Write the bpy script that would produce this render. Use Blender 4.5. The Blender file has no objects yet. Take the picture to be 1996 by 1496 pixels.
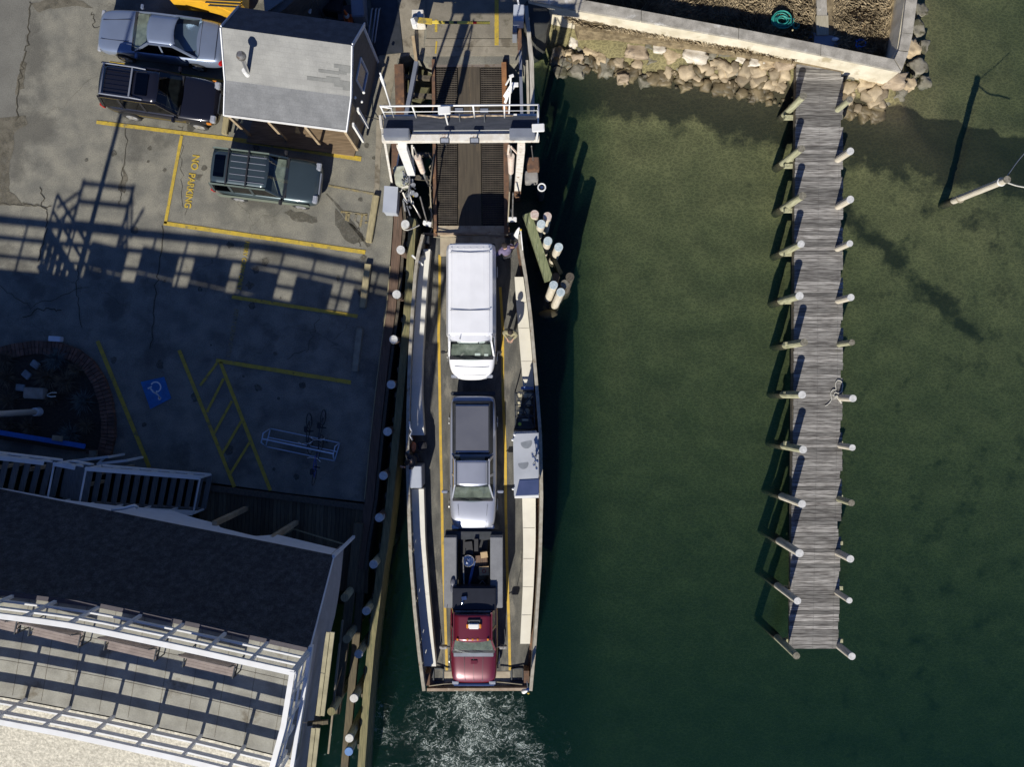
import bpy, bmesh, math, random
from mathutils import Vector, Matrix, noise
R = math.radians
scene = bpy.context.scene
col = scene.collection
# ------------------------------------------------------------------ camera, light
H, F = 30.0, 1410.0            # drone height above the parking lot, focal length in photo pixels
cam_d = bpy.data.cameras.new("camera"); cam = bpy.data.objects.new("camera", cam_d); col.objects.link(cam)
cam.location = (0, 0, H); cam.rotation_euler = (0, 0, 0)
cam_d.sensor_width = 36; cam_d.lens = 36 * F / 1996; cam_d.clip_end = 500; cam_d.clip_start = 0.5
scene.camera = cam
SUN_EL, SKY = 35.4, 0.05
world = bpy.data.worlds.new("World"); scene.world = world; world.use_nodes = True
wn = world.node_tree.nodes; wl = world.node_tree.links
bg = wn["Background"]; sky = wn.new("ShaderNodeTexSky"); sky.sky_type = 'NISHITA'; sky.sun_disc = False
sky.sun_elevation = R(SUN_EL); sky.sun_rotation = R(195)
sky.air_density = 1.0; sky.dust_density = 0.3; sky.ozone_density = 5
tint = wn.new("ShaderNodeMix"); tint.data_type = 'RGBA'; tint.blend_type = 'MULTIPLY'; tint.inputs[0].default_value = 1; tint.inputs[7].default_value = (.7, .85, 1.3, 1)
wl.new(sky.outputs[0], tint.inputs[6]); wl.new(tint.outputs[2], bg.inputs[0]); bg.inputs[1].default_value = SKY
sun_d = bpy.data.lights.new("sun", 'SUN'); sun_d.energy = 5.0; sun_d.angle = R(0.53); sun_d.color = (1, .955, .87)
sun = bpy.data.objects.new("sun", sun_d); col.objects.link(sun)
sdir = Vector((.27, 1, -math.tan(R(SUN_EL)) * math.hypot(.27, 1)))
sun.rotation_euler = sdir.to_track_quat('-Z', 'Y').to_euler(); sun.location = (0, 0, 40)
scene.view_settings.view_transform = 'Standard'; scene.view_settings.look = 'None'
scene.view_settings.exposure = 0.2; scene.view_settings.gamma = 1
scene.render.engine = 'CYCLES'
scene.cycles.max_bounces = 6; scene.cycles.transparent_max_bounces = 12; scene.cycles.volume_bounces = 1
scene.cycles.caustics_reflective = False; scene.cycles.caustics_refractive = False
scene.cycles.sample_clamp_indirect = 4

def W(px, py, z=0.0):          # photo pixel seen at height z -> metres
    k = (H - z) / F; return Vector(((px - 998) * k, -(py - 748) * k, z))
def G(px, py, z=0.0):          # ground-plan pixel (47 px per metre)
    return Vector(((px - 998) / 47, -(py - 748) / 47, z))

# ------------------------------------------------------------------ materials
MATS = {}
def mat(name, c1, c2=None, scale=4, detail=6, rough=.7, metal=0, bump=0, bscale=40, stretch=(1, 1, 1), rot=0,
        island=0, stain=None, sscale=.8, sthr=.55, speck=0, coat=0, spec=.5, samt=1.0):
    m = bpy.data.materials.new(name); m.use_nodes = True; MATS[name] = m
    n = m.node_tree.nodes; l = m.node_tree.links; p = n["Principled BSDF"]
    p.inputs["Roughness"].default_value = rough; p.inputs["Metallic"].default_value = metal
    p.inputs["Specular IOR Level"].default_value = spec
    if coat: p.inputs["Coat Weight"].default_value = coat; p.inputs["Coat Roughness"].default_value = .06
    geo = n.new("ShaderNodeNewGeometry"); mp = n.new("ShaderNodeMapping")
    mp.inputs["Rotation"].default_value = (0, 0, R(rot)); mp.inputs["Scale"].default_value = stretch
    l.new(geo.outputs["Position"], mp.inputs["Vector"])
    c = None
    def rgb(v): return (*v, 1)
    if c2 is None: c2 = tuple(x * .8 for x in c1)
    nz = n.new("ShaderNodeTexNoise"); nz.inputs["Scale"].default_value = scale; nz.inputs["Detail"].default_value = detail
    l.new(mp.outputs[0], nz.inputs["Vector"])
    rp = n.new("ShaderNodeValToRGB"); rp.color_ramp.elements[0].position = .36; rp.color_ramp.elements[1].position = .64
    rp.color_ramp.elements[0].color = rgb(c2); rp.color_ramp.elements[1].color = rgb(c1)
    l.new(nz.outputs["Fac"], rp.inputs["Fac"]); c = rp.outputs["Color"]
    def mix(a, b, fac, mode='MIX'):
        x = n.new("ShaderNodeMix"); x.data_type = 'RGBA'; x.blend_type = mode
        if isinstance(fac, (int, float)): x.inputs[0].default_value = fac
        else: l.new(fac, x.inputs[0])
        for i, s in ((6, a), (7, b)):
            if isinstance(s, tuple): x.inputs[i].default_value = rgb(s)
            else: l.new(s, x.inputs[i])
        return x.outputs[2]
    if stain:
        s2 = n.new("ShaderNodeTexNoise"); s2.inputs["Scale"].default_value = sscale; s2.inputs["Detail"].default_value = 8
        s2.inputs["Roughness"].default_value = .62
        l.new(mp.outputs[0], s2.inputs["Vector"])
        r2 = n.new("ShaderNodeMapRange"); r2.inputs[1].default_value = sthr; r2.inputs[2].default_value = sthr + .09
        r2.inputs[4].default_value = samt
        l.new(s2.outputs["Fac"], r2.inputs[0]); c = mix(c, stain, r2.outputs[0])
    if speck:
        s3 = n.new("ShaderNodeTexNoise"); s3.inputs["Scale"].default_value = 22; s3.inputs["Detail"].default_value = 6; s3.inputs["Roughness"].default_value = .75
        l.new(geo.outputs["Position"], s3.inputs["Vector"])
        r3 = n.new("ShaderNodeMapRange"); r3.inputs[1].default_value = .3; r3.inputs[2].default_value = .7
        r3.inputs[3].default_value = 1 - speck; r3.inputs[4].default_value = 1 + speck
        l.new(s3.outputs["Fac"], r3.inputs[0])
        cb = n.new("ShaderNodeCombineColor")
        for i in range(3): l.new(r3.outputs[0], cb.inputs[i])
        c = mix(c, cb.outputs[0], 1.0, 'MULTIPLY')
    if island:
        r4 = n.new("ShaderNodeMapRange"); r4.inputs[3].default_value = 1 - island; r4.inputs[4].default_value = 1 + island * .6
        l.new(geo.outputs["Random Per Island"], r4.inputs[0])
        cb = n.new("ShaderNodeCombineColor")
        for i in range(3): l.new(r4.outputs[0], cb.inputs[i])
        c = mix(c, cb.outputs[0], 1.0, 'MULTIPLY')
    l.new(c, p.inputs["Base Color"])
    if bump:
        b = n.new("ShaderNodeBump"); b.inputs["Strength"].default_value = bump; b.inputs["Distance"].default_value = .02
        nb = n.new("ShaderNodeTexNoise"); nb.inputs["Scale"].default_value = bscale; nb.inputs["Detail"].default_value = 5
        l.new(mp.outputs[0], nb.inputs["Vector"]); l.new(nb.outputs["Fac"], b.inputs["Height"]); l.new(b.outputs[0], p.inputs["Normal"])
    m["base"] = 1
    return m
def front_only(n, l, fac):      # reflect on the outer side only, so light can leave again
    g = n.new("ShaderNodeNewGeometry"); a = n.new("ShaderNodeMath"); a.operation = 'SUBTRACT'; a.inputs[0].default_value = 1; l.new(g.outputs["Backfacing"], a.inputs[1])
    b = n.new("ShaderNodeMath"); b.operation = 'MULTIPLY'; l.new(fac, b.inputs[0]); l.new(a.outputs[0], b.inputs[1]); return b.outputs[0]
def glassmat(name, tint, rough=.03):
    m = bpy.data.materials.new(name); m.use_nodes = True; n = m.node_tree.nodes; l = m.node_tree.links
    n.remove(n["Principled BSDF"]); o = n["Material Output"]
    t = n.new("ShaderNodeBsdfTransparent"); t.inputs[0].default_value = (*tint, 1)
    g = n.new("ShaderNodeBsdfGlossy"); g.inputs["Roughness"].default_value = rough; g.inputs[0].default_value = (1, 1, 1, 1)
    fr = n.new("ShaderNodeFresnel"); fr.inputs[0].default_value = 1.6
    mx = n.new("ShaderNodeMixShader"); l.new(front_only(n, l, fr.outputs[0]), mx.inputs[0]); l.new(t.outputs[0], mx.inputs[1]); l.new(g.outputs[0], mx.inputs[2])
    l.new(mx.outputs[0], o.inputs[0]); return m

asphalt = mat("asphalt", (.235, .222, .175), (.15, .145, .12), scale=1.3, rough=.92, bump=.35, bscale=60, speck=.38,
              stain=(.1, .095, .078), sscale=.42, sthr=.53, samt=.8)
# cracks on the asphalt
def add_cracks(m, scale, width, depth):
    n = m.node_tree.nodes; l = m.node_tree.links; p = n["Principled BSDF"]
    src = p.inputs["Base Color"].links[0].from_socket
    geo = n.new("ShaderNodeNewGeometry"); nz = n.new("ShaderNodeTexNoise"); nz.inputs["Scale"].default_value = 1.1; nz.inputs["Detail"].default_value = 8
    l.new(geo.outputs["Position"], nz.inputs["Vector"])
    v = n.new("ShaderNodeVectorMath"); v.operation = 'MULTIPLY_ADD'; v.inputs[1].default_value = (1.6, 1.6, 0)
    l.new(nz.outputs["Color"], v.inputs[0]); l.new(geo.outputs["Position"], v.inputs[2])
    vo = n.new("ShaderNodeTexVoronoi"); vo.feature = 'DISTANCE_TO_EDGE'; vo.inputs["Scale"].default_value = scale
    l.new(v.outputs[0], vo.inputs["Vector"])
    mr = n.new("ShaderNodeMapRange"); mr.inputs[2].default_value = width; mr.inputs[3].default_value = depth; mr.inputs[4].default_value = 0
    l.new(vo.outputs["Distance"], mr.inputs[0])
    # only here and there
    n2 = n.new("ShaderNodeTexNoise"); n2.inputs["Scale"].default_value = .25; l.new(geo.outputs["Position"], n2.inputs["Vector"])
    m2 = n.new("ShaderNodeMapRange"); m2.inputs[1].default_value = .42; m2.inputs[2].default_value = .6; l.new(n2.outputs["Fac"], m2.inputs[0])
    mu = n.new("ShaderNodeMath"); mu.operation = 'MULTIPLY'; l.new(mr.outputs[0], mu.inputs[0]); l.new(m2.outputs[0], mu.inputs[1])
    x = n.new("ShaderNodeMix"); x.data_type = 'RGBA'; l.new(mu.outputs[0], x.inputs[0]); l.new(src, x.inputs[6]); x.inputs[7].default_value = (.05, .045, .03, 1)
    l.new(x.outputs[2], p.inputs["Base Color"])
add_cracks(asphalt, .2, .005, .5)
dirt_m = mat("dirt", (.15, .135, .1), (.1, .09, .065), scale=3, rough=.95, bump=.5, speck=.35)
patch_m = mat("patched_asphalt", (.17, .165, .14), (.14, .135, .115), scale=1.2, rough=.93, speck=.3, bump=.3)
stain_m = mat("damp_stain", (.085, .08, .06), (.11, .1, .075), scale=2, rough=.8, speck=.25)
concrete = mat("concrete", (.3, .265, .2), (.22, .195, .145), scale=2.2, rough=.88, bump=.4, speck=.15, stain=(.14, .12, .085), sscale=1.1, sthr=.54)
wallcon = mat("seawall_concrete", (.7, .64, .5), (.54, .48, .35), scale=1.6, rough=.85, bump=.35, speck=.08, stain=(.4, .34, .22), sscale=1.2, sthr=.6)
capcon = mat("cap_concrete", (.42, .39, .33), (.26, .24, .2), scale=2.4, rough=.9, bump=.3, speck=.22, stain=(.55, .53, .48), sscale=1.5, sthr=.58)
paint_y = mat("yellow_paint", (.53, .37, .035), (.4, .29, .05), scale=5, rough=.7, stain=(.22, .18, .07), sscale=2.2, sthr=.58, speck=.2)
paint_y2 = mat("worn_yellow_paint", (.3, .235, .1), (.22, .19, .11), scale=7, rough=.8, stain=(.2, .18, .13), sscale=2.5, sthr=.5, speck=.2)
deckline = mat("deck_line_paint", (.62, .4, .04), (.5, .33, .05), scale=5, rough=.6, stain=(.3, .22, .06), sscale=2, sthr=.6)
hblue = mat("blue_ground_paint", (.02, .16, .42), (.02, .12, .33), scale=4, rough=.6, speck=.2)
white = mat("white_paint", (.8, .8, .77), (.74, .73, .69), scale=3, rough=.45)
rustwhite = mat("rusty_white_steel", (.74, .71, .64), (.62, .57, .48), scale=5, rough=.5, stain=(.25, .1, .04), sscale=3.2, sthr=.6, bump=.15)
rust = mat("rusty_steel", (.17, .09, .05), (.1, .06, .04), scale=5, rough=.85, bump=.4, stain=(.3, .16, .07), sscale=3, sthr=.58)
oldwood = mat("weathered_wood", (.34, .325, .295), (.105, .095, .085), scale=2.0, detail=9, rough=.9, stretch=(1.0, 16, 4), island=.5, bump=.4, bscale=8, stain=(.42, .4, .36), sscale=1.6, sthr=.6, samt=.7)
newwood = mat("pale_pier_wood", (.36, .34, .29), (.24, .225, .19), scale=2.2, detail=8, rough=.9, stretch=(1.2, 26, 4), island=.15, bump=.3, bscale=8)
brownwood = mat("brown_timber", (.17, .11, .075), (.1, .065, .045), scale=2, rough=.9, stretch=(14, 1, 4), bump=.4, bscale=9, stain=(.11, .1, .08), sscale=1.2, sthr=.6, island=.2)
greenwood = mat("fender_timber", (.26, .23, .11), (.16, .145, .07), scale=2.5, rough=.85, stretch=(9, .8, 3), bump=.4, bscale=9, stain=(.12, .13, .06), sscale=1.4, sthr=.55, island=.25)
treated = mat("treated_timber", (.4, .34, .19), (.27, .23, .13), scale=3, rough=.85, stretch=(9, 1, 3), bump=.3, bscale=9, stain=(.17, .14, .08), sscale=1.6, sthr=.6)
lightwood = mat("sawn_timber", (.42, .33, .21), (.3, .22, .13), scale=3, rough=.85, bump=.25, island=.2)
pilewood = mat("pile_wood", (.45, .44, .28), (.27, .26, .16), scale=3.5, rough=.85, stretch=(4, 4, .6), bump=.3, bscale=12, stain=(.1, .12, .05), sscale=2.2, sthr=.62)
pilepale = mat("pale_pile", (.62, .56, .45), (.5, .45, .34), scale=3, rough=.8, stretch=(4, 4, .6), bump=.3, bscale=10)
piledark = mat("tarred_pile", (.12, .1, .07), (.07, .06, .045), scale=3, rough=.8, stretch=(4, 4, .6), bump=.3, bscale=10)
capwhite = mat("pile_cap_paint", (.64, .63, .6), (.48, .48, .45), scale=9, rough=.6, speck=.12)
capblue = mat("blue_cap_paint", (.06, .2, .5), rough=.5)
capbluish = mat("bluish_cap", (.4, .49, .51), (.6, .66, .64), scale=14, rough=.5)
capwood = mat("bare_pile_top", (.24, .22, .17), (.12, .11, .08), scale=12, rough=.9)
roof_l = mat("roof_shingle", (.265, .265, .25), (.215, .215, .205), scale=1.5, rough=.9, bump=.3, speck=.12)
roof_d = mat("patch_shingle", (.17, .173, .165), (.14, .143, .137), scale=3, rough=.9, speck=.15, island=.2)
roof_k = mat("dark_shingle", (.066, .07, .072), (.032, .036, .04), scale=5, rough=.92, bump=.3, speck=.8)
roof_c = mat("cream_shingle", (.62, .58, .47), (.42, .39, .31), scale=11, rough=.9, bump=.3, speck=.2)
def add_courses(m, rot, sc, dark):
    n = m.node_tree.nodes; l = m.node_tree.links; p = n["Principled BSDF"]; src = p.inputs["Base Color"].links[0].from_socket
    geo = n.new("ShaderNodeNewGeometry"); mp = n.new("ShaderNodeMapping"); mp.inputs["Rotation"].default_value = (0, 0, R(rot))
    l.new(geo.outputs["Position"], mp.inputs["Vector"])
    b = n.new("ShaderNodeTexBrick"); b.inputs["Scale"].default_value = sc; b.inputs["Mortar Size"].default_value = .012
    b.inputs["Color1"].default_value = (1, 1, 1, 1); b.inputs["Color2"].default_value = (dark, dark, dark, 1); b.inputs["Mortar"].default_value = (.86, .86, .86, 1)
    l.new(mp.outputs[0], b.inputs["Vector"])
    x = n.new("ShaderNodeMix"); x.data_type = 'RGBA'; x.blend_type = 'MULTIPLY'; x.inputs[0].default_value = 1
    l.new(src, x.inputs[6]); l.new(b.outputs["Color"], x.inputs[7]); l.new(x.outputs[2], p.inputs["Base Color"])
add_courses(roof_l, 7.5, 1.9, .93); add_courses(roof_k, 10, 2.6, .62); add_courses(roof_c, 10, 3.0, .8)
shake = mat("cedar_shingle_wall", (.16, .14, .12), (.11, .1, .085), scale=3, rough=.9, stretch=(1, 1, 6), speck=.2, bump=.3)
trim = mat("white_trim", (.72, .73, .74), (.66, .67, .68), rough=.5)
greymetal = mat("grey_metal", (.24, .26, .3), (.2, .215, .25), scale=2, rough=.45, metal=.2)
cabgrey = mat("light_grey_enamel", (.42, .45, .5), (.38, .41, .46), scale=2, rough=.4)
darkmetal = mat("dark_metal", (.05, .055, .065), (.035, .04, .045), scale=4, rough=.5, metal=.3)
steel = mat("bare_steel", (.42, .41, .39), (.25, .23, .2), scale=8, rough=.4, metal=.7, stain=(.2, .11, .05), sscale=4, sthr=.62)
rubber = mat("rubber", (.02, .02, .021), (.03, .03, .03), rough=.8)
chrome = mat("chrome", (.75, .75, .75), rough=.15, metal=1)
alloy = mat("alloy_rim", (.6, .6, .6), (.5, .5, .5), rough=.3, metal=.6)
black = mat("black_plastic", (.025, .025, .028), (.02, .02, .022), rough=.55)
seatm = mat("seat_cloth", (.2, .19, .16), (.14, .135, .12), rough=.9)
dashm = mat("dashboard", (.25, .26, .22), (.13, .14, .12), rough=.7)
glass = glassmat("tinted_glass", (.78, .84, .81)); glassd = glassmat("dark_glass", (.16, .18, .2))
redlens = mat("red_lens", (.5, .015, .015), rough=.2); amber = mat("amber_lens", (.7, .25, .03), rough=.25)
lensm = mat("headlight_lens", (.6, .62, .65), (.45, .47, .5), scale=14, rough=.15, metal=.4)
ferrydeck = mat("ferry_deck", (.14, .135, .115), (.08, .078, .07), scale=2.2, rough=.9, bump=.3, speck=.35, stretch=(1.6, .5, 1), stain=(.2, .185, .15), sscale=1.1, sthr=.55)
ferrysteel = mat("ferry_end_steel", (.45, .39, .28), (.34, .28, .2), scale=2.5, rough=.7, stain=(.22, .13, .07), sscale=2, sthr=.57)
cream = mat("cream_bench", (.76, .72, .6), (.7, .66, .55), scale=2, rough=.55, stain=(.6, .55, .44), sscale=1.5, sthr=.64)
hullm = mat("hull_paint", (.3, .28, .22), (.2, .19, .15), scale=2, rough=.6, stain=(.16, .12, .07), sscale=2, sthr=.55)
railtop = mat("rail_cap_paint", (.4, .37, .3), (.28, .25, .19), scale=4, rough=.6, stain=(.2, .14, .08), sscale=2.5, sthr=.58)
terr = mat("terrace_planks", (.35, .34, .285), (.25, .24, .2), scale=1.8, rough=.88, bump=.25, speck=.14, stain=(.17, .15, .11), sscale=.9, sthr=.6)
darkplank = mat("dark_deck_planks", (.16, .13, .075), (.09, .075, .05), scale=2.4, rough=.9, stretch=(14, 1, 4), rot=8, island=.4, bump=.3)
treadm = mat("tread_wood", (.2, .2, .19), (.14, .14, .13), scale=3, rough=.85, stretch=(12, 1, 4), island=.15)
brick = mat("brick_border", (.2, .1, .065), (.13, .075, .05), scale=6, rough=.9, island=.35, bump=.3)
soil = mat("mulch", (.06, .045, .03), (.035, .027, .02), scale=9, rough=1, bump=.8)
drygrass = mat("dry_grass", (.47, .38, .24), (.29, .225, .135), scale=2, rough=.9, island=.45)
drysoil = mat("dry_turf", (.27, .21, .12), (.12, .09, .05), scale=4, rough=1, bump=.6, speck=.3)
twig = mat("dry_twigs", (.2, .15, .09), (.11, .085, .055), scale=3, rough=.9, island=.4)
rocka = mat("tan_rock", (.5, .4, .25), (.34, .26, .16), scale=3.2, rough=.85, bump=.6, bscale=14, stain=(.2, .15, .09), sscale=2, sthr=.56, speck=.12)
rockb = mat("pink_rock", (.44, .35, .24), (.32, .25, .17), scale=3, rough=.85, bump=.6, bscale=14, stain=(.2, .16, .12), sscale=2.4, sthr=.57, speck=.12)
rockw = mat("white_rock", (.7, .65, .55), (.56, .5, .4), scale=3, rough=.8, bump=.5, bscale=14, stain=(.3, .25, .2), sscale=2.4, sthr=.6, speck=.1)
rockg = mat("grey_rock", (.24, .22, .17), (.13, .12, .085), scale=3, rough=.8, bump=.6, bscale=14, stain=(.07, .065, .035), sscale=2, sthr=.52, speck=.15)
ropem = mat("rope", (.6, .58, .5), (.45, .43, .36), scale=20, rough=.9); ropeg = mat("old_rope", (.32, .28, .2), rough=.95)
hose = mat("green_hose", (.03, .3, .24), (.03, .24, .2), rough=.45)
bluem = mat("blue_board", (.02, .16, .55), (.02, .13, .45), rough=.4)
yellowm = mat("yellow_enamel", (.75, .42, .03), (.65, .36, .03), rough=.4, coat=.4)
orangem = mat("cone_orange", (.7, .14, .02), rough=.5); creamrust = mat("cylinder_cream", (.75, .66, .55), (.65, .5, .4), scale=6, rough=.45)
skin = mat("skin", (.5, .3, .21), rough=.6); hair = mat("brown_hair", (.025, .017, .012), rough=.8)
bedk = mat("fabric_cover", (.1, .105, .13), (.085, .09, .115), scale=1.3, rough=.5)
panelg = mat("wheelhouse_roof", (.42, .44, .47), (.35, .37, .4), scale=1.3, rough=.45, stain=(.27, .29, .31), sscale=.9, sthr=.6)
cloths = {k: mat(k, c, tuple(x * .7 for x in c), scale=9, rough=.9) for k, c in dict(
    olive_cloth=(.3, .27, .16), purple_cloth=(.16, .13, .22), black_cloth=(.03, .03, .035), red_cloth=(.4, .03, .04),
    denim=(.08, .11, .18), khaki_cloth=(.28, .24, .16), orange_cloth=(.6, .2, .09)).items()}

# ------------------------------------------------------------------ mesh builder
class MB:
    def __init__(s): s.v = []; s.f = []
    def add(s, vs, fs):
        o = len(s.v); s.v += [Vector(v) for v in vs]; s.f += [tuple(i + o for i in f) for f in fs]; return s
    def box(s, c, size, rz=0):
        c = Vector(c); m = Matrix.Rotation(R(rz), 3, 'Z'); hx, hy, hz = (d / 2 for d in size)
        vs = [c + m @ Vector((x * hx, y * hy, z * hz)) for z in (-1, 1) for x, y in ((-1, -1), (1, -1), (1, 1), (-1, 1))]
        return s.add(vs, [(3, 2, 1, 0), (4, 5, 6, 7), (0, 1, 5, 4), (1, 2, 6, 5), (2, 3, 7, 6), (3, 0, 4, 7)])
    def beam(s, a, b, w, h, up=(0, 0, 1)):
        a = Vector(a); b = Vector(b); d = (b - a).normalized(); up = Vector(up)
        if abs(d.dot(up)) > .97: up = Vector((0, 1, 0))
        u = d.cross(up).normalized(); n = u.cross(d)
        vs = [p + u * i * w / 2 + n * j * h / 2 for p in (a, b) for i, j in ((-1, -1), (1, -1), (1, 1), (-1, 1))]
        return s.add(vs, [(0, 1, 2, 3)[::-1], (4, 5, 6, 7), (0, 1, 5, 4)[::1], (1, 2, 6, 5), (2, 3, 7, 6), (3, 0, 4, 7)])
    def cyl(s, a, b, r0, r1=None, n=12, jit=0):
        r1 = r0 if r1 is None else r1; a = Vector(a); b = Vector(b); d = (b - a).normalized()
        u = d.orthogonal().normalized(); w = d.cross(u)
        vs = []
        for p, r in ((a, r0), (b, r1)):
            for i in range(n):
                t = 2 * math.pi * i / n; rr = r * (1 + jit * math.sin(3 * t + p.x)); vs.append(p + u * math.cos(t) * rr + w * math.sin(t) * rr)
        fs = [(i, (i + 1) % n, (i + 1) % n + n, i + n) for i in range(n)] + [tuple(range(n))[::-1], tuple(range(n, 2 * n))]
        return s.add(vs, fs)
    def tube(s, pts, r, n=6):
        pts = [Vector(p) for p in pts]; rings = []; u = None
        for i, p in enumerate(pts):
            d = (pts[min(i + 1, len(pts) - 1)] - pts[max(i - 1, 0)])
            d = d.normalized() if d.length > 1e-6 else Vector((1, 0, 0))
            if u is None: u = d.orthogonal().normalized()
            u = (u - d * u.dot(d)); u = u.normalized() if u.length > 1e-4 else d.orthogonal().normalized()
            w = d.cross(u); rr = r[i] if isinstance(r, (list, tuple)) else r
            rings.append([p + u * math.cos(2 * math.pi * k / n) * rr + w * math.sin(2 * math.pi * k / n) * rr for k in range(n)])
        return s.loft(rings)
    def loft(s, rings, caps=True, closed=True):
        n = len(rings[0]); vs = [v for r in rings for v in r]; fs = []
        for j in range(len(rings) - 1):
            for i in range(n if closed else n - 1):
                fs.append((j * n + i, j * n + (i + 1) % n, (j + 1) * n + (i + 1) % n, (j + 1) * n + i))
        if caps and closed: fs += [tuple(range(n))[::-1], tuple(range((len(rings) - 1) * n, len(rings) * n))]
        return s.add(vs, fs)
    def prism(s, poly, z0, z1):         # poly: xy(z) points; z1 may be None to keep each point's own z on top
        n = len(poly); b = [Vector((p[0], p[1], z0)) for p in poly]
        t = [Vector((p[0], p[1], p[2] if z1 is None else z1)) for p in poly]
        return s.add(b + t, [tuple(range(n))[::-1], tuple(range(n, 2 * n))] + [(i, (i + 1) % n, (i + 1) % n + n, i + n) for i in range(n)])
    def face(s, pts): return s.add(pts, [tuple(range(len(pts)))])
    def blob(s, c, rad, seed=0, amt=.25, sub=2, rz=0, flat=0):
        bm = bmesh.new(); bmesh.ops.create_icosphere(bm, subdivisions=sub, radius=1); m = Matrix.Rotation(R(rz), 3, 'Z')
        for v in bm.verts:
            p = v.co.copy(); k = 1 + amt * noise.noise(p * 1.1 + Vector((seed * 3.7, seed, 0))) + amt * .5 * noise.noise(p * 2.6 + Vector((seed, 0, 5)))
            if flat: p = Vector([max(-flat, min(flat, x * 1.15)) for x in p])
            v.co = m @ Vector((p.x * rad[0], p.y * rad[1], p.z * rad[2])) * k
        bm.verts.ensure_lookup_table()
        s.add([Vector(c) + v.co for v in bm.verts], [tuple(v.index for v in f.verts) for f in bm.faces]); bm.free(); return s
    def torus(s, c, R0, r, nrm=(0, 0, 1), n=20, m=6):
        c = Vector(c); nrm = Vector(nrm).normalized(); u = nrm.orthogonal().normalized(); w = nrm.cross(u); rings = []
        for i in range(n):
            t = 2 * math.pi * i / n; d = u * math.cos(t) + w * math.sin(t)
            rings.append([c + d * (R0 + r * math.cos(2 * math.pi * k / m)) + nrm * r * math.sin(2 * math.pi * k / m) for k in range(m)])
        vs = [v for rr in rings for v in rr]
        return s.add(vs, [(i * m + k, i * m + (k + 1) % m, ((i + 1) % n) * m + (k + 1) % m, ((i + 1) % n) * m + k) for i in range(n) for k in range(m)])
    def xf(s, M): s.v = [M @ v for v in s.v]; return s
    def build(s, name, m, parent=None, smooth=False, bevel=0, sub=0, angle=None):
        if parent is None:
            xs = [v.x for v in s.v]; ys = [v.y for v in s.v]; zs = [v.z for v in s.v]
            org = Vector(((min(xs) + max(xs)) / 2, (min(ys) + max(ys)) / 2, min(zs))); M = Matrix.Translation(org)
        else:
            M = ROOT[parent.name]
        inv = M.inverted(); me = bpy.data.meshes.new(name)
        me.from_pydata([inv @ v for v in s.v], [], s.f); me.materials.append(m); me.update()
        o = bpy.data.objects.new(name, me); col.objects.link(o)
        bm = bmesh.new(); bm.from_mesh(me); bmesh.ops.recalc_face_normals(bm, faces=bm.faces)
        if bevel:
            bmesh.ops.bevel(bm, geom=[e for e in bm.edges if e.is_manifold and e.calc_face_angle(0) > .6], offset=bevel, segments=2, affect='EDGES', clamp_overlap=True)
        bm.to_mesh(me); bm.free()
        if smooth or sub:
            for p in me.polygons: p.use_smooth = True
        if sub:
            md = o.modifiers.new("sub", 'SUBSURF'); md.levels = sub; md.render_levels = sub
        if parent is None: o.location = M.to_translation()
        else: o.parent = parent
        ROOT[o.name] = M
        return o
ROOT = {}
def tag(o, label=None, cat=None, group=None, kind=None):
    for k, v in (("label", label), ("category", cat), ("group", group), ("kind", kind)):
        if v: o[k] = v
    return o
def thing(name, label, cat, loc, rz=0, group=None):
    o = bpy.data.objects.new(name, None); col.objects.link(o); o.empty_display_size = .2
    o.location = loc; o.rotation_euler = (0, 0, R(rz)); ROOT[o.name] = Matrix.Translation(Vector(loc)) @ Matrix.Rotation(R(rz), 4, 'Z')
    return tag(o, label, cat, group)
def local(t): return ROOT[t.name]
def struct(mb, name, m, **k): return tag(mb.build(name, m, **k), kind="structure")
def apply_mods(o):
    dg = bpy.context.evaluated_depsgraph_get(); dg.update(); me = bpy.data.meshes.new_from_object(o.evaluated_get(dg)); old = o.data
    o.modifiers.clear(); o.data = me; bpy.data.meshes.remove(old)
def text_mesh(name, s, size, m, loc, rz, z, sx=1):
    cu = bpy.data.curves.new(name, 'FONT'); cu.body = s; cu.size = size; cu.align_x = 'CENTER'; cu.align_y = 'CENTER'; cu.offset = size * .03
    t = bpy.data.objects.new(name, cu); col.objects.link(t); dg = bpy.context.evaluated_depsgraph_get(); dg.update()
    me = bpy.data.meshes.new_from_object(t.evaluated_get(dg)); bpy.data.objects.remove(t)
    o = bpy.data.objects.new(name, me); col.objects.link(o); me.materials.clear(); me.materials.append(m)
    o.location = (loc[0], loc[1], z); o.rotation_euler = (0, 0, R(rz)); o.scale = (sx, 1, 1); return o
def offset_poly(pts, d):      # offsets a polyline sideways (right of travel) in plan
    out = []
    for i, p in enumerate(pts):
        a = pts[max(i - 1, 0)]; b = pts[min(i + 1, len(pts) - 1)]; t = (b - a); t.z = 0; t.normalize(); out.append(p + Vector((t.y, -t.x, 0)) * d)
    return out
def strip(mb, pts, w, z0, z1):   # wall of width w along a polyline, solid
    l = offset_poly(pts, -w / 2); r = offset_poly(pts, w / 2)
    rings = [[Vector((a.x, a.y, z0)), Vector((b.x, b.y, z0)), Vector((b.x, b.y, z1)), Vector((a.x, a.y, z1))] for a, b in zip(l, r)]
    return mb.loft(rings)
def resample(pts, n):
    d = [0]
    for a, b in zip(pts, pts[1:]): d.append(d[-1] + (b - a).length)
    out = []
    for i in range(n):
        t = d[-1] * i / (n - 1); j = max(0, min(len(pts) - 2, next((k for k in range(len(pts) - 1) if d[k + 1] >= t), len(pts) - 2)))
        out.append(pts[j].lerp(pts[j + 1], (t - d[j]) / max(1e-6, d[j + 1] - d[j])))
    return out
random.seed(7)
WZ = -1.2      # water level

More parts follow.
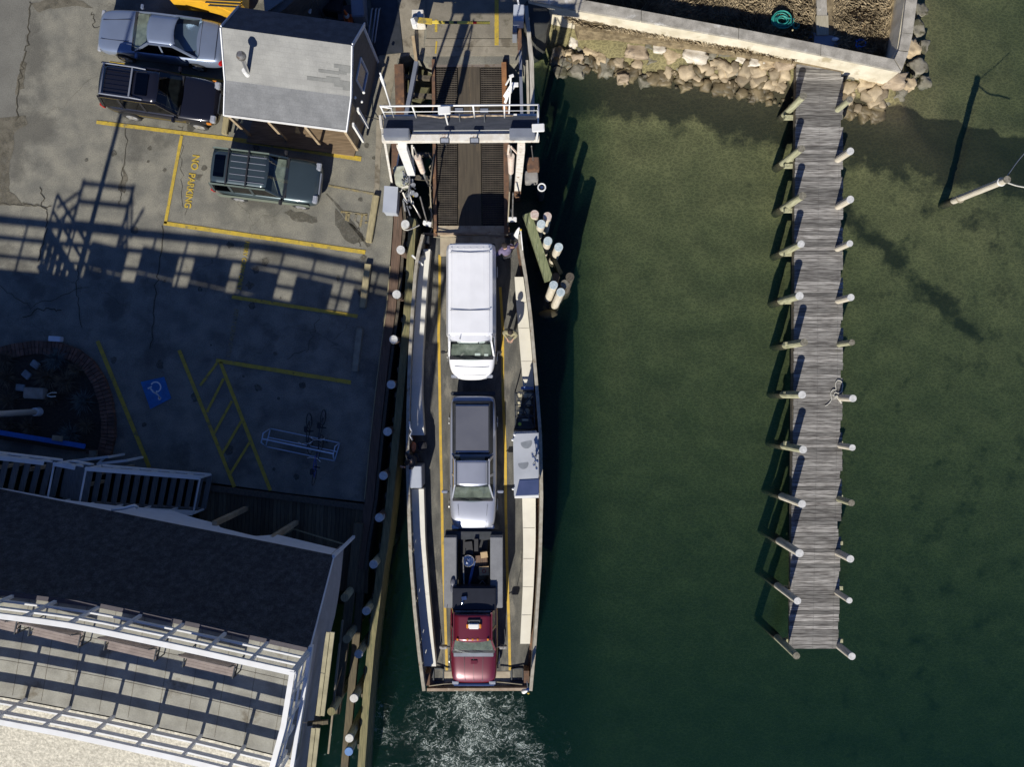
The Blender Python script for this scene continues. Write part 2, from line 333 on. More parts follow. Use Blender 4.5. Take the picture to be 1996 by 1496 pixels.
# ================================================================== SETTING
# ---- land
land = [(-9000, -9000), (1062, -9000), (1050, -20), (1034, 60), (1024, 124), (838, 126), (800, 108), (778, 113), (772, 225), (758, 300), (766, 430), (757, 560),
        (736, 760), (717, 980), (560, 962), (400, 940), (150, 905), (-1100, 760), (-9000, -600)]
struct(MB().prism([W(x, y, 0) for x, y in land], -5, 0), "parking_lot", asphalt)
# slabs of the ramp approach
m = MB()
m.prism([W(x, y) for x, y in ((832, -60), (1006, -60), (1010, 74), (832, 74))], -.2, .02)
struct(m, "concrete_road", mat("road_concrete", (.23, .205, .155), (.18, .16, .12), scale=2, rough=.9, speck=.2, bump=.3, stain=(.1, .09, .06), sscale=1.4, sthr=.6))
m = MB(); m.prism([W(x, y) for x, y in ((830, 76), (1012, 76), (1014, 90), (828, 90))], -.2, .028); m.prism([W(x, y) for x, y in ((828, 91), (1016, 91), (1018, 109), (828, 109))], -.2, .02)
struct(m, "road_end_slab", concrete)
m = MB(); m.prism([W(x, y) for x, y in ((775, -60), (830, -60), (826, 106), (800, 107), (776, 112), (742, 300), (738, 420), (728, 420), (738, 120), (752, 0))], -.2, .016)
struct(m, "concrete_verge", concrete)
def feather(m, sc, lo, hi):
    n = m.node_tree.nodes; l = m.node_tree.links; p = n["Principled BSDF"]; o = n["Material Output"]
    geo = n.new("ShaderNodeNewGeometry"); nz = n.new("ShaderNodeTexNoise"); nz.inputs["Scale"].default_value = sc; nz.inputs["Detail"].default_value = 9; nz.inputs["Roughness"].default_value = .7
    l.new(geo.outputs["Position"], nz.inputs["Vector"]); mr = n.new("ShaderNodeMapRange"); mr.inputs[1].default_value = lo; mr.inputs[2].default_value = hi; l.new(nz.outputs["Fac"], mr.inputs[0])
    l.new(mr.outputs[0], p.inputs["Alpha"])
feather(stain_m, 3, .3, .62); feather(dirt_m, 2.2, .25, .52); feather(paint_y, 6, .26, .4); feather(paint_y2, 6, .3, .5)
# patches and stains lying in the asphalt
def irregular(pts, amp=6, n=5, seed=1):
    out = []; 
    for i, (x, y) in enumerate(pts):
        x2, y2 = pts[(i + 1) % len(pts)]
        for k in range(n):
            t = k / n; px = x + (x2 - x) * t; py = y + (y2 - y) * t
            out.append((px + amp * noise.noise(Vector((px * .06, py * .06, seed))), py + amp * noise.noise(Vector((px * .06, py * .06, seed + 9)))))
    return out
m = MB()
for i, pts in enumerate([[(-60, -60), (54, -60), (56, 60), (42, 130), (28, 240), (10, 232), (-60, 260)],
                         ]):
    m.face([W(x, y, .004) for x, y in irregular(pts, 10, 6, i)])
struct(m, "old_paving", patch_m)
m = MB()
for i, pts in enumerate([[(-40, 235), (50, 225), (52, 240), (28, 262), (18, 330), (18, 372), (42, 392), (78, 402), (-40, 400)],
                         [(40, 122), (50, 122), (47, 172), (30, 186), (34, 150)], [(60, 6), (130, -10), (180, 14), (112, 12), (74, 24)],
                         [(242, 320), (247, 352), (240, 380), (230, 372)]]):
    m.face([W(x, y, .008) for x, y in irregular(pts, 7, 5, i + 3)])
struct(m, "dirt_patches", dirt_m)
m = MB()
for i, pts in enumerate([[(655, 410), (708, 456), (712, 468), (690, 476), (668, 462), (652, 438)], [(552, 414), (566, 408), (620, 424), (618, 434), (578, 432)],
                         [(366, 336), (396, 340), (392, 352), (370, 350)], [(636, 378), (641, 380), (722, 478), (716, 482)]]):
    m.face([W(x, y, .012) for x, y in irregular(pts, 6, 5, i + 11)])
struct(m, "damp_stains", stain_m)
def jag(pts, amp, n=6, seed=0):
    out = []
    for i in range(len(pts) - 1):
        a, b = pts[i], pts[i + 1]
        for k in range(n):
            t = k / n; x = a[0] + (b[0] - a[0]) * t; y = a[1] + (b[1] - a[1]) * t
            out.append((x + amp * noise.noise(Vector((x * .11, y * .11, seed))), y + amp * noise.noise(Vector((x * .11, y * .11, seed + 5)))))
    return out + [pts[-1]]
m = MB()
for i, (pts, w) in enumerate([([(58, 0), (56, 60), (50, 100), (36, 165), (30, 235)], 2.6), ([(250, 245), (243, 320), (236, 370), (232, 400)], 1.5), ([(80, 365), (86, 400), (92, 440), (74, 510)], 2.2),
                              ([(-10, 398), (60, 400), (100, 402)], 2), ([(318, 440), (310, 520), (300, 600), (292, 680)], 2.2), ([(180, 20), (182, 45), (200, 60)], 1.5),
                              ([(150, 520), (148, 560), (160, 640)], 1.6), ([(700, 430), (696, 445), (702, 460), (700, 480)], 1.2), ([(500, 300), (590, 330)], 1), ([(40, 620), (90, 600), (120, 605)], 2.5),
                              ([(348, 242), (356, 262), (352, 330), (360, 420)], .9), ([(620, 620), (600, 680), (560, 700)], 1.2), ([(0, 560), (60, 600), (160, 560)], 1.3)]):
    q = jag(pts, 9, 8, i); w *= .75; l = offset_poly([W(x, y, .017) for x, y in q], w / 94); r = offset_poly([W(x, y, .017) for x, y in q], -w / 94)
    for k in range(len(q) - 1): m.face([l[k], l[k + 1], r[k + 1], r[k]])
struct(m, "pavement_cracks", mat("crack", (.045, .04, .028), (.07, .06, .04), rough=1))
m = MB(); q = random.Random(21)
for i in range(46):
    x = q.uniform(120, 730); y = q.uniform(150, 950); r = q.uniform(.04, .22)
    m.add([W(x, y, .0145) + Vector((r * math.cos(a) * q.uniform(.6, 1.2), r * math.sin(a) * q.uniform(.6, 1.2), 0)) for a in [k * .6283 for k in range(10)]], [tuple(range(10))])
struct(m, "oil_drips", stain_m)
# ---- painted markings
def pline(mb, a, b, w, z=.021):
    A = W(*a, z); B = W(*b, z); mb_n = 14; d = (B - A).normalized(); u = Vector((-d.y, d.x, 0)) * w / 94
    L = [A.lerp(B, i / mb_n) for i in range(mb_n + 1)]
    for i in range(mb_n):
        j0 = 1 + .12 * noise.noise(L[i] * 3); j1 = 1 + .12 * noise.noise(L[i + 1] * 3)
        mb.face([L[i] - u * j0, L[i + 1] - u * j1, L[i + 1] + u * j1, L[i] + u * j0])
m = MB()
for a, b, w in [((188, 238), (460, 272), 7), ((460, 272), (704, 310), 9), ((354, 264), (322, 436), 6), ((319, 435), (712, 492), 8), ((213, 123), (252, 129), 8), ((252, 129), (435, 158), 5), ((452, 579), (697, 617), 7),
                ((421, 703), (684, 746), 8), ((190, 665), (291, 912), 8), ((349, 683), (457, 950), 7), ((429, 706), (527, 957), 7)]:
    pline(m, a, b, w)
for a, b in [((423, 708), (390, 752)), ((436, 738), (403, 804)), ((452, 782), (417, 846)), ((470, 822), (433, 886)), ((487, 862), (449, 924))]: pline(m, a, b, 5, .025)
struct(m, "parking_lines", paint_y)
m = MB(); pline(m, (968, -50), (968, 88), 8, .034); pline(m, (850, 38), (850, 62), 5, .034); pline(m, (851, 80), (849, 104), 3, .036)
struct(m, "road_line", paint_y)
m = MB()
pline(m, (640, 362), (733, 379), 4)
for a, b in [((664, 413), (716, 419)), ((676, 415), (674, 430)), ((680, 415), (679, 432)), ((694, 417), (692, 431)), ((706, 418), (702, 443)), ((714, 419), (713, 428)), ((711, 434), (716, 434))]: pline(m, a, b, 4, .025)
struct(m, "faded_markings", paint_y2)
for s, c, rz, sz, sx, mm in [("NO", (380, 317), -98, .40, 1.0, paint_y), ("PARKING", (370, 372), -98, .38, .92, paint_y)]:
    tag(text_mesh("painted_lettering", s, sz, mm, W(*c), rz, .022, sx), kind="structure")
for c, mm in [((474, 518), paint_y), ((453, 650), paint_y2)]:
    tag(text_mesh("painted_lettering", "FERRY CREW ONLY", .25, mm, W(*c), -100, .022, .92), kind="structure")
m = MB(); m.face([W(x, y, .021) for x, y in ((274, 745), (320, 735), (334, 777), (293, 798))]); struct(m, "blue_marking", hblue)
m = MB(); cx, cy = 306, 762
def arc(mb, c, r, a0, a1, w, z):
    n = 14; P = [Vector((c[0] + r * math.cos(R(a0 + (a1 - a0) * i / n)), c[1] + r * math.sin(R(a0 + (a1 - a0) * i / n)), z)) for i in range(n + 1)]
    l = offset_poly(P, w / 2); r_ = offset_poly(P, -w / 2)
    for i in range(n): mb.face([l[i], l[i + 1], r_[i + 1], r_[i]])
arc(m, W(304, 755), .21, -75, 150, .055, .027)
for a, b, w in [((288, 758), (296, 754), 3), ((292, 756), (300, 766), 3), ((299, 765), (303, 767), 3), ((302, 766), (309, 771), 3), ((304, 768), (306, 762), 3), ((308, 770), (312, 778), 3)]: pline(m, a, b, w, .027)
m.add([W(311, 777, .027) + Vector((.07 * math.cos(R(t)), .07 * math.sin(R(t)), 0)) for t in range(0, 360, 30)], [tuple(range(12))])
struct(m, "wheelchair_symbol", white)

# ---- seabed, beach
def wall_y(px): return 20 + (px - 1100) * .175
def seabed_z(px, py):
    d = py - wall_y(px)
    if px > 1760: d = max(d, (px - 1790) * 1.0 + 60)
    pts = [(-100, -.5), (15, -.5), (40, -.72), (60, -1.15), (90, -1.5), (170, -1.85), (400, -2.25), (800, -2.9), (1400, -4.2), (2500, -5)]
    z = pts[-1][1]
    for (a, za), (b, zb) in zip(pts, pts[1:]):
        if d <= b: t = max(0, (d - a) / (b - a)); z = za + (zb - za) * t; break
    t = min(1, max(0, (1230 - px) / 210)); t = t * t * (3 - 2 * t); z -= 2.3 * t * min(1, max(0, (py - 30) / 120 + .15))
    return z + .12 * noise.noise(Vector((px * .02, py * .02, 0))) + .05 * noise.noise(Vector((px * .08, py * .08, 3)))
m = MB(); nx, ny = 150, 150; xs = [-300 + (2500 + 300) * i / nx for i in range(nx + 1)]; ys = [-260 + (2100 + 260) * j / ny for j in range(ny + 1)]
m.add([G(x, y, seabed_z(x, y)) for y in ys for x in xs], [(j * (nx + 1) + i, j * (nx + 1) + i + 1, (j + 1) * (nx + 1) + i + 1, (j + 1) * (nx + 1) + i) for j in range(ny) for i in range(nx)])
sb = mat("seabed_sand", (.17, .148, .068), (.14, .122, .056), scale=1.2, rough=.95, bump=.3, speck=.2)
m.face([G(-16000, 17000, -5.7), G(18000, 17000, -5.7), G(18000, -16000, -5.7), G(-16000, -16000, -5.7)])
bed = struct(m, "seabed", sb, smooth=True)
at = bed.data.attributes.new("weed", 'FLOAT', 'POINT')
vals = []
for y in ys:
    for x in xs:
        d = y - wall_y(x)
        if x > 1765: d = min(d, 400); d = max(40, (x - 1790) * .9 + 60) if y < 190 else d
        w = min(1, max(0, (190 - d) / 70)) * (1.25 if d > (48 if x > 1340 else 70) else 0)  # weed; also run up between the boulders to darken their gaps
        w += .27 * min(1, max(0, (x - 1590) / 200))
        # a weed line right of the pier
        yl = 400 + (x - 1700) * .9
        if 1640 < x < 1990: w += .7 * max(0, 1 - abs(y - yl) / 42)
        if y - wall_y(x) < (48 if x > 1340 else 68): w = 0
        vals.append(w)
at.data.foreach_set("value", vals + [0.0] * 4)
n = sb.node_tree.nodes; l = sb.node_tree.links; p = n["Principled BSDF"]; src = p.inputs["Base Color"].links[0].from_socket
a = n.new("ShaderNodeAttribute"); a.attribute_name = "weed"; geo = n.new("ShaderNodeNewGeometry")
nz = n.new("ShaderNodeTexNoise"); nz.inputs["Scale"].default_value = .9; nz.inputs["Detail"].default_value = 8; nz.inputs["Roughness"].default_value = .65; l.new(geo.outputs["Position"], nz.inputs["Vector"])
ad = n.new("ShaderNodeMath"); ad.operation = 'MULTIPLY_ADD'; ad.inputs[1].default_value = .42; l.new(a.outputs["Fac"], ad.inputs[0]); l.new(nz.outputs["Fac"], ad.inputs[2])
mr = n.new("ShaderNodeMapRange"); mr.inputs[1].default_value = .66; mr.inputs[2].default_value = .84; mr.inputs[4].default_value = .92; l.new(ad.outputs[0], mr.inputs[0])
x = n.new("ShaderNodeMix"); x.data_type = 'RGBA'; l.new(mr.outputs[0], x.inputs[0]); l.new(src, x.inputs[6]); x.inputs[7].default_value = (.02, .0175, .008, 1)
# caustic light, painted into the sand colour as fine crossed pale veins
vo = n.new("ShaderNodeTexVoronoi"); vo.feature = 'DISTANCE_TO_EDGE'; vo.inputs["Scale"].default_value = 4.5
mp = n.new("ShaderNodeMapping"); mp.inputs["Scale"].default_value = (1, 1.9, 1); l.new(geo.outputs["Position"], mp.inputs[0])
vm = n.new("ShaderNodeVectorMath"); vm.operation = 'MULTIPLY_ADD'; vm.inputs[1].default_value = (.5, .5, 0); n4 = n.new("ShaderNodeTexNoise"); n4.inputs["Scale"].default_value = 3
l.new(geo.outputs["Position"], n4.inputs["Vector"]); l.new(n4.outputs["Color"], vm.inputs[0]); l.new(mp.outputs[0], vm.inputs[2]); l.new(vm.outputs[0], vo.inputs["Vector"])
m2 = n.new("ShaderNodeMapRange"); m2.inputs[2].default_value = .16; m2.inputs[3].default_value = 1.45; m2.inputs[4].default_value = .88; l.new(vo.outputs["Distance"], m2.inputs[0])
cb = n.new("ShaderNodeCombineColor")
for i in range(3): l.new(m2.outputs[0], cb.inputs[i])
x2 = n.new("ShaderNodeMix"); x2.data_type = 'RGBA'; x2.blend_type = 'MULTIPLY'; x2.inputs[0].default_value = 1; l.new(x.outputs[2], x2.inputs[6]); l.new(cb.outputs[0], x2.inputs[7])
l.new(x2.outputs[2], p.inputs["Base Color"])

# ---- water: one closed body, clear surface over tinted, slightly cloudy water
m = MB().box(G(1000, 900, (WZ - 6) / 2), (700, 700, abs(-6 - WZ)))
m.v = [Vector((v.x, v.y, WZ if v.z > (WZ - 6) / 2 else -6)) for v in m.v]
wm = bpy.data.materials.new("sea_water"); wm.use_nodes = True; n = wm.node_tree.nodes; l = wm.node_tree.links; n.remove(n["Principled BSDF"]); o = n["Material Output"]
t = n.new("ShaderNodeBsdfTransparent"); g = n.new("ShaderNodeBsdfGlossy"); g.inputs["Roughness"].default_value = .06
fr = n.new("ShaderNodeFresnel"); fr.inputs[0].default_value = 1.33; mx = n.new("ShaderNodeMixShader")
nz = n.new("ShaderNodeTexNoise"); nz.inputs["Scale"].default_value = 4; nz.inputs["Detail"].default_value = 6; geo = n.new("ShaderNodeNewGeometry"); l.new(geo.outputs["Position"], nz.inputs["Vector"])
b = n.new("ShaderNodeBump"); b.inputs["Strength"].default_value = .8; b.inputs["Distance"].default_value = .06; l.new(nz.outputs["Fac"], b.inputs["Height"]); l.new(b.outputs[0], g.inputs["Normal"]); l.new(b.outputs[0], fr.inputs["Normal"])
l.new(front_only(n, l, fr.outputs[0]), mx.inputs[0]); l.new(t.outputs[0], mx.inputs[1]); l.new(g.outputs[0], mx.inputs[2]); l.new(mx.outputs[0], o.inputs["Surface"])
va = n.new("ShaderNodeVolumeAbsorption"); va.inputs["Color"].default_value = (.24, .44, .38, 1); va.inputs["Density"].default_value = .56
vs = n.new("ShaderNodeVolumeScatter"); vs.inputs["Color"].default_value = (.16, .6, .5, 1); vs.inputs["Density"].default_value = .042; vs.inputs["Anisotropy"].default_value = .2
av = n.new("ShaderNodeAddShader"); l.new(va.outputs[0], av.inputs[0]); l.new(vs.outputs[0], av.inputs[1]); l.new(av.outputs[0], o.inputs["Volume"])
struct(m, "water", wm)
#PART2
# ---- east land behind the seawall
cap_out = [W(1030, -4, .9), W(1104, 13, .9), W(1250, 38, .9), W(1440, 72, .9), W(1600, 104, .9), W(1757, 137, .9)]
inner = [W(1030, -22, .9), W(1144, 2, .9), W(1250, 21, .9), W(1440, 56, .9), W(1600, 87, .9), W(1742, 116, .9)]
turf = [W(1075, -60, -.1), G(1130, 55), G(1250, 72), G(1440, 100), G(1600, 128), G(1725, 152), G(1750, 100), G(1790, -9000), G(1080, -9000)]
m = MB().prism([(p.x, p.y) for p in turf], -1.2, -.1); struct(m, "turf_ground", drysoil)
m = MB(); rnd = random.Random(3)
def inside(x, y):           # ground-plan px
    wy = 55 + (x - 1130) * .163
    return 1110 < x < 1722 + (150 - y) * .12 and y < wy - 6 and not (1588 < x < 1626)
cnt = 0
while cnt < 26000:
    x = rnd.uniform(1080, 1760); y = rnd.uniform(-60, 160)
    if not inside(x, y): continue
    cnt += 1; p = G(x, y, -.1); h = rnd.uniform(.08, .24) * (1.2 + .8 * noise.noise(Vector((x * .02, y * .02, 1)))); an = rnd.uniform(0, 6.28) * .35 + 3.2 * noise.noise(Vector((x * .015, y * .015, 7))) + .9
    d = Vector((math.cos(an), math.sin(an), 0)); u = Vector((-d.y, d.x, 0)) * .013; ln = rnd.uniform(.5, 1.3) * h
    m.add([p - u, p + u, p + d * ln * .5 + u * .7 + Vector((0, 0, h * .8)), p + d * ln + Vector((0, 0, h * rnd.uniform(.5, 1)))], [(0, 1, 2), (0, 2, 3)])
tag(m.build("dry_grass", drygrass), "matted straw coloured marsh grass behind the seawall", "grass", kind="stuff")
m = MB().box(W(1601, 18, -.02), (.42, 1.3, .1), 2); struct(m, "path_slab", capcon)
m = MB().box(W(1602, 50, -.02), (.5, .8, .12), 1); struct(m, "path_slab", mat("board_path", (.42, .38, .28), (.33, .29, .2), scale=3, rough=.9, stretch=(14, 1, 1)))
m = MB().box(W(1605, 82, -.06), (1.3, .6, .1), -10); struct(m, "path_landing", greymetal)

# ---- seawall
t = thing("seawall", "long pale concrete seawall with flat grey cap running past the head of the pier", "wall", W(1440, 72, -.6))
seg = MB(); cp = MB()
n_ = 6
for i in range(n_ - 1):
    a, b, c, d = cap_out[i], cap_out[i + 1], inner[i + 1], inner[i]
    seg.add([Vector((p.x, p.y, z)) for z in (-.75, .78) for p in (a, b, c, d)], [(0, 1, 5, 4), (1, 2, 6, 5), (2, 3, 7, 6), (3, 0, 4, 7), (4, 5, 6, 7), (3, 2, 1, 0)])
# the arm going north at the corner
arm = [W(1742, 116, .9), W(1757, 137, .9), W(1770, 100, .9), W(1788, -10, .9), W(1794, -60, .9), W(1772, -60, .9), W(1767, -10, .9), W(1751, 98, .9)]
seg.prism([(p.x, p.y) for p in arm], -.75, .78); seg.build("wall_face", wallcon, t)
def wide(pts, k): return offset_poly(pts, k)
for i in range(n_ - 1):
    o2 = offset_poly(cap_out, .05); i2 = offset_poly(inner, -.02); g = .012
    a, b, c, d = o2[i], o2[i + 1], i2[i + 1], i2[i]; e = (b - a).normalized() * g
    cp.add([Vector((p.x, p.y, z)) for z in (.783, .9 + .01 * (i % 2)) for p in (a + e, b - e * (0 if i == n_ - 2 else 1), c - e * (0 if i == n_ - 2 else 1), d + e)], [(0, 1, 5, 4), (1, 2, 6, 5), (2, 3, 7, 6), (3, 0, 4, 7), (4, 5, 6, 7), (3, 2, 1, 0)])
cp.build("wall_cap", capcon, t)
cp = MB()
for (a, b, c, d) in (((1744, 114), (1758, 136), (1771, 101), (1751, 99)), ((1752, 97), (1771, 99), (1779, 66), (1758, 64)), ((1758, 63), (1779, 65), (1789, -10), (1767, -10)), ((1767, -11), (1789, -11), (1795, -60), (1772, -60))):
    cp.prism([W(*q, .9) for q in (a, b, c, d)], .783, .905)
cp.build("corner_cap", capcon, t)

# ---- boulders
rocks = [(1118, 82, 10, 12, 'w'), (1152, 101, 16, 9, 'a'), (1160, 90, 9, 7, 'a'), (1133, 96, 12, 7, 'g'), (1240, 99, 28, 17, 'b'), (1284, 97, 14, 9, 'w'), (1311, 103, 17, 17, 'a'), (1281, 115, 22, 8, 'g'), (1351, 108, 25, 15, 'w'),
         (1361, 88, 15, 8, 'a'), (1333, 85, 11, 8, 'b'), (1108, 104, 9, 7, 'a'), (1124, 113, 11, 7, 'b'), (1125, 137, 17, 14, 'g'), (1182, 132, 14, 20, 'g'), (1214, 155, 11, 8, 'b'), (1258, 158, 12, 12, 'g'), (1332, 131, 15, 8, 'g'),
         (1368, 138, 11, 8, 'b'), (1391, 137, 10, 7, 'a'), (1427, 131, 17, 17, 'g'), (1404, 93, 6, 6, 'w'), (1386, 110, 9, 9, 'g'), (1411, 106, 11, 7, 'g'), (1443, 114, 11, 11, 'w'), (1474, 116, 17, 14, 'w'), (1461, 137, 14, 11, 'b'),
         (1489, 148, 14, 15, 'a'), (1495, 126, 17, 10, 'a'), (1523, 150, 17, 11, 'g'), (1529, 125, 19, 14, 'b'), (1655, 146, 10, 11, 'g'), (1687, 161, 17, 11, 'a'), (1713, 159, 12, 9, 'a'), (1746, 156, 22, 13, 'b'), (1700, 186, 15, 13, 'g'),
         (1728, 188, 17, 19, 'g'), (1771, 165, 11, 12, 'a'), (1789, 132, 14, 16, 'g'), (1776, 92, 13, 17, 'a'), (1786, 58, 12, 16, 'g'), (1792, 20, 12, 14, 'g'), (1222, 110, 10, 8, 'a'), (1206, 112, 9, 8, 'g'), (1170, 116, 12, 9, 'a'),
         (1147, 120, 12, 8, 'g'), (1265, 92, 8, 6, 'g'), (1373, 122, 10, 6, 'a'), (1400, 122, 9, 7, 'g'), (1508, 168, 10, 8, 'g'), (1540, 162, 10, 8, 'g'), (1668, 172, 12, 9, 'g'), (1753, 184, 13, 11, 'g'), (1800, 92, 12, 14, 'g'),
         (1802, 160, 12, 11, 'g'), (1104, 124, 12, 10, 'g'), (1085, 108, 12, 13, 'g'), (1094, 140, 14, 12, 'g')]
special = {0: "rounded white boulder on the sand, nearest the ferry ramp", 4: "largest boulder, tan and pink, below the bare patch of seawall", 8: "big white and grey angular boulder half way along the seawall", 15: "small rounded brown stone alone in the water off the rocks",
           24: "round white boulder, left of a larger white one near the pier", 25: "large round white boulder beside the seawall left of the pier", 33: None, 34: "broad boulder under the seawall corner", 6: "upright tan boulder right of a small white boulder", 16: "half sunk tan stone lying out in the shallows"}
rm = {'a': rocka, 'b': rockb, 'w': rockw, 'g': rockg}; desc = {'a': "tan boulder", 'b': "pinkish brown boulder", 'w': "bleached white boulder", 'g': "dark grey brown wet boulder"}
for i, (x, y, rx, ry, k) in enumerate(rocks):
    z = seabed_z(x, y); rz_ = max(rx, ry) / 47 * .62; zc = max(z + rz_ * .5, -1.2 if k != 'g' else -1.35)
    if k == 'g' and y - wall_y(x) > 95: zc = -1.3
    c = W(x, y, zc); o = MB().blob(c, (rx / 39, ry / 39, max(.22, rz_)), seed=i + 1, amt=.55, sub=3, rz=rnd.uniform(-20, 20), flat=.72).build("boulder", rm[k], smooth=False)
    for p_ in o.data.polygons: p_.use_smooth = True
    lab = special.get(i)
    if lab: tag(o, lab, "rock", "boulders along the seawall")
    else:
        side = "right of the pier" if x > 1640 else ("near the ferry ramp" if x < 1215 else "left of the pier")
        tag(o, f"{desc[k]} at the foot of the seawall {side}", "rock", "boulders along the seawall")
dry_st, wet_st = MB(), MB()
for i in range(470):
    x = rnd.uniform(1080, 1800)
    if 1552 < x < 1642: continue
    off = rnd.uniform(34, 84); y = wall_y(x) + off
    if x > 1745: continue
    r = rnd.choice((3, 4, 6, 8, 11, 13)) * rnd.uniform(.8, 1.2) / 47
    if x < 1350 and off < 56: continue
    (dry_st if off < 58 + rnd.uniform(-8, 8) and x < 1760 else wet_st).blob(G(x, y, max(seabed_z(x, y) + .05, -1.32)), (r * rnd.uniform(1, 1.5), r, r * .75), seed=i, amt=.6, sub=2 if r > .1 else 1, rz=rnd.uniform(0, 180), flat=.75)
tag(dry_st.build("dry_stones", mat("mixed_stone", (.46, .37, .24), (.27, .215, .14), scale=2.5, rough=.85, island=.45, bump=.5, bscale=14), smooth=True), "small dry tan stones filling the gaps between the boulders", "stones", kind="stuff")
tag(wet_st.build("wet_stones", mat("wet_stone", (.2, .155, .085), (.08, .065, .035), scale=2.5, rough=.6, island=.45, bump=.5, bscale=14), smooth=True), "dark wet stones along the waterline below the boulders", "stones", kind="stuff")

# ================================================================== PIER
PZ = -.2
t = thing("pier", "long narrow grey plank pier running from the seawall into the harbour", "pier", W(1594, 690, WZ))
m = MB(); ys = [107 + i * 7.55 for i in range(154)]
le = [(107, 1553), (400, 1549), (800, 1547), (1265, 1538)]; re_ = [(107, 1643), (700, 1643), (950, 1641), (1265, 1634)]
def lerp_tab(tab, y):
    for (a, va), (b, vb) in zip(tab, tab[1:]):
        if y <= b: return va + (vb - va) * (y - a) / (b - a)
    return tab[-1][1]
for i, y in enumerate(ys):
    x0 = lerp_tab(le, y) + rnd.uniform(-.6, .6); x1 = lerp_tab(re_, y) + rnd.uniform(-.8, .8)
    gidx = i % 13
    if gidx in (4, 5): x1 -= 4 if i < 110 else 2
    if 835 < y < 846 or 1020 < y < 1046: x1 -= 5
    if i == 0: x0 += 0
    dz = rnd.uniform(-.006, .006); sl = 1.5 * (1 - i / 40) if i < 40 else 0
    a = W(x0, y - sl * .5, PZ); b_ = W(x1, y + sl, PZ); m.beam(a - Vector((0, 0, .025 - dz)), b_ - Vector((0, 0, .025 - dz)), .148, .05)
m.build("deck_planks", oldwood, t)
m = MB()
for i, y in enumerate(ys):
    for xo in (7, 46, 85):
        for k in (-1.6, 1.6): m.box(W(lerp_tab(le, y) + xo, y + k, PZ) + Vector((0, 0, .004)), (.016, .016, .006))
m.build("nail_heads", darkmetal, t)
m = MB()
for xo in (8, 46, 84): m.tube
for xo in (7, 46, 85): m.beam(W(1549 + xo, 130, PZ) - Vector((0, 0, .2)), W(1538 + xo, 1262, PZ) - Vector((0, 0, .2)), .14, .24)
m.build("stringers", piledark, t)
m = MB()
pile_y = [222, 318, 406, 492, 587, 670, 768, 866, 972, 1063, 1152, 1256]
for y in pile_y: MB().beam(W(1536, y, PZ) - Vector((0, 0, .42)), W(1650, y, PZ) - Vector((0, 0, .42)), .16, .2).build("cross_beam", pilewood, t)
left_t = [(1566, 187), (1562, 290), (1564, 382), (1561, 476), (1558, 577), (1567, 668), (1563, 770), (1565, 877), (1563, 983), (1558, 1079), (1554, 1172), (1552, 1279)]
right_t = [(1656, 194), (1657, 295), (1657, 389), (1656, 475), (1658, 580), (1660, 668), (1662, 777), (1661, 873), (1659, 981), (1657, 1090), (1655, 1171), (1660, 1280)]
weedm = mat("pile_growth", (.05, .045, .02), (.025, .022, .012), scale=9, rough=.9, bump=.6)
def growth(pt, tp, bt, r):
    d = (bt - tp); k = (tp.z - (WZ + .06)) / (tp.z - bt.z); a = tp + d * k
    MB().cyl(a, tp + d * (k + .03), r * 1.12, r * 1.24, 14, .06).cyl(tp + d * (k + .03), bt, r * 1.24, r * 1.3, 14, .08).build("weed_growth", weedm, pt)
ordn = "first second third fourth fifth sixth seventh eighth ninth tenth eleventh twelfth".split()
for side, lst in (("left", left_t), ("right", right_t)):
    for i, (x, y) in enumerate(lst):
        capped = not ((side == "left" and i in (0, 1, 2, 5, 11)) or (side == "right" and i in (0, 5, 8)))
        H0 = .88 + (.12 if (side == "left" and i in (8, 9, 10, 11)) else 0); tp = W(x, y, H0)
        leanx = rnd.uniform(-.05, .05); bt = Vector((tp.x + leanx, tp.y + rnd.uniform(-.06, .06), -3.6))
        lab = f"{'white capped' if capped else 'bare topped greenish'} pile {side} of the pier, {ordn[i]} of twelve from the seawall"
        pt = thing("pier_pile", lab, "pile", (tp.x, tp.y, WZ), 0, "piles along the pier")
        r = (.145 if side == 'left' else .13) + rnd.uniform(-.014, .014); inv = None
        mm = pilewood if (side == "left" and i < 8) or not capped else pilepale
        d = (bt - tp).normalized()
        MB().cyl(tp, bt, r, r * 1.12, 16, .03).build("shaft", mm, pt, smooth=False); growth(pt, tp, bt, r)
        MB().cyl(tp - d * .035, tp + d * .01, r * 1.04, r * 1.06, 16).build("cap", capwhite if capped else capwood, pt)
        if side == "left" and i < 11:
            MB().beam(tp + Vector((-.05, -.02, -H0 - .5)), tp + Vector((.42, -.02, -H0 - .5)), .12, .18).build("bracket", mm, pt)
# plank end shadows etc come from the sun; rope heap
def rope_obj(pts, r, m_, lab, name="rope", cat="rope", group=None):
    cu = resample([Vector(p) for p in pts], len(pts) * 5); sm = [(cu[max(0, i - 1)] + cu[i] * 2 + cu[min(len(cu) - 1, i + 1)]) / 4 for i in range(len(cu))]
    sm = [(sm[max(0, i - 1)] + sm[i] * 2 + sm[min(len(sm) - 1, i + 1)]) / 4 for i in range(len(sm))]
    return tag(MB().tube(sm, r, 6).build(name, m_, smooth=True), lab, cat, group)
rp_ = [(1608, 792), (1615, 788), (1621, 780), (1619, 765), (1624, 759), (1630, 762), (1628, 748), (1632, 741), (1640, 743), (1643, 750), (1641, 764), (1634, 768), (1627, 764), (1624, 774), (1630, 772), (1636, 782), (1641, 788), (1635, 776), (1640, 786), (1631, 770), (1626, 778), (1634, 772), (1645, 777)]
rope_obj([W(x, y, PZ + .03 + .012 * (i % 3)) for i, (x, y) in enumerate(rp_)], .018, ropem, "tangled white mooring rope lying on the pier planks beside a pile")
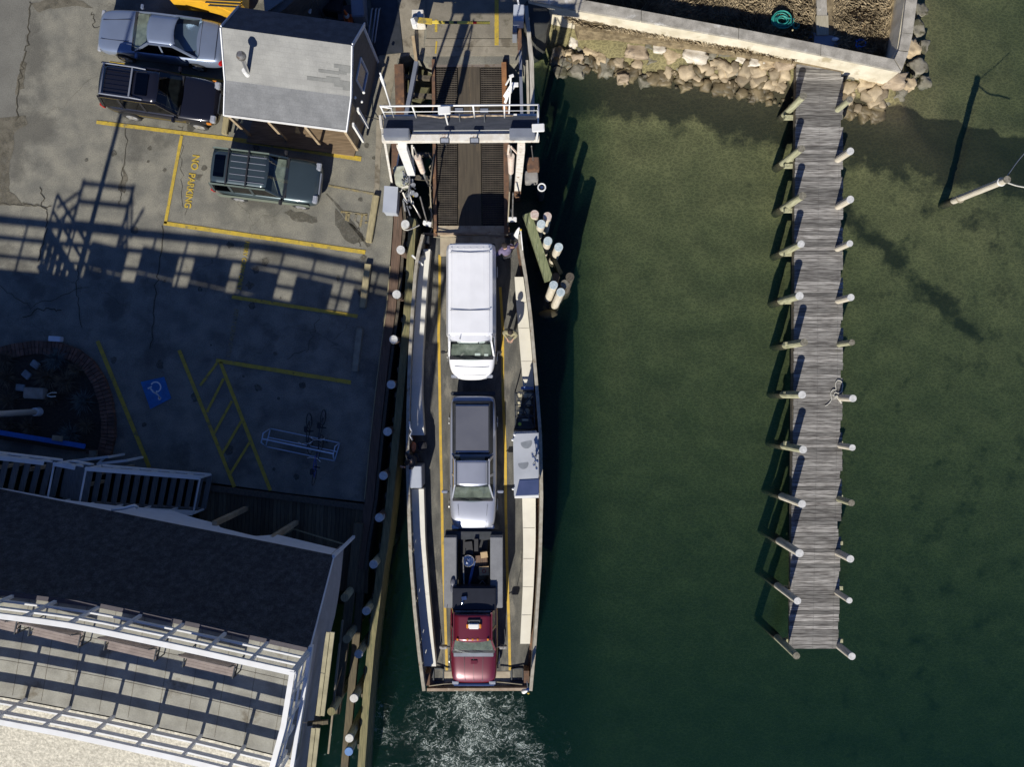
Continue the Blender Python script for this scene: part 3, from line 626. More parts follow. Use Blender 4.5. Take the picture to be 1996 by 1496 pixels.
# leaning looking mooring pole out in the water, right
tp = W(1963, 350, 2.2); pt = thing("mooring_pole", "tall pale pole standing alone in the water near the right edge, lines attached", "mooring pole", (tp.x, tp.y, WZ))
MB().cyl(tp, (tp.x - .02, tp.y + .05, -4), .135, .15, 16, .02).build("shaft", pilepale, pt); growth(pt, tp, Vector((tp.x - .02, tp.y + .05, -4)), .14)
MB().cyl(tp - Vector((0, 0, .02)), tp + Vector((0, 0, .015)), .142, .142, 16).build("top", capwood, pt)
MB().torus(tp - Vector((0, 0, .32)), .15, .022).build("band", white, pt)
MB().torus(tp - Vector((0, 0, 2.9)), .15, .03).build("rope_ring", ropeg, pt)
rope_obj([tp + Vector((0, .05, -.12)), W(1985, 312, 1.75), W(2030, 262, 1.6)], .018, greymetal, "taut grey line running up right from the lone pole out of the picture")
rope_obj([tp + Vector((.05, -.08, -.1)), W(1980, 362, 1.8), W(2030, 371, 1.6)], .028, ropem, "pale double line running right from the lone pole out of the picture")
# hose coils and small things behind the wall
def coil(c, r0, r1, turns, rr, h, seed):
    P = []; n = turns * 18; q = random.Random(seed)
    for i in range(n):
        t = i / n; a_ = t * turns * 2 * math.pi; rad = r0 + (r1 - r0) * ((t * 3.3) % 1) + .03 * math.sin(a_ * 1.3 + seed)
        P.append(Vector(c) + Vector((math.cos(a_) * rad, math.sin(a_) * rad * .85, .04 + h * t)))
    return P
tag(MB().tube(coil(W(1521, 42, .05), .16, .46, 11, .02, .2, 2), .022, 6).build("garden_hose", hose, smooth=True), "coiled green garden hose on the grass behind the seawall", "hose")
tag(MB().tube(coil(W(1551, 50, .0), .08, .18, 3, .02, .06, 5), .02, 6).build("garden_hose", hose, smooth=True), "small loop of green hose right of the large hose coil", "hose")
tag(MB().tube(coil(W(1676, 88, .0), .1, .26, 4, .02, .08, 8), .02, 6).build("garden_hose", bluem, smooth=True), "dark blue hose loop in the shade of the seawall", "hose")
tag(MB().cyl(W(1545, 60, -.05), W(1545, 58, 1.0), .035, .03, 8).build("stake", treated, smooth=True), "thin wooden stake standing between the two green hose coils", "stake")
tag(MB().blob(W(1628, 76, .05), (.14, .08, .07), 4).build("float", white, smooth=True), "white float lying behind the seawall at the head of the pier", "float")

# ================================================================== BULKHEAD AND FENDER RACK
t = thing("bulkhead", "rusty brown timber bulkhead cap along the edge of the parking lot", "bulkhead", W(750, 640, 0))
line = [W(x, y, .1) for x, y in ((772, 296), (770, 360), (776, 430), (770, 520), (763, 600), (752, 680), (742, 760), (731, 860), (720, 975), (706, 1060), (699, 1110))]
m = MB(); strip(m, line, .36, -.1, .1); m.build("cap_timber", brownwood, t)
m = MB(); strip(m, offset_poly(line, -.26), .12, -2.6, .02); strip(m, offset_poly(line, -.16), .05, -3.0, -.1); m.build("sheathing", piledark, t)
m = MB(); strip(m, offset_poly(line[3:9], .2), .035, 0, .125); m.build("edge_strip", treated, t)
fl = [W(x, y, .3) for x, y in ((804, 425), (799, 520), (794, 600), (786, 700), (778, 790), (769, 880), (759, 980), (750, 1060), (741, 1110), (733, 1180), (723, 1260), (713, 1370), (704, 1496), (701, 1560))]
t = thing("fender_wall", "long curved greenish timber fender wall between the white capped piles and the ferry", "fender", W(770, 900, WZ))
m = MB(); strip(m, resample(fl, 40), .3, .02, .3); m.build("top_timber", greenwood, t)
m = MB()
for z in (-.35, -.75, -1.15, -1.55): strip(m, resample(offset_poly(fl, -.03), 40), .22, z, z + .34)
m.build("wall_planks", greenwood, t)
m = MB()
for i, p_ in enumerate(resample(offset_poly(fl, .16), 24)): m.box((p_.x, p_.y, -.6), (.16, .2, 1.5))
m.build("uprights", piledark, t)
piles = [(790, 437), (781, 487), (773, 574), (767, 662), (762, 750), (755, 842), (747, 928), (739, 1010), (728, 1101), (714, 1192), (699, 1276), (690, 1362), (681, 1440), (680, 1466)]
for i, (x, y) in enumerate(piles):
    tp = W(x, y, .95); blue = i == 13
    lab = ["white topped pile with a rope loop at the ramp end of the fender wall", "white topped pile beside the fender wall, just below the roped one"][i] if i < 2 else ("blue topped pile at the bottom edge beside the fender wall" if blue else
          f"white topped pile beside the fender wall, {ordn[i - 1] if i < 12 else 'thirteenth'} below the roped one")
    pt = thing("fender_pile", lab, "pile", (tp.x, tp.y, WZ), 0, "piles along the fender wall")
    MB().cyl(tp, (tp.x + .12, tp.y + .04, -4), .16, .17, 16, .02).build("shaft", brownwood if i < 8 else pilewood, pt)
    MB().cyl(tp - Vector((0, 0, .05)), tp + Vector((0, 0, .03)), .175, .165, 18).build("cap", capblue if blue else capwhite, pt)
tp = W(790, 437, .95)
rope_obj([tp + Vector((-.17, .02, -.1)), tp + Vector((-.12, -.17, -.1)), tp + Vector((.06, -.22, -.12)), tp + Vector((.28, -.06, -.4)), tp + Vector((.5, .1, -.6))], .03, ropem, "thick pale rope looped round the uppermost pile of the fender wall", "mooring_rope")
tp = W(739, 1010, .95)
rope_obj([tp + Vector((-.16, .05, -.1)), tp + Vector((.0, -.18, -.1)), tp + Vector((.18, -.05, -.12)), tp + Vector((.16, .12, -.2))], .025, ropem, "pale rope wound round a fender wall pile beside the dark deck", "mooring_rope")
# stub piles under the building edge
for i, (x, y, z, lab) in enumerate(((649, 1166, 1.3, "cut off pile beside the building, topmost, with a wire running up right"), (676, 1247, 1.2, "cut off pile beside the building, middle of three, sunlit top"), (646, 1388, 1.4, "round green topped pile beside the building near the bottom edge"))):
    x = 672 if i == 0 else x; tp = W(x, y, z); pt = thing("stub_pile", lab, "pile", (tp.x, tp.y, WZ), 0, "piles beside the building")
    MB().cyl(tp, (tp.x, tp.y, -4), .16, .17, 14, .03).build("shaft", pilewood, pt); MB().cyl(tp - Vector((0, 0, .01)), tp + Vector((0, 0, .012)), .165, .165, 14).build("top", treated if i < 2 else greenwood, pt)
m = MB(); m.beam(W(700, 1020, .2), W(655, 1390, .2), .35, .3); m.beam(W(712, 1060, -.2), W(672, 1500, -.2), .3, .3)
tag(m.build("timber_walers", darkplank), "dark horizontal timbers in the shade beside the building", "timbers")
m = MB(); m.beam(W(668, 1210, .9), W(640, 1470, .9), .07, .07); m.beam(W(662, 1255, 1.0), W(652, 1345, 1.0), .06, .06)
tag(m.build("conduit", ropeg), "thin old pipe running along the piles beside the building", "pipe")
# wheel stops
for (a, b, lab) in (((733, 380), (718, 472), "yellowish timber wheel stop in full sun, in front of the green SUV"), ((717, 514), (706, 600), "timber wheel stop crossed by railing shadows, middle one of the row"), ((701, 640), (691, 724), "grey wheel stop lying in the shade, lowest of the row")):
    p0 = W(*a, .2); p1 = W(*b, .2); o = MB().beam(p0 - Vector((0, 0, .09)), p1 - Vector((0, 0, .09)), .26, .2).build("wheel_stop", treated if "grey" not in lab else mat("grey_timber", (.3, .28, .2), (.22, .2, .15), rough=.9), bevel=.02)
    tag(o, lab, "wheel stop", "wheel stops along the bulkhead")
# electrical cabinets
tp = W(761, 390, .75); t = thing("electrical_cabinet", "blue grey metal cabinet standing on the bulkhead edge below the gantry", "cabinet", (tp.x, tp.y, 0), -4)
m = MB(); m.box((tp.x, tp.y + .02, .4), (.52, 1.02, .7), -4); m.build("cabinet_body", cabgrey, t, bevel=.015); MB().box((tp.x, tp.y + .02, .765), (.56, 1.06, .03), -4).build("lid", cabgrey, t)
#PART3
# ================================================================== FERRY RAMP
t = thing("ferry_ramp", "steel ferry ramp with brown centre plate and two grating tracks, passing under the gantry", "ramp", W(917, 290, -.3))
def rz_(y): return -.02 - .36 * min(1, max(0, (y - 126) / 340))
def RW(x, y, dz=0): return W(x, y, rz_(y) + dz)
m = MB()
def slab(mb, x0, x1, y0, y1, dz0, dz1, x2=None, x3=None):
    x2 = x0 if x2 is None else x2; x3 = x1 if x3 is None else x3
    a, b, c, d = RW(x0, y0), RW(x1, y0), RW(x3, y1), RW(x2, y1)
    mb.add([p + Vector((0, 0, z)) for z in (dz0, dz1) for p in (a, b, c, d)], [(0, 1, 5, 4), (1, 2, 6, 5), (2, 3, 7, 6), (3, 0, 4, 7), (4, 5, 6, 7), (3, 2, 1, 0)])
slab(m, 893, 935, 129, 440, -.12, 0, 893, 939)
m.build("centre_plate", mat("ramp_plate", (.085, .068, .045), (.06, .048, .033), scale=1.6, rough=.8, stretch=(9, .6, 1), bump=.4, stain=(.2, .14, .08), sscale=1.1, sthr=.6), t)
for (x0, x1, x2, x3) in ((849, 891, 852, 891), (937, 979, 941, 983)):
    m = MB(); nb = 74
    for i in range(nb):
        y = 130 + i * 309 / nb; f = i / nb; a = RW(x0 + (x2 - x0) * f, y); b = RW(x1 + (x3 - x1) * f, y); m.beam(a - Vector((0, 0, .03)), b - Vector((0, 0, .03)), .03, .06)
    for k in range(9):
        f = k / 8; m.beam(RW(x0 + (x1 - x0) * f, 130, -.04), RW(x2 + (x3 - x2) * f, 439, -.04), .015, .05)
    m.build("grating", mat("grating_steel", (.1, .085, .065), (.06, .05, .04), scale=3, rough=.7, metal=.2), t)
    m = MB(); slab(m, x0, x1, 129, 440, -.4, -.32, x2, x3); m.build("grating_pan", black, t)
for (x0, x1, x2, x3) in ((842, 848, 846, 852), (980, 990, 983, 993)):
    m = MB(); slab(m, x0, x1, 118, 462, -.5, .14, x2, x3); m.build("side_girder", rust, t)
m = MB(); slab(m, 835, 985, 109, 130, -.1, .012)
m.build("hinge_plate", mat("hinge_steel", (.2, .17, .14), (.15, .12, .1), scale=2, rough=.7, stain=(.12, .09, .06), sscale=2, sthr=.55, bump=.2), t)
m = MB(); slab(m, 850, 984, 440, 456, -.1, -.02, 851, 984); m.build("lip_plate", ferrysteel, t)
m = MB()
for k in range(12):
    y0 = 300 + k * 13; m.tube([RW(836 + (k % 2) * 8, y0, .1), RW(843 - (k % 2) * 6, y0 + 14, .16)], .02)
m.tube([RW(846, 300, .3), RW(838, 360, .32), RW(842, 440, .25)], .03); m.tube([RW(990, 290, .25), RW(994, 360, .3), RW(990, 440, .22)], .03)
m.build("ramp_hoses", ropeg, t, smooth=True)
def bar(name, lab, cat, a, b, w, h, m_, group=None, bevel=0): return tag(MB().beam(a, b, w, h).build(name, m_, bevel=bevel), lab, cat, group)
bar("rusty_beam", "rusty brown steel beam with a split pointed end, left of the upper ramp", "beam", W(779, 130, .3), W(782, 232, .3), .36, .5, rust)
bar("rusty_beam", "rusty beam continuing below the gantry, behind the tall white leg", "beam", W(776, 276, .3), W(782, 352, .3), .5, .5, rust)
bar("steel_walkway", "blue grey painted beam slanting down left beside the upper ramp", "beam", W(812, 122, .5), W(792, 226, .6), .16, .25, greymetal)
bar("weathered_plank", "split weathered plank leaning between the barrier post and the rusty beam", "plank", W(805, 70, .3), W(812, 124, .1), .12, .1, lightwood)
bar("rail_beam", "long thin blue grey beam on the right of the upper ramp", "beam", W(1013, 70, .5), W(1017, 225, .6), .12, .3, greymetal)
bar("rail_beam", "short rusty beam below the tall grey box on the right of the ramp", "beam", W(1012, 50, .6), W(1013, 100, .55), .16, .3, rust)
m = MB(); m.beam(W(1025, 14, .8), W(1036, 120, .7), .16, .3); m.beam(W(1036, 120, .7), W(1038, 226, .6), .17, .3); m.beam(W(1027, 120, .2), W(1030, 226, .2), .1, .3)
tag(m.build("weathered_timber_wall", mat("bleached_timber", (.5, .47, .4), (.33, .3, .25), scale=2.5, rough=.9, stretch=(8, .8, 3), bump=.3, stain=(.2, .18, .14), sscale=2, sthr=.58)), "bleached weathered timber running up the outer right side of the ramp", "timber")
t = thing("cross_bracing", "dark braces across the pit on the left of the ramp", "braces", W(812, 250, -1))
for y in (150, 185, 300, 345): MB().beam(W(785, y, -.3), W(842, y + 3, -.3), .16, .2).build("brace", piledark, t)
m = MB(); m.prism([W(x, y, -.9) for x, y in ((800, 112), (842, 112), (842, 160), (820, 200), (790, 190))], -5, -.9)
tag(m.build("stone_footing", mat("mossy_stone", (.13, .12, .06), (.08, .08, .04), scale=3, rough=.9, bump=.5)), "mossy stone footing in the pit left of the upper ramp", "footing")
# barrier gate
t = thing("barrier_gate", "white barrier housing with yellow striped arm lying across the road above the ramp", "barrier", W(812, 34, 0))
m = MB(); p_ = W(814, 27, .95); m.box((p_.x, p_.y, .5), (.46, .36, .94)); m.build("housing", rustwhite, t, bevel=.02)
MB().box(W(807, 45, 1.05), (.2, .34, .3), 15).build("counterweight", white, t, bevel=.03)
MB().cyl(W(812, 38, .6), W(811, 37, 1.2), .09, .09, 12).build("pivot", darkmetal, t)
m = MB(); m.beam(W(815, 39, 1.1), W(842, 42, 1.1), .2, .09); m.build("arm_root", paint_y, t)
m = MB(); m.beam(W(842, 43, 1.1), W(955, 44, 1.1), .1, .05); m.build("arm", mat("pale_yellow_arm", (.75, .62, .1), (.7, .5, .08), scale=2, rough=.5), t)
for x in (868, 884, 922): MB().beam(W(x, 43.3, 1.135), W(x + 7, 43.4, 1.135), .105, .02).build("arm_stripe", redlens if x == 922 else darkmetal, t)
# tall box right of the approach
t = thing("control_box", "tall grey metal control box on a rusty post beside the ramp road", "box", W(1010, 40, 0))
m = MB(); p_ = W(1011, 24, 1.6); m.box((p_.x, p_.y, 1.3), (.42, .66, .6), -2); m.build("box", cabgrey, t, bevel=.02)
m = MB(); p_ = W(1004, 42, 1.1); m.box((p_.x, p_.y, .7), (.18, .9, .9), -2); m.build("side_cover", greymetal, t, bevel=.01)
MB().cyl(W(1011, 30, 0), W(1011, 26, 1.0), .07, .07).build("post", rust, t); MB().beam(W(1009, 0, 1.7), W(1011, 8, 1.7), .06, .06).build("bracket", white, t)
# dark round tank / dolphin top right of ramp
m = MB(); c = W(1044, 32, .5); poly = [(c.x + .62 * math.cos(R(a)) , c.y + .85 * math.sin(R(a))) for a in range(0, 360, 45)]
m.prism(poly, -2, .5); tag(m.build("concrete_caisson", mat("dark_stone", (.07, .07, .06), (.045, .045, .04), scale=2, rough=.8, bump=.3), bevel=.05), "dark octagonal block beside the right edge of the ramp road", "block")

# ================================================================== GANTRY
GZ = 5.5
t = thing("ramp_gantry", "white rusty steel gantry with a dark railed walkway spanning the ferry ramp", "gantry", W(910, 372, -1))
m = MB(); a = W(760, 226, GZ); b = W(1046, 226, GZ); c = W(1046, 251, GZ); d = W(748, 253, GZ); a0 = W(748, 229, GZ)
m.prism([a0, a, b, c, d], GZ - .1, GZ); m.build("walkway_deck", mat("walkway_plate", (.05, .055, .07), (.03, .035, .045), scale=2, rough=.6, stretch=(1, 8, 1)), t)
m = MB(); m.beam(W(745, 271, GZ - .15), W(1051, 269, GZ - .15), .24, .22); m.build("front_beam", rustwhite, t, bevel=.01)
m = MB(); m.beam(W(804, 259, GZ - .25), W(997, 258, GZ - .25), .14, .2); m.beam(W(748, 229, GZ - .2), W(1046, 227, GZ - .2), .12, .2); m.build("rear_beams", white, t)
m = MB(); m.tube([W(744, 250, GZ + .05), W(741, 225, GZ + .05)], .05); m.tube([W(743, 232, GZ - .2), W(748, 272, GZ - .1)], .05); m.build("end_frame", rustwhite, t)
# legs
m = MB(); m.beam(W(1016, 284, GZ - .3), W(1009, 366, .2), .26, .28); m.build("leg", rustwhite, t)
m = MB(); m.beam(W(784, 284, GZ - .3), W(802, 336, 1.6), .3, .26); m.build("leg", white, t)
m = MB(); m.beam(W(1009, 366, .2), W(1008, 386, -1.5), .28, .3); m.build("leg_foot", rust, t)
m = MB(); m.beam(W(775, 284, GZ - .3), W(797, 340, 1.6), .08, .08); m.beam(W(750, 276, GZ - .2), W(763, 352, .9), .08, .08); m.beam(W(763, 352, .9), W(765, 358, .3), .07, .07); m.beam(W(803, 284, GZ - .4), W(806, 320, 2), .06, .06); m.build("braces", rustwhite, t)
m = MB(); m.beam(W(992, 284, GZ - .4), W(990, 300, 4.3), .07, .07); m.beam(W(996, 286, GZ - .4), W(1009, 300, 4.4), .05, .05); m.build("hanger", creamrust, t)
# railing: top rail, posts as parts
RZ = GZ + 1.05
m = MB(); A = W(740, 207, RZ); B = W(1050, 204, RZ); m.tube([A, B], .03); m.tube([A + Vector((0, 0, -.5)), B + Vector((0, 0, -.5))], .014); m.tube([B, W(1048.5, 246, RZ)], .03); m.tube([A, W(764, 211, RZ)], .03); m.build("handrail", white, t, smooth=True)
for x in (741, 803, 865, 922, 983, 1049.5):
    p_ = W(x, 205.5, RZ); MB().cyl(p_, Vector((p_.x, p_.y, GZ - .05)), .028, .028, 8).build("rail_post", white, t, smooth=True)
MB().box(W(1004, 224, GZ - .02), (.12, .05, .08)).build("bracket", white, t)
m = MB(); m.tube([W(812, 224, GZ + .05), W(840, 226, GZ + .06), W(858, 229, GZ + .08), W(880, 226, GZ + .05), W(905, 228, GZ + .05), W(940, 225, GZ + .05), W(1000, 225, GZ + .05)], .035); m.build("cable_tray", mat("old_cable", (.45, .35, .24), (.2, .15, .1), scale=9, rough=.8), t, smooth=True)
for (x, y) in ((772, 258), (1018, 258)):
    p_ = W(x, y, GZ + .3); MB().box((p_.x, p_.y, GZ + .12), (.86, .32, .34), 0).build("equipment_box", greymetal, t, bevel=.02)
# things mounted on it
for (x, y, lab) in ((866, 215, "white rectangular antenna panel on the rear rail of the gantry"), (1049, 249, "white rectangular antenna panel at the right end of the gantry")):
    tt = thing("panel_antenna", lab, "antenna", W(x, y, GZ)); p_ = W(x, y, GZ + 1.25)
    MB().box(p_, (.4, .27, .06), 3).build("panel", white, tt, bevel=.02); MB().cyl((p_.x, p_.y, GZ), p_, .03, .03, 8).build("mast", white, tt)
for (x, y, lab, f) in ((895, 215, "grey floodlight on the rear rail, left of a similar lamp", 0), (944, 216, "black framed floodlight on the rear rail of the gantry", 0), (867, 274, "black floodlight on the front beam, left of its twin", 1), (925, 274, "black floodlight on the front beam, nearer the right leg", 1)):
    z = GZ + .35; tt = thing("floodlight", lab, "floodlight", W(x, y, GZ), 0, "floodlights on the gantry"); p_ = W(x, y, z)
    MB().box(p_, (.32, .2, .1)).build("lamp_body", black, tt, bevel=.02)
    MB().box(p_ + Vector((0, -.01, .052)), (.26, .14, .01)).build("lamp_glass", lensm if f else greymetal, tt)
    MB().beam(p_, p_ + Vector((0, -.02 if f else -.25, -.35)), .04, .04).build("bracket", darkmetal, tt)
A = W(768, 228, GZ); B = W(741, 142, 9.0)
tt = thing("camera_mast", "thin white mast with a small lamp rising from the left end of the gantry", "mast", A)
MB().cyl(A, (B.x, B.y, 9.0), .03, .025, 8).build("mast", white, tt, smooth=True); MB().cyl(W(749, 166, 7.9), W(743, 150, 8.6), .06, .05, 8).build("lamp", white, tt, smooth=True)
# cylinders and counterweights
for s, (pts, wgt) in enumerate(((((806, 286, 4.9), (814, 306, 4.2), (824, 335, 3.0), (836, 362, .9)), (833, 436)), (((996, 284, 4.9), (996, 304, 4.2), (996, 336, 2.7), (994, 372, .6)), (999, 428)))):
    P = [W(*q) for q in pts]; tt = thing("lifting_cylinder", f"pinkish white hydraulic lifting cylinder on the {'left' if s == 0 else 'right'} side of the ramp", "cylinder", P[3], 0, "ramp lifting cylinders")
    MB().cyl(P[0], P[1], .03, .03, 8).build("hanger_rod", steel, tt, smooth=True); MB().cyl(P[1], P[2], .13, .1, 14).build("barrel", creamrust, tt, smooth=False, bevel=.01)
    MB().cyl(P[2], P[3], .045, .045, 10).build("piston_rod", steel, tt, smooth=True)
    x, y = wgt; q = W(x, y, .35); q0 = W(x - (14 if s == 0 else -1), y - 52, 1.9)
    tt = thing("lock_hook", f"white block with a long rod hanging at the {'left' if s == 0 else 'right'} lower end of the ramp", "hook", q, 0, "ramp end locks")
    MB().box(q, (.34, .18, .22), -15 if s == 0 else 0).build("block", white, tt, bevel=.02); MB().cyl(q, q0, .03, .03, 8).build("rod", steel, tt)
m = MB(); m.box(W(999, 416, .45), (.12, .3, .12), 0); m.cyl(W(996, 408, .5), W(999, 420, .45), .04, .04)
tag(m.build("chain_link", darkmetal), "dark shackle above the white block at the right of the ramp", "shackle")
# winch machinery left
t = thing("winch_machinery", "cluttered winch machinery of grey pipes and valves at the foot of the left gantry leg", "machinery", W(805, 370, -.5))
m = MB(); p_ = W(780, 340, 1.1); m.box((p_.x, p_.y, .6), (.5, .75, 1.0), 8); m.build("tank", mat("greenish_tank", (.5, .52, .42), (.33, .33, .25), scale=5, rough=.5, stain=(.25, .15, .08), sscale=4, sthr=.58), t, bevel=.05)
m = MB(); q = random.Random(5)
for i in range(26):
    a = W(q.uniform(782, 806), q.uniform(330, 405), q.uniform(.2, 1.5)); b = a + Vector((q.uniform(-.15, .15), q.uniform(-.5, .5), q.uniform(-.4, .3))); m.cyl(a, b, q.uniform(.018, .05), None, 8)
for i in range(8):
    a = W(q.uniform(788, 812), q.uniform(350, 412), q.uniform(.6, 1.4)); m.cyl(a, a + Vector((.02, -.03, .12)), q.uniform(.06, .11), None, 12)
m.build("pipes_and_valves", mat("valve_grey", (.33, .34, .36), (.16, .17, .18), scale=6, rough=.45, metal=.5, stain=(.14, .1, .07), sscale=5, sthr=.6), t)
m = MB(); m.tube([W(795, 330, 1.4), W(799, 350, 1.2), W(797, 372, 1.3), W(803, 395, 1.0), W(812, 410, .9), W(820, 425, .7)], .035); m.tube([W(786, 366, .8), W(781, 374, .7), W(776, 372, .6), W(774, 364, .5)], .03); m.build("hose_bundle", steel, t, smooth=True)
m = MB(); m.beam(W(778, 298, 1.2), W(772, 335, .8), .05, .05); m.beam(W(783, 366, 1.0), W(797, 363, 1.1), .05, .05); m.beam(W(785, 375, .5), W(794, 397, .3), .06, .06); m.build("levers", rustwhite, t)
MB().cyl(W(807, 382, .9), W(807, 382, 1.0), .05, .05).build("yellow_valve", paint_y, t)
# counterweight boxes right
q = W(1039, 318, 1.0); tag(MB().box((q.x, q.y, .7), (.48, .52, .6), 3).build("rusty_box", rust, bevel=.03), "rusty brown steel box hanging on the water side of the right leg", "box")
q = W(1036, 342, .6); tag(MB().box((q.x, q.y, .25), (.52, .42, .7), 3).build("concrete_block", mat("grey_block", (.3, .29, .27), (.2, .19, .18), scale=3, rough=.8), bevel=.03), "grey concrete block below the rusty box at the right leg", "block")
m = MB(); m.cyl(W(1036, 285, GZ - .3), W(1039, 312, 1.3), .02); tag(m.build("hanging_rod", steel), "thin rod hanging from the gantry down to the rusty box", "rod")
t = thing("mooring_bollard", "dark round bollard topped by a white ring on the water side of the ramp", "bollard", W(1053, 385, WZ))
MB().cyl(W(1053, 386, -1.4), W(1056, 366, .5), .16, .15, 14).build("post", darkmetal, t); MB().torus(W(1056, 365, .55), .15, .03).build("ring", white, t); MB().cyl(W(1056, 365, .5), W(1056, 365, .56), .07, .06).build("cap", chrome, t)
# lamp bracket on right of the upper ramp
m = MB(); m.beam(W(985, 190, .6), W(1000, 166, 1.2), .2, .12); m.beam(W(985, 200, .5), W(993, 178, 1.0), .1, .1); m.cyl(W(996, 150, 2.2), W(992, 225, .5), .03); m.box(W(1003, 165, 1.2), (.3, .16, .1)); m.beam(W(986, 165, 1.1), W(995, 150, 2.0), .06, .06); m.box(W(997, 148, 2.2), (.18, .1, .1), 20)
tag(m.build("bracket_arm", white, bevel=.01), "white angled bracket with a small lamp on the right girder of the upper ramp", "bracket")
bar("orange_strut", "rusty orange upright plate with two white bolts beside the right grating", "strut", W(982, 124, .2), W(984, 210, .2), .2, .3, mat("orange_rust", (.34, .16, .06), (.22, .1, .04), scale=4, rough=.8, bump=.3))
# dolphins right of the ferry bow
dp = [(1042, 418, .9, 'r'), (1067, 422, 1.0, 'r'), (1055, 437, 1.2, 'b'), (1068, 470, 1.2, 'b'), (1089, 482, 1.3, 'b'), (1079, 556, 1.2, 'b'), (1093, 570, 1.3, 'b'), (1101, 554, 1.1, 'g'), (1111, 540, 1.1, 'd'), (1083, 540, .2, 'd')]
names = ["pale pile with a rusty pink top, uppermost of the cluster right of the bow", "pale pile with a pinkish top, right of a similar one by the bow", "blue grey topped pile just under the two pink topped ones",
         "blue grey topped pile in the middle of the upper cluster", "blue grey topped pile, rightmost of the upper cluster", "fat pale pile, upper left of the lower cluster", "fat pale pile, lowest of the lower cluster",
         "grey topped pile between two paler ones in the lower cluster", "thin dark pile at the top right of the lower cluster", "short dark pile standing between the two clusters"]
capred = mat("rusty_pink_cap", (.5, .36, .3), (.62, .55, .48), scale=14, rough=.7)
for i, (x, y, z, k) in enumerate(dp):
    tp = W(x, y, z); tt = thing("dolphin_pile", names[i], "pile", (tp.x, tp.y, WZ), 0, "piles of the fender clusters right of the ferry"); bx = Vector((tp.x - .02 - .18 * (k in 'bg'), tp.y - .25 - .3 * (y > 500) , -4))
    d = (bx - tp).normalized()
    MB().cyl(tp, bx, .165, .17, 16, .02).build("shaft", pilepale if k in 'br' else piledark, tt); growth(tt, tp, bx, .17); MB().cyl(tp - d * .03, tp + d * .02, .17, .175, 16).build("cap", {'r': capred, 'b': capbluish, 'g': capwood, 'd': piledark}[k], tt)
bar("fender_timber", "thick mossy timber leaning between the two pile clusters, nearest the ferry", "timber", W(1027, 418, .5), W(1070, 548, .3), .34, .5, mat("mossy_timber", (.22, .24, .12), (.12, .14, .07), scale=2.5, rough=.85, stretch=(8, 1, 3), rot=18, bump=.4, stain=(.4, .42, .3), sscale=3, sthr=.6))
bar("fender_timber", "thin mossy timber joining the two pile clusters on the outer side", "timber", W(1072, 490, -.2), W(1093, 535, -.2), .16, .4, greenwood)
tag(MB().blob(W(1068, 612, -1.15), (.4, .2, .12), 3).build("seaweed_clump", mat("kelp", (.06, .05, .025), rough=.9), smooth=True), "brown seaweed clump at the foot of the lower pile cluster", "seaweed")
#PART4
# ================================================================== FERRY
DZ = -.45; BZ = .74        # deck level, bulwark top level
Lr = [(826, 458), (820, 480), (812, 520), (806, 600), (800, 700), (797, 800), (796, 900), (798, 980), (802, 1090), (810, 1190), (818, 1270), (828, 1347)]
Rr = [(1010, 458), (1015, 490), (1024, 545), (1033, 620), (1040, 700), (1046, 770), (1052, 850), (1054, 970), (1051, 1100), (1046, 1180), (1040, 1270), (1033, 1347)]
t = thing("car_ferry", "small open car ferry with dark deck and pale side benches loading at the ramp", "ferry", W(925, 900, WZ))
def flat(pts, k=1): return [Vector((p.x, p.y, 0)) for p in pts]
Lp = resample([W(x, y, BZ) for x, y in Lr], 34); Rp = resample([W(x, y, BZ) for x, y in Rr], 34)
out = flat(Lp) + flat(Rp)[::-1]
m = MB(); SE = [W(834, 1344, DZ), W(1029, 1344, DZ)]; BE = [W(1006, 455, DZ), W(832, 455, DZ)]; out = flat(Lp) + SE + flat(Rp)[::-1] + BE
m.prism([(p.x, p.y) for p in out], DZ - .08, DZ); m.build("deck", ferrydeck, t)
m = MB(); hl = flat(offset_poly(Lp, .02)); hr = flat(offset_poly(Rp, -.02)); m.prism([(p.x, p.y) for p in hl + SE + hr[::-1] + BE], -1.9, DZ - .085); m.build("hull", hullm, t)
for side, P in (("l", Lp), ("r", Rp)):
    m = MB(); s = 1 if side == "l" else -1
    strip(m, offset_poly(P, s * .02), .07, DZ - .5, DZ + .12)
    q = resample(P, 110); qo = offset_poly(q, s * .02); rr = random.Random(11 + s)
    # upright boards with gaps between them (drain slots)
    i = 0
    while i < 108:
        ln = rr.choice([3, 4, 5, 6, 8]); j = min(109, i + ln); strip(m, qo[i:j + 1], .05, DZ + .12, DZ + 1.08); i = j + (1 if side == "l" and rr.random() < .8 else 0)
    strip(m, qo, .05, DZ + .62, DZ + .78)
    strip(m, qo, .05, DZ + .98, DZ + 1.18)
    m.build("bulwark", hullm, t)
    m = MB(); strip(m, offset_poly(P, s * .03), .13, BZ - .02, BZ + .05); m.build("cap_rail", railtop, t)
    m = MB(); strip(m, offset_poly(P, -s * .05), .12, DZ + .0, DZ + .1); m.build("rub_rail", rust, t)
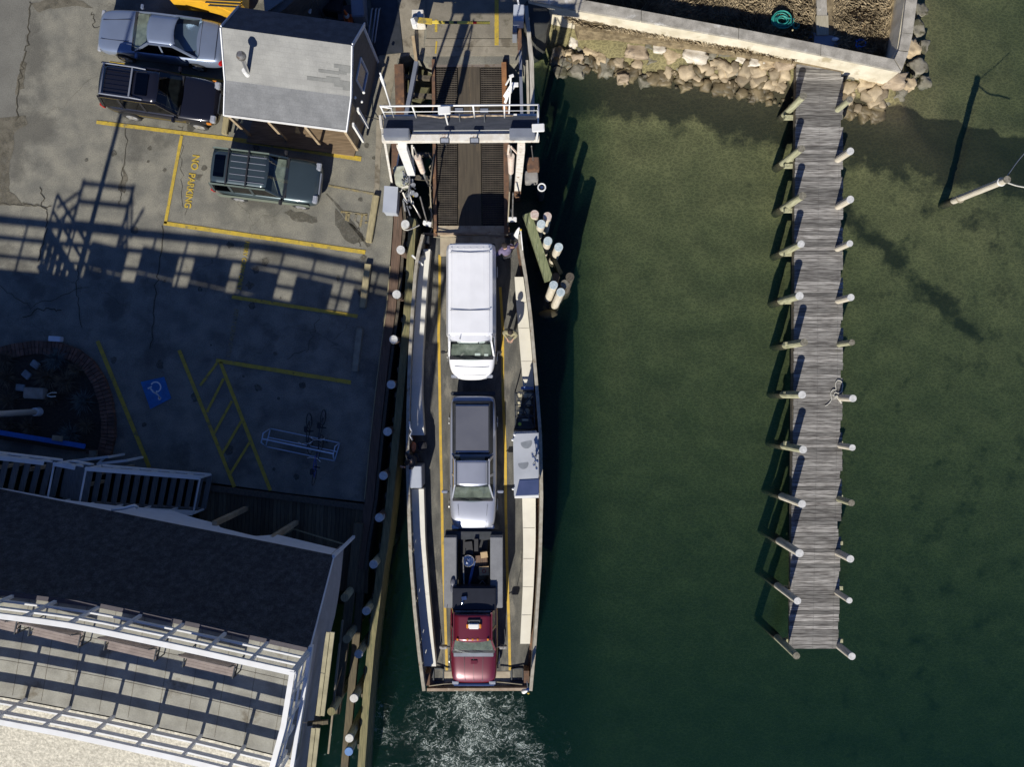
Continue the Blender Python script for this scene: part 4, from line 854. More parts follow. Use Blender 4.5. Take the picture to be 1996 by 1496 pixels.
# end plates
m = MB(); m.prism([(p.x, p.y) for p in (W(858, 455, DZ), W(984, 455, DZ), W(984, 497, DZ), (W(858, 500, DZ)))], DZ - .05, DZ + .012); m.build("end_plate", ferrysteel, t); m = MB(); m.prism([(p.x, p.y) for p in (W(866, 1310, DZ), W(994, 1310, DZ), W(994, 1342, DZ), W(866, 1342, DZ))], DZ - .05, DZ + .012)
m.build("end_plate", ferrysteel, t)
sill_m = (mat("rusty_sill", (.36, .28, .2), (.25, .18, .12), scale=3, rough=.7, stain=(.45, .38, .28), sscale=2, sthr=.55))
MB().beam(W(833, 1343, DZ + .1), W(1029, 1342, DZ + .1), .12, .3).build("end_sill", sill_m, t); MB().beam(W(826, 457, DZ), W(1010, 457, DZ), .08, .3).build("end_sill", sill_m, t)
for pts in (((857, 497), (857, 560), (855, 650), (857, 760), (859, 880), (861, 960), (863, 1080), (867, 1180), (871, 1308)), ((975, 560), (980, 640), (980, 760), (985, 880), (986, 1000), (989, 1130), (992, 1220), (994, 1308))):
    P = [W(x, y, DZ + .008) for x, y in pts]; l_ = offset_poly(P, .055); r_ = offset_poly(P, -.055); m = MB()
    for i in range(len(P) - 1): m.face([l_[i], l_[i + 1], r_[i + 1], r_[i]])
    m.build("lane_line", deckline, t)
# benches
def bench_top(name, inner, outer, z0, z1, mm, tile=0):
    a = resample([W(x, y, z1) for x, y in inner], 16); b = resample([W(x, y, z1) for x, y in outer], 16)
    m = MB(); rings = [[Vector((p.x, p.y, z0)), Vector((q.x, q.y, z0)), Vector((q.x, q.y, z1)), Vector((p.x, p.y, z1))] for p, q in zip(a, b)]; m.loft(rings); o = m.build(name, mm, t)
    return o
benchm = mat("pale_bench_paint", (.78, .75, .66), (.7, .68, .6), scale=2, rough=.6, stain=(.5, .47, .4), sscale=2, sthr=.62)
bench_top("bench", [(839, 486), (832, 560), (827, 640), (823, 710), (822, 770), (827, 849)], [(822, 486), (813, 560), (808, 640), (803, 720), (800, 790), (801, 849)], DZ, .12, benchm)
bench_top("bench", [(826, 954), (829, 1060), (836, 1150), (844, 1240), (850, 1300)], [(802, 954), (806, 1060), (813, 1150), (821, 1240), (827, 1300)], DZ, .12, benchm)
bench_top("bench", [(1003, 540), (1007, 600), (1012, 660), (1017, 720), (1020, 762)], [(1020, 540), (1028, 600), (1034, 660), (1039, 720), (1041, 762)], DZ, .05, cream)
bench_top("bench", [(1018, 972), (1020, 1060), (1019, 1150), (1014, 1256)], [(1044, 972), (1044, 1060), (1040, 1150), (1033, 1256)], DZ, .05, cream)
m = MB()
for y, x0, x1 in ((1030, 1019, 1042), (1090, 1019, 1041), (1145, 1018, 1039), (1200, 1016, 1035), (590, 1006, 1026), (640, 1010, 1031), (705, 1015, 1037)): m.beam(W(x0 + 1, y, .053), W(x1, y, .053), .012, .01)
m.build("bench_seams", mat("seam", (.4, .37, .3), rough=.8), t)
# wheelhouse with flat roof, dark panel and lamps
m = MB(); z0, z1 = DZ, 2.05
wp = [W(x, y, 2.15) for x, y in ((1000, 845), (1050, 843), (1051, 967), (1002, 969))]
c_ = sum(wp, Vector()) / 4
m.prism([(c_.x + (p.x - c_.x) * .94, c_.y + (p.y - c_.y) * .96) for p in wp], z0, z1); wh = m.build("wheelhouse", trim, t)
m = MB(); m.prism([(p.x, p.y) for p in wp], 2.05, 2.15); m.build("roof", panelg, wh, bevel=.03)
m = MB(); m.prism([(p.x, p.y) for p in (W(1012, 937, 2.17), W(1050, 935, 2.17), W(1050, 965, 2.17), W(1005, 967, 2.17))], 2.153, 2.18); m.build("roof_panel", mat("dark_blue_panel", (.05, .07, .16), (.04, .06, .14), rough=.4), wh)
for x, y, rx, ry in ((1026, 864, .22, .09), (1020, 905, .2, .12)):
    MB().cyl(W(x, y, 2.15), W(x, y, 2.156), rx, rx, 20).build("roof_stain", mat("wet_ring", (.27, .29, .31), rough=.4), wh)
m = MB(); m.beam(W(1003, 969, 2.02), W(1050, 968, 2.02), .1, .16); m.build("rear_trim", white, wh)
for x, y in ((1003, 848), (999, 858), (1000, 954)): MB().blob(W(x, y, 2.2), (.05, .05, .04), 2, sub=2).build("nav_lamp", white, wh, smooth=True)
mt = thing("mast_lights", "cluster of shiny lamps and radar on the roof of the ferry wheelhouse", "mast", W(1042, 893, 2.15))
MB().cyl(W(1043, 896, 2.15), W(1045, 888, 3.0), .03, .025).build("mast", darkmetal, mt)
for i in range(7): MB().cyl(W(1037 + (i * 5) % 12, 884 + (i * 7) % 30, 2.5), W(1038 + (i * 5) % 12, 886 + (i * 7) % 30, 2.6), .05, .04).build("lamp", chrome, mt)
m = MB()
for i in range(7): m.beam(W(1037 + (i * 5) % 12, 884 + (i * 7) % 30, 2.52), W(1043, 896, 2.3), .02, .02)
m.build("lamp_arms", darkmetal, mt)
# left control console
m = MB(); cp_ = [W(x, y, .75) for x, y in ((797, 909), (821, 909), (822, 952), (797, 952))]; m.prism([(p.x, p.y) for p in cp_], DZ, .75); m.build("console", cabgrey, t, bevel=.02)
# locker frame of life vests right
lk = thing("vest_rack", "black framed rack of cream life vests in front of the ferry wheelhouse", "rack", W(1022, 800, DZ))
m = MB()
for x in (1004, 1041): m.beam(W(x, 766, .5), W(x + 1, 834, .5), .05, .05)
for y in (766, 790, 812, 834): m.beam(W(1004, y, .5), W(1041, y, .5), .05, .05)
m.beam(W(1006, 768, .55), W(1040, 832, .55), .05, .04); m.beam(W(1040, 768, .55), W(1012, 800, .55), .05, .04); m.beam(W(1003, 800, .52), W(1040, 812, .52), .04, .04)
for x, y in ((1004, 766), (1041, 766), (1004, 834), (1041, 834)): m.cyl(W(x, y, .5), (W(x, y, .5).x, W(x, y, .5).y, DZ), .025)
m.build("frame", darkmetal, lk)
vest = mat("cream_vest", (.6, .55, .38), (.45, .41, .3), scale=6, rough=.8)
for i, (x, y) in enumerate(((1012, 770), (1024, 770), (1034, 771), (1012, 786), (1030, 786), (1027, 803), (1014, 803))):
    MB().box(W(x, y, .28), (.22, .27, .16), i * 7 % 11 - 5).build("life_vest", vest, lk, bevel=.05)
m = MB().box(W(1022, 826, .2), (.62, .5, .5)); m.build("box", darkmetal, lk, bevel=.03)
MB().cyl(W(1013, 827, .46), W(1013, 827, .49), .07, .07, 16).build("lime_disc", mat("lime", (.6, .75, .08), rough=.5), lk)
MB().box(W(1024, 819, .47), (.25, .08, .04)).build("label_strip", vest, lk)
m = MB().box(W(1028, 757, .12), (.52, .12, .1)); m.build("blue_strap", mat("blue_strap", (.15, .25, .55), rough=.6), lk)
# stern and bow fittings
for x0, y0, x1, y1 in ((845, 1304, 864, 1330), (997, 1304, 1019, 1330)):
    m = MB()
    for a, b in (((x0, y0), (x1, y0)), ((x1, y0), (x1, y1)), ((x1, y1), (x0, y1)), ((x0, y1), (x0, y0))): m.beam(W(*a, DZ + .03), W(*b, DZ + .03), .05, .06)
    m.build("hatch_frame", darkmetal, t)
m = MB(); m.tube([W(836, 1338, DZ + .55), W(866, 1334, DZ + .4), W(888, 1333, DZ + .4)], .025); m.tube([W(1018, 1335, DZ + .5), W(990, 1332, DZ + .4), W(968, 1330, DZ + .4)], .025)
m.build("end_chain", ropeg, t, smooth=True)
for x_, y_ in ((834, 1320), (1026, 1315)): MB().box(W(x_, y_, DZ + .3), (.22, .5, .6)).build("corner_box", rust, t)
m = MB(); m.tube([W(845, 462, DZ + .4), W(870, 464, DZ + .35), W(900, 462, DZ + .35), W(985, 458, DZ + .4), W(1010, 456, DZ + .5)], .02); m.build("bow_chain", ropeg, t, smooth=True)
MB().beam(W(818, 480, .2), W(826, 500, .4), .15, .15).build("bow_arm", darkmetal, t)
for x_, y_ in ((830, 470), (1004, 463)): MB().box(W(x_, y_, DZ + .3), (.34, .32, .5)).build("bow_box", darkmetal, t)
m = MB(); m.beam(W(803, 498, .95), W(824, 517, .3), .07, .05); m.build("fold_down_arm", white, t)
m = MB(); m.tube([W(798, 822, .9), W(799, 835, .8), W(803, 842, .7), W(799, 850, .85), W(804, 858, .6)], .035); m.build("side_rope", white, t, smooth=True)
for (a, c, mm) in (((1015, 448), (1019, 490), 0), ((1030, 1352), (1027, 1330), 1)):
    ft = thing("flag_staff", ["short flagstaff with a furled white and red flag at the right of the bow", "flagstaff with a drooping white blue and red flag at the stern corner"][mm], "flag", W(*c, DZ), 0)
    MB().cyl(W(*c, .7), W(*a, 1.9), .022, .018, 8).build("staff", white, ft); MB().blob(W(*a, 1.93), (.05, .05, .05), 1, 0, 2).build("finial", paint_y, ft, smooth=True)
    P = W(a[0] - 3, a[1] + (4 if mm == 0 else -6), 1.5); m = MB(); 
    m.tube([P + Vector((0, .1, .3)), P + Vector((-.06, 0, .1)), P + Vector((-.12, -.1, -.1)), P + Vector((-.05, -.2, -.3))], [.03, .08, .1, .04], 8); m.build("flag_cloth", white, ft, smooth=True)
    m = MB(); m.tube([P + Vector((-.02, .02, .2)), P + Vector((-.09, -.06, .02))], [.03, .04], 8); m.build("red_fold", redlens, ft, smooth=True)
    if mm: m = MB(); m.tube([P + Vector((.05, .12, .2)), P + Vector((-.16, -.14, -.2))], [.05, .05], 8); m.build("blue_fold", bluem, ft, smooth=True)

# ================================================================== VEHICLES
def loft_body(st, prof=None):
    """st: stations (x, half width, z bottom, z shoulder, z top)"""
    m = MB(); rings = []
    for (x, hw, zb, zs, zt) in st:
        half = [(0, zb), (hw * .8, zb), (hw * .98, zb + .1), (hw, (zb + zs) / 2), (hw * .985, zs), (hw * .87, zt), (hw * .45, zt + .018), (0, zt + .025)]
        ring = [Vector((x, -y, z)) for y, z in half] + [Vector((x, y, z)) for y, z in half[-2:0:-1]]
        rings.append(ring)
    return m.loft(rings)
def vehicle(name, label, cat, c, zg, heading, group=None):
    p = G(c[0], c[1], zg); return thing(name, label, cat, p, heading, group)
def LM(t): return ROOT[t.name]
def vpart(mb, name, mm, t, **k):
    return mb.xf(LM(t)).build(name, mm, t, **k)
def wheels(t, xs, hw, r=.34, w=.22, rimm=None, zoff=0):
    for x in xs:
        for s in (-1, 1):
            wt = vpart(MB().cyl((x, s * (hw - w), r), (x, s * (hw + .015), r), r, r, 24), "wheel", rubber, t, bevel=.02)
            m = MB().cyl((x, s * (hw - .05), r), (x, s * (hw + .022), r), r * .66, r * .62, 20)
            for k in range(5):
                a = k * 72; m.beam((x, s * (hw + .03), r), (x + math.cos(R(a)) * r * .6, s * (hw + .028), r + math.sin(R(a)) * r * .6), .07, .03, (0, 1, 0))
            m.xf(LM(t)).build("rim", rimm or alloy, wt)
def cut_arches(body, t, xs, hw, r):
    cut = []
    for x in xs:
        for s in (-1, 1):
            o = MB().cyl((x, s * (hw - .28), r + .02), (x, s * (hw + .2), r + .02), r * 1.16, r * 1.16, 28).xf(LM(t)).build("cutter", black); cut.append(o)
            md = body.modifiers.new("cut", 'BOOLEAN'); md.operation = 'DIFFERENCE'; md.object = o; md.solver = 'EXACT'
    apply_mods(body)
    for o in cut: bpy.data.objects.remove(o)
def cabin(t, paint, base, zb, roof, zr, hb, hr, pillars, gl=glass, bow=.12, rbow=.05, crown=.04, inter=True, roofm=None, rear_glass=True, rw=None, solid_from=None):
    """base=(rear x, front x) at the belt, roof=(rear x, front x); pillars: x positions (belt, roof) between side windows"""
    br, bf = base; rr, rf = roof
    def bp(x, y): # plan bow at front and rear
        return x
    # roof panel
    m = MB(); n = 9; k = 7; top = []; 
    for i in range(n):
        f = i / (n - 1); row = []
        for j in range(k):
            g = -1 + 2 * j / (k - 1); x = rr + (rf - rr) * f
            if i == n - 1: x -= bow * .6 * g * g
            elif i == 0: x += rbow * g * g
            row.append(Vector((x, g * hr, zr + crown * (1 - g * g) - (.035 if abs(g) == 1 else 0))))
        top.append(row)
    vs = [v for row in top for v in row]; N = len(vs); fs = [(i * k + j, i * k + j + 1, (i + 1) * k + j + 1, (i + 1) * k + j) for i in range(n - 1) for j in range(k - 1)]
    vs2 = [v - Vector((0, 0, .05)) for v in vs]; fs2 = [tuple(q + N for q in f[::-1]) for f in fs]
    edge = [j for j in range(k)] + [i * k + k - 1 for i in range(1, n)] + [(n - 1) * k + j for j in range(k - 2, -1, -1)] + [i * k for i in range(n - 2, 0, -1)]
    fs3 = [(edge[i], edge[(i + 1) % len(edge)], edge[(i + 1) % len(edge)] + N, edge[i] + N) for i in range(len(edge))]
    m.add(vs + vs2, fs + fs2 + fs3); ro = vpart(m, "roof", roofm or paint, t, smooth=True)
    # pillars
    m = MB()
    for s in (-1, 1):
        m.beam((bf - bow, s * hb * .97, zb - .03), (rf - bow * .55, s * hr * .97, zr - .02), .07, .06, (0, 1, 0))
        m.beam((br, s * hb * .97, zb - .03), (rr + .02, s * hr * .97, zr - .02), .12 if rw is None else rw, .05, (0, 1, 0))
        for (xb, xr, w) in pillars: m.beam((xb, s * hb * .985, zb - .03), (xr, s * hr * .985, zr - .02), w, .03, (0, 1, 0)) if w < .2 else m.add([Vector((xb - w / 2, s * hb * .995, zb)), Vector((xb + w / 2, s * hb * .995, zb)), Vector((xr + w / 2, s * hr * .995, zr)), Vector((xr - w / 2, s * hr * .995, zr))], [(0, 1, 2, 3)])
        m.beam((rr, s * hr * .99, zr - .025), (rf - bow * .5, s * hr * .99, zr - .025), .05, .06)
    vpart(m, "pillars", paint, t)
    # windshield
    def screen(xb, xr, bb, rb, hb_, hr_, zt_):
        rows = []
        for i in range(5):
            f = i / 4; row = []
            for j in range(9):
                g = -1 + 2 * j / 8; row.append(Vector((xb + (xr - xb) * f - (bb * (1 - f) + rb * f) * g * g * (1 if xb > 0 else -1), g * (hb_ + (hr_ - hb_) * f) * .95, zb + (zt_ - zb) * f + .012 + crown * .6 * f * (1 - g * g))))
            rows.append(row)
        vs = [v for r_ in rows for v in r_]; return MB().add(vs, [(i * 9 + j, i * 9 + j + 1, (i + 1) * 9 + j + 1, (i + 1) * 9 + j) for i in range(4) for j in range(8)])
    vpart(screen(bf, rf, bow, bow * .6, hb, hr, zr - .03), "windshield", gl, t, smooth=True)
    if rear_glass: vpart(screen(br, rr, rbow, rbow, hb, hr, zr - .03), "rear_window", gl, t, smooth=True)
    # side glass, split at the pillars
    xs = [(br + .06, rr + .06)] + [(a, b) for a, b, w in pillars if w] + [(bf - bow - .04, rf - bow * .6 - .04)]
    xs = sorted(xs)
    for s in (-1, 1):
        for (a, a2), (b, b2) in zip(xs, xs[1:]):
            if solid_from is not None and b > solid_from and False: continue
            vpart(MB().face([Vector((a + .03, s * hb * .975, zb)), Vector((b - .03, s * hb * .975, zb)), Vector((b2 - .03, s * hr * .985, zr - .05)), Vector((a2 + .03, s * hr * .985, zr - .05))]), "side_window", glassd, t)
    if inter:
        vpart(MB().box(((br + bf) / 2, 0, zb - .015), (bf - br - .1, hb * 1.9, .1)), "cabin_floor", black, t)
        vpart(MB().box((bf - bow - .26, 0, zb + .05), (.46, hb * 1.75, .06)), "dashboard", dashm, t, bevel=.02)
        for s in (-1, 1):
            vpart(MB().box((rf - .5, s * hb * .48, zb + .12), (.16, .46, .34)), "seat", seatm, t, bevel=.05)
        vpart(MB().torus((bf - bow - .52, hb * .48, zb + .1), .17, .018, (1, 0, .6)), "steering_wheel", black, t)
    # wipers
    m = MB()
    for y in (-.1, .45): m.beam((bf - .06, y, zb + .03), (bf - .17, y + .5 * (-1 if y > 0 else -1), zb + .07), .02, .02)
    vpart(m, "wipers", black, t)
    return ro
def mirrors(t, x, y, z, mm, l=.2):
    for s in (-1, 1): vpart(MB().box((x, s * y, z), (.12, l, .14)).beam((x + .02, s * (y - l / 2 - .1), z - .03), (x, s * (y - l / 2 + .02), z - .03), .05, .05), "mirror", mm, t, bevel=.025)
def paintm(name, c, metal=.35, rough=.32, coat=.7): return mat(name, c, tuple(x * .93 for x in c), scale=1.5, rough=rough, metal=metal, coat=coat)

# -- silver blue sedan
P_sed = paintm("silver_blue_paint", (.25, .3, .4), .45)
t = vehicle("parked_sedan", "silver blue four door sedan parked at the top left, nose to the left", "car", (331, 88), 0, 173)
hw = .93
b = vpart(loft_body([(-2.62, .6, .35, .6, .72), (-2.55, .82, .3, .68, .86), (-2.2, .9, .28, .76, .95), (-1.5, hw, .25, .84, .98), (-.6, hw, .22, .86, .97), (.5, hw, .22, .86, .96), (1.2, hw, .24, .82, .93), (2.0, .9, .26, .74, .84), (2.45, .83, .3, .64, .74), (2.62, .62, .34, .56, .62)]), "body", P_sed, t, sub=2)
cut_arches(b, t, (-1.45, 1.5), hw, .33)
cabin(t, P_sed, (-1.62, 1.05), .95, (-.85, .22), 1.42, .82, .62, [(-.3, -.3, .07)], bow=.16, rbow=-.12, rw=.2)
wheels(t, (-1.45, 1.5), hw)
mirrors(t, .75, 1.0, .98, P_sed)
for s in (-1, 1):
    vpart(MB().box((-2.5, s * .7, .7), (.14, .32, .16)), "tail_light", redlens, t, bevel=.03); vpart(MB().box((2.48, s * .66, .6), (.16, .36, .13)), "headlight", lensm, t, bevel=.03)
m = MB()
for s in (-1, 1): m.beam((1.15, s * .45, .975), (2.4, s * .38, .79), .012, .012)
m.beam((-2.35, -.75, .96), (-2.35, .75, .96), .015, .012); m.beam((-1.72, -.7, .985), (-1.72, .7, .985), .015, .012)
vpart(m, "panel_gaps", black, t)
# -- black SUV
P_blk = paintm("black_paint", (.012, .012, .018), .2, .25, 1)
t = vehicle("parked_suv", "black SUV with roof rack parked between the sedan and the yellow line", "car", (336, 201), 0, -8)
hw = .93
SB = lambda L: [(-L / 2, .62, .45, .75, .9), (-L / 2 + .08, .84, .38, .85, 1.04), (-L / 2 + .5, .92, .34, .9, 1.09), (-.6, hw, .32, .93, 1.08), (.5, hw, .32, .93, 1.07), (1.15, hw, .33, .9, 1.03), (1.75, .91, .34, .84, .96), (L / 2 - .12, .83, .38, .74, .86), (L / 2, .62, .42, .62, .7)]
b = vpart(loft_body(SB(4.6)), "body", P_blk, t, sub=2); cut_arches(b, t, (-1.35, 1.42), hw, .37)
ro = cabin(t, P_blk, (-2.18, .95), 1.06, (-2.05, .28), 1.72, .83, .68, [(-1.35, -1.3, .1), (-.45, -.42, .1)], gl=glassd, bow=.12, rbow=.03)
wheels(t, (-1.35, 1.42), hw, .37)
mirrors(t, .72, 1.02, 1.14, P_blk)
m = MB()
for s in (-1, 1): m.tube([(-2.0, s * .6, 1.76), (-1.95, s * .6, 1.84), (-.75, s * .6, 1.84), (-.3, s * .6, 1.76)], .028)
for x in (-1.9, -.78): m.beam((x, -.6, 1.83), (x, .6, 1.83), .06, .04)
vpart(m, "roof_rack", greymetal, t)
m = MB()
for y in (-.36, -.18, 0, .18, .36): m.beam((-1.85, y, 1.775), (-.82, y, 1.775), .03, .02)
vpart(m, "roof_ribs", P_blk, t)
vpart(MB().box((-.38, 0, 1.765), (.5, .85, .03)), "sunroof", glassd, t, bevel=.02)
for s in (-1, 1):
    vpart(MB().box((2.14, s * .68, .8), (.22, .3, .18)), "headlight", lensm, t, bevel=.03); vpart(MB().box((1.98, s * .86, .76), (.2, .08, .12)), "indicator", amber, t, bevel=.02); vpart(MB().box((-2.26, s * .78, .95), (.08, .1, .3)), "tail_light", redlens, t)
vpart(MB().box((2.3, 0, .72), (.05, .8, .2)), "grille", darkmetal, t)
# -- dark green SUV
P_grn = paintm("dark_green_paint", (.06, .085, .095), .45)
P_sage = paintm("sage_side_paint", (.3, .36, .28), .45)
t = vehicle("parked_suv", "small dark green SUV with ribbed roof parked in the no parking bay", "car", (536, 357), 0, -7)
b = vpart(loft_body(SB(4.25)), "body", P_grn, t, sub=2); cut_arches(b, t, (-1.25, 1.3), hw, .35)
ro = cabin(t, P_grn, (-2.02, .92), 1.04, (-1.95, .3), 1.68, .84, .72, [(-1.25, -1.22, .1), (-.4, -.38, .1)], bow=.14, rbow=.03)
wheels(t, (-1.25, 1.3), hw, .35); mirrors(t, .7, 1.0, 1.1, black)
m = MB()
for y in (-.5, -.25, 0, .25, .5): m.beam((-1.2, y, 1.725), (.18, y, 1.725), .025, .02)
vpart(m, "roof_ribs", greymetal, t)
m = MB()
for x in (-1.3, -.52): m.beam((x, -.72, 1.77), (x, .72, 1.77), .05, .04)
vpart(m, "roof_bars", black, t)
m = MB()
for s in (-1, 1): m.beam((-1.95, s * .71, 1.69), (.25, s * .71, 1.69), .05, .05)
vpart(m, "roof_edge", P_sage, t)
vpart(MB().box((-1.63, 0, 1.725), (.42, .85, .02)), "sunroof", glassd, t, bevel=.02)
vpart(MB().box((-.1, -.935, .72), (3.7, .02, .34)), "side_panel", P_sage, t)
for s in (-1, 1):
    vpart(MB().box((1.98, s * .66, .82), (.2, .32, .16)), "headlight", lensm, t, bevel=.03); vpart(MB().box((-2.08, s * .8, .95), (.08, .1, .3)), "tail_light", redlens, t)
vpart(MB().box((2.1, 0, .75), (.05, .85, .16)), "grille", greymetal, t)
# -- white van on the ferry
P_wht = paintm("white_van_paint", (.82, .82, .83), 0, .35, .5)
t = vehicle("white_van", "long white cargo van on the ferry deck next to the ramp", "van", (921, 612), DZ, -90)
hw = 1.0
b = vpart(loft_body([(-2.72, .75, .4, 1.0, 1.2), (-2.66, .96, .38, 1.1, 1.26), (-1.8, hw, .35, 1.15, 1.28), (0, hw, .33, 1.15, 1.28), (1.2, hw, .33, 1.12, 1.24), (1.65, .99, .35, 1.05, 1.17), (2.25, .93, .38, .95, 1.08), (2.58, .78, .4, .8, .96), (2.78, .42, .42, .66, .78)]), "body", P_wht, t, sub=2)
cut_arches(b, t, (-1.75, 1.75), hw, .37)
# tall cargo body
m = MB(); rings = []
for x, w0, w1, z in ((-2.66, .9, .78, 1.85), (-2.6, .96, .84, 1.98), (-2.4, .99, .86, 2.03), (.9, .99, .87, 2.05), (1.02, .97, .85, 2.03)):
    rings.append([Vector((x, -w0, 1.12)), Vector((x, -w0, 1.5)), Vector((x, -w1, z - .07)), Vector((x, -w1 * .8, z)), Vector((x, 0, z + .03)), Vector((x, w1 * .8, z)), Vector((x, w1, z - .07)), Vector((x, w0, 1.5)), Vector((x, w0, 1.12))])
vpart(m.loft(rings), "cargo_body", P_wht, t, smooth=False, bevel=.02)
m = MB()
for y in (-.74, -.5, -.25, 0, .25, .5, .74): m.beam((-2.45, y, 2.06 - abs(y) * .035), (.9, y, 2.07 - abs(y) * .035), .03, .01)
vpart(m, "roof_ribs", P_wht, t)
m = MB()
for x in (-2.25, .02): m.beam((x, -.8, 2.09), (x, .8, 2.09), .022, .02)
vpart(m, "roof_bars", greymetal, t)
cabin(t, P_wht, (.95, 1.98), 1.2, (.98, 1.28), 2.0, .93, .84, [], bow=.2, crown=.05, rear_glass=False)
wheels(t, (-1.75, 1.75), hw, .37, rimm=white); mirrors(t, 1.62, 1.14, 1.25, black, .18)
vpart(MB().box((2.66, 0, .62), (.1, 1.2, .22)), "grille", greymetal, t)
for s in (-1, 1): vpart(MB().box((2.6, s * .72, .78), (.14, .26, .18)), "headlight", lensm, t, bevel=.02)
vpart(MB().box((-2.82, 0, .5), (.16, 1.9, .16)), "rear_bumper", darkmetal, t, bevel=.03)
vpart(MB().cyl((1.15, -.4, 2.05), (1.1, -.4, 2.18), .012), "antenna", black, t)
m = MB(); m.beam((2.2, -.7, 1.1), (2.24, .7, 1.1), .012, .012); m.beam((2.55, -.6, .99), (2.55, .6, .99), .012, .012); vpart(m, "panel_gaps", greymetal, t)
m = MB(); m.box((1.72, .25, 1.29), (.1, .22, .012)); m.box((1.74, .6, 1.29), (.09, .16, .012)); vpart(m, "papers", white, t)
# -- silver crew cab truck
P_slv = paintm("silver_paint", (.5, .52, .58), .55)
t = vehicle("silver_pickup", "silver crew cab pickup with dark covered bed between the van and the utility truck", "pickup", (923, 902), DZ, -90)
hw = .97
b = vpart(loft_body([(-2.78, .8, .45, .9, 1.02), (-2.7, .92, .42, .95, 1.08), (-1.6, hw, .38, .98, 1.1), (0, hw, .36, .98, 1.09), (1.1, hw, .36, .97, 1.08), (1.7, .96, .38, .94, 1.05), (2.35, .92, .4, .86, .99), (2.65, .82, .42, .74, .86), (2.8, .6, .45, .62, .7)]), "body", P_slv, t, sub=2)
cut_arches(b, t, (-1.7, 1.75), hw, .37)
cabin(t, P_slv, (-.35, 1.55), 1.07, (-.22, .82), 1.68, .86, .7, [(.42, .42, .1)], bow=.16, rbow=.02, crown=.05)
# bed cover: cap like box with dark cloth top
m = MB(); rings = []
for x, w in ((-2.58, .82), (-2.5, .84), (-.48, .84), (-.42, .82)): rings.append([Vector((x, -w, 1.05)), Vector((x + (.1 if x < -2 else 0), -.7, 1.45)), Vector((x + (.1 if x < -2 else 0), .7, 1.45)), Vector((x, w, 1.05))])
bd = vpart(m.loft(rings), "bed_cap", darkmetal, t, bevel=.03)
m = MB(); m.box((-1.46, 0, 1.465), (1.85, 1.34, .03)); m.xf(LM(t)).build("cover", bedk, bd, bevel=.015)
m = MB(); m.beam((-2.4, -.66, 1.48), (-2.4, .66, 1.48), .04, .03); m.beam((-.55, -.66, 1.48), (-.55, .66, 1.48), .04, .03); m.xf(LM(t)).build("cover_trim", chrome, bd)
wheels(t, (-1.7, 1.75), hw, .38); mirrors(t, 1.1, 1.13, 1.18, P_slv, .24)
vpart(MB().box((-2.86, 0, .6), (.16, 1.85, .18)), "rear_bumper", darkmetal, t, bevel=.03); vpart(MB().box((2.78, 0, .58), (.1, 1.5, .2)), "front_bumper", darkmetal, t, bevel=.04)
for s in (-1, 1): vpart(MB().box((2.6, s * .72, .78), (.16, .3, .16)), "headlight", lensm, t, bevel=.02)
for s in (-1, 1): vpart(MB().beam((-.2, s * .62, 1.725), (.8, s * .62, 1.72), .02, .02), "roof_strip", darkmetal, t); vpart(MB().beam((1.65, s * .6, 1.085), (2.6, s * .52, .93), .012, .012), "hood_gap", darkmetal, t)
# -- maroon utility truck
P_mar = paintm("maroon_paint", (.13, .01, .024), .15)
t = vehicle("utility_truck", "maroon utility truck with grey tool boxes and tools in its bed at the stern", "truck", (925, 1186), DZ, -90)
hw = .98
b = vpart(loft_body([(-.35, .9, .5, 1.05, 1.2), (-.25, hw, .48, 1.1, 1.24), (.6, hw, .46, 1.1, 1.24), (1.3, hw, .46, 1.08, 1.22), (1.9, .97, .47, 1.05, 1.19), (2.55, .94, .48, .98, 1.13), (2.85, .88, .5, .88, 1.0), (3.0, .7, .5, .75, .85)]), "body", P_mar, t, sub=2)
cut_arches(b, t, (2.1,), hw, .4)
cabin(t, P_mar, (-.3, 1.62), 1.22, (-.2, .92), 1.85, .9, .76, [(.5, .48, .1)], bow=.14, rbow=.02, crown=.05)
wheels(t, (-2.1, 2.1), hw + .02, .4)
m = MB(); m.box((-1.75, 0, .72), (2.9, 1.1, .12)); vpart(m, "bed_floor", black, t)
utilm = mat("utility_box_grey", (.2, .205, .215), (.16, .165, .175), scale=2, rough=.6, stain=(.13, .135, .14), sscale=2, sthr=.6, speck=.1)
for s in (-1, 1): vpart(MB().box((-1.72, s * .93, .98), (2.85, .5, .88)), "tool_locker", utilm, t, bevel=.02)
vpart(MB().box((-3.12, 0, .82), (.36, 2.34, .3)), "rear_bumper", darkmetal, t, bevel=.03)
m = MB(); m.box((-.72, .05, 1.38), (.95, 1.75, .5)); tb = vpart(m, "cross_tool_box", mat("gloss_black_box", (.015, .017, .025), rough=.3), t, bevel=.05)
m = MB(); m.beam((-.24, -.8, 1.66), (-.24, .8, 1.66), .06, .05); m.beam((-.24, -.6, 1.3), (-.24, -.6, 1.66), .05, .05); m.beam((-.24, .6, 1.3), (-.24, .6, 1.66), .05, .05); vpart(m, "headache_rack", steel, t)
m = MB(); m.box((.12, .05, 1.93), (.26, .5, .07)); lb = vpart(m, "light_bar_base", darkmetal, t, bevel=.02)
m = MB(); m.box((.24, .05, 1.99), (.22, .42, .1)); m.xf(LM(t)).build("white_lens", white, lb, bevel=.03)
for s in (-1, 1): MB().box((.24, .05 + s * .25, 1.98), (.18, .08, .09)).xf(LM(t)).build("amber_lens", amber, lb, bevel=.02)
for y in (-.6, -.2, 0, .2, .6): vpart(MB().box((.8, y, 1.9), (.09, .07, .04)), "cab_light", amber, t, bevel=.01)
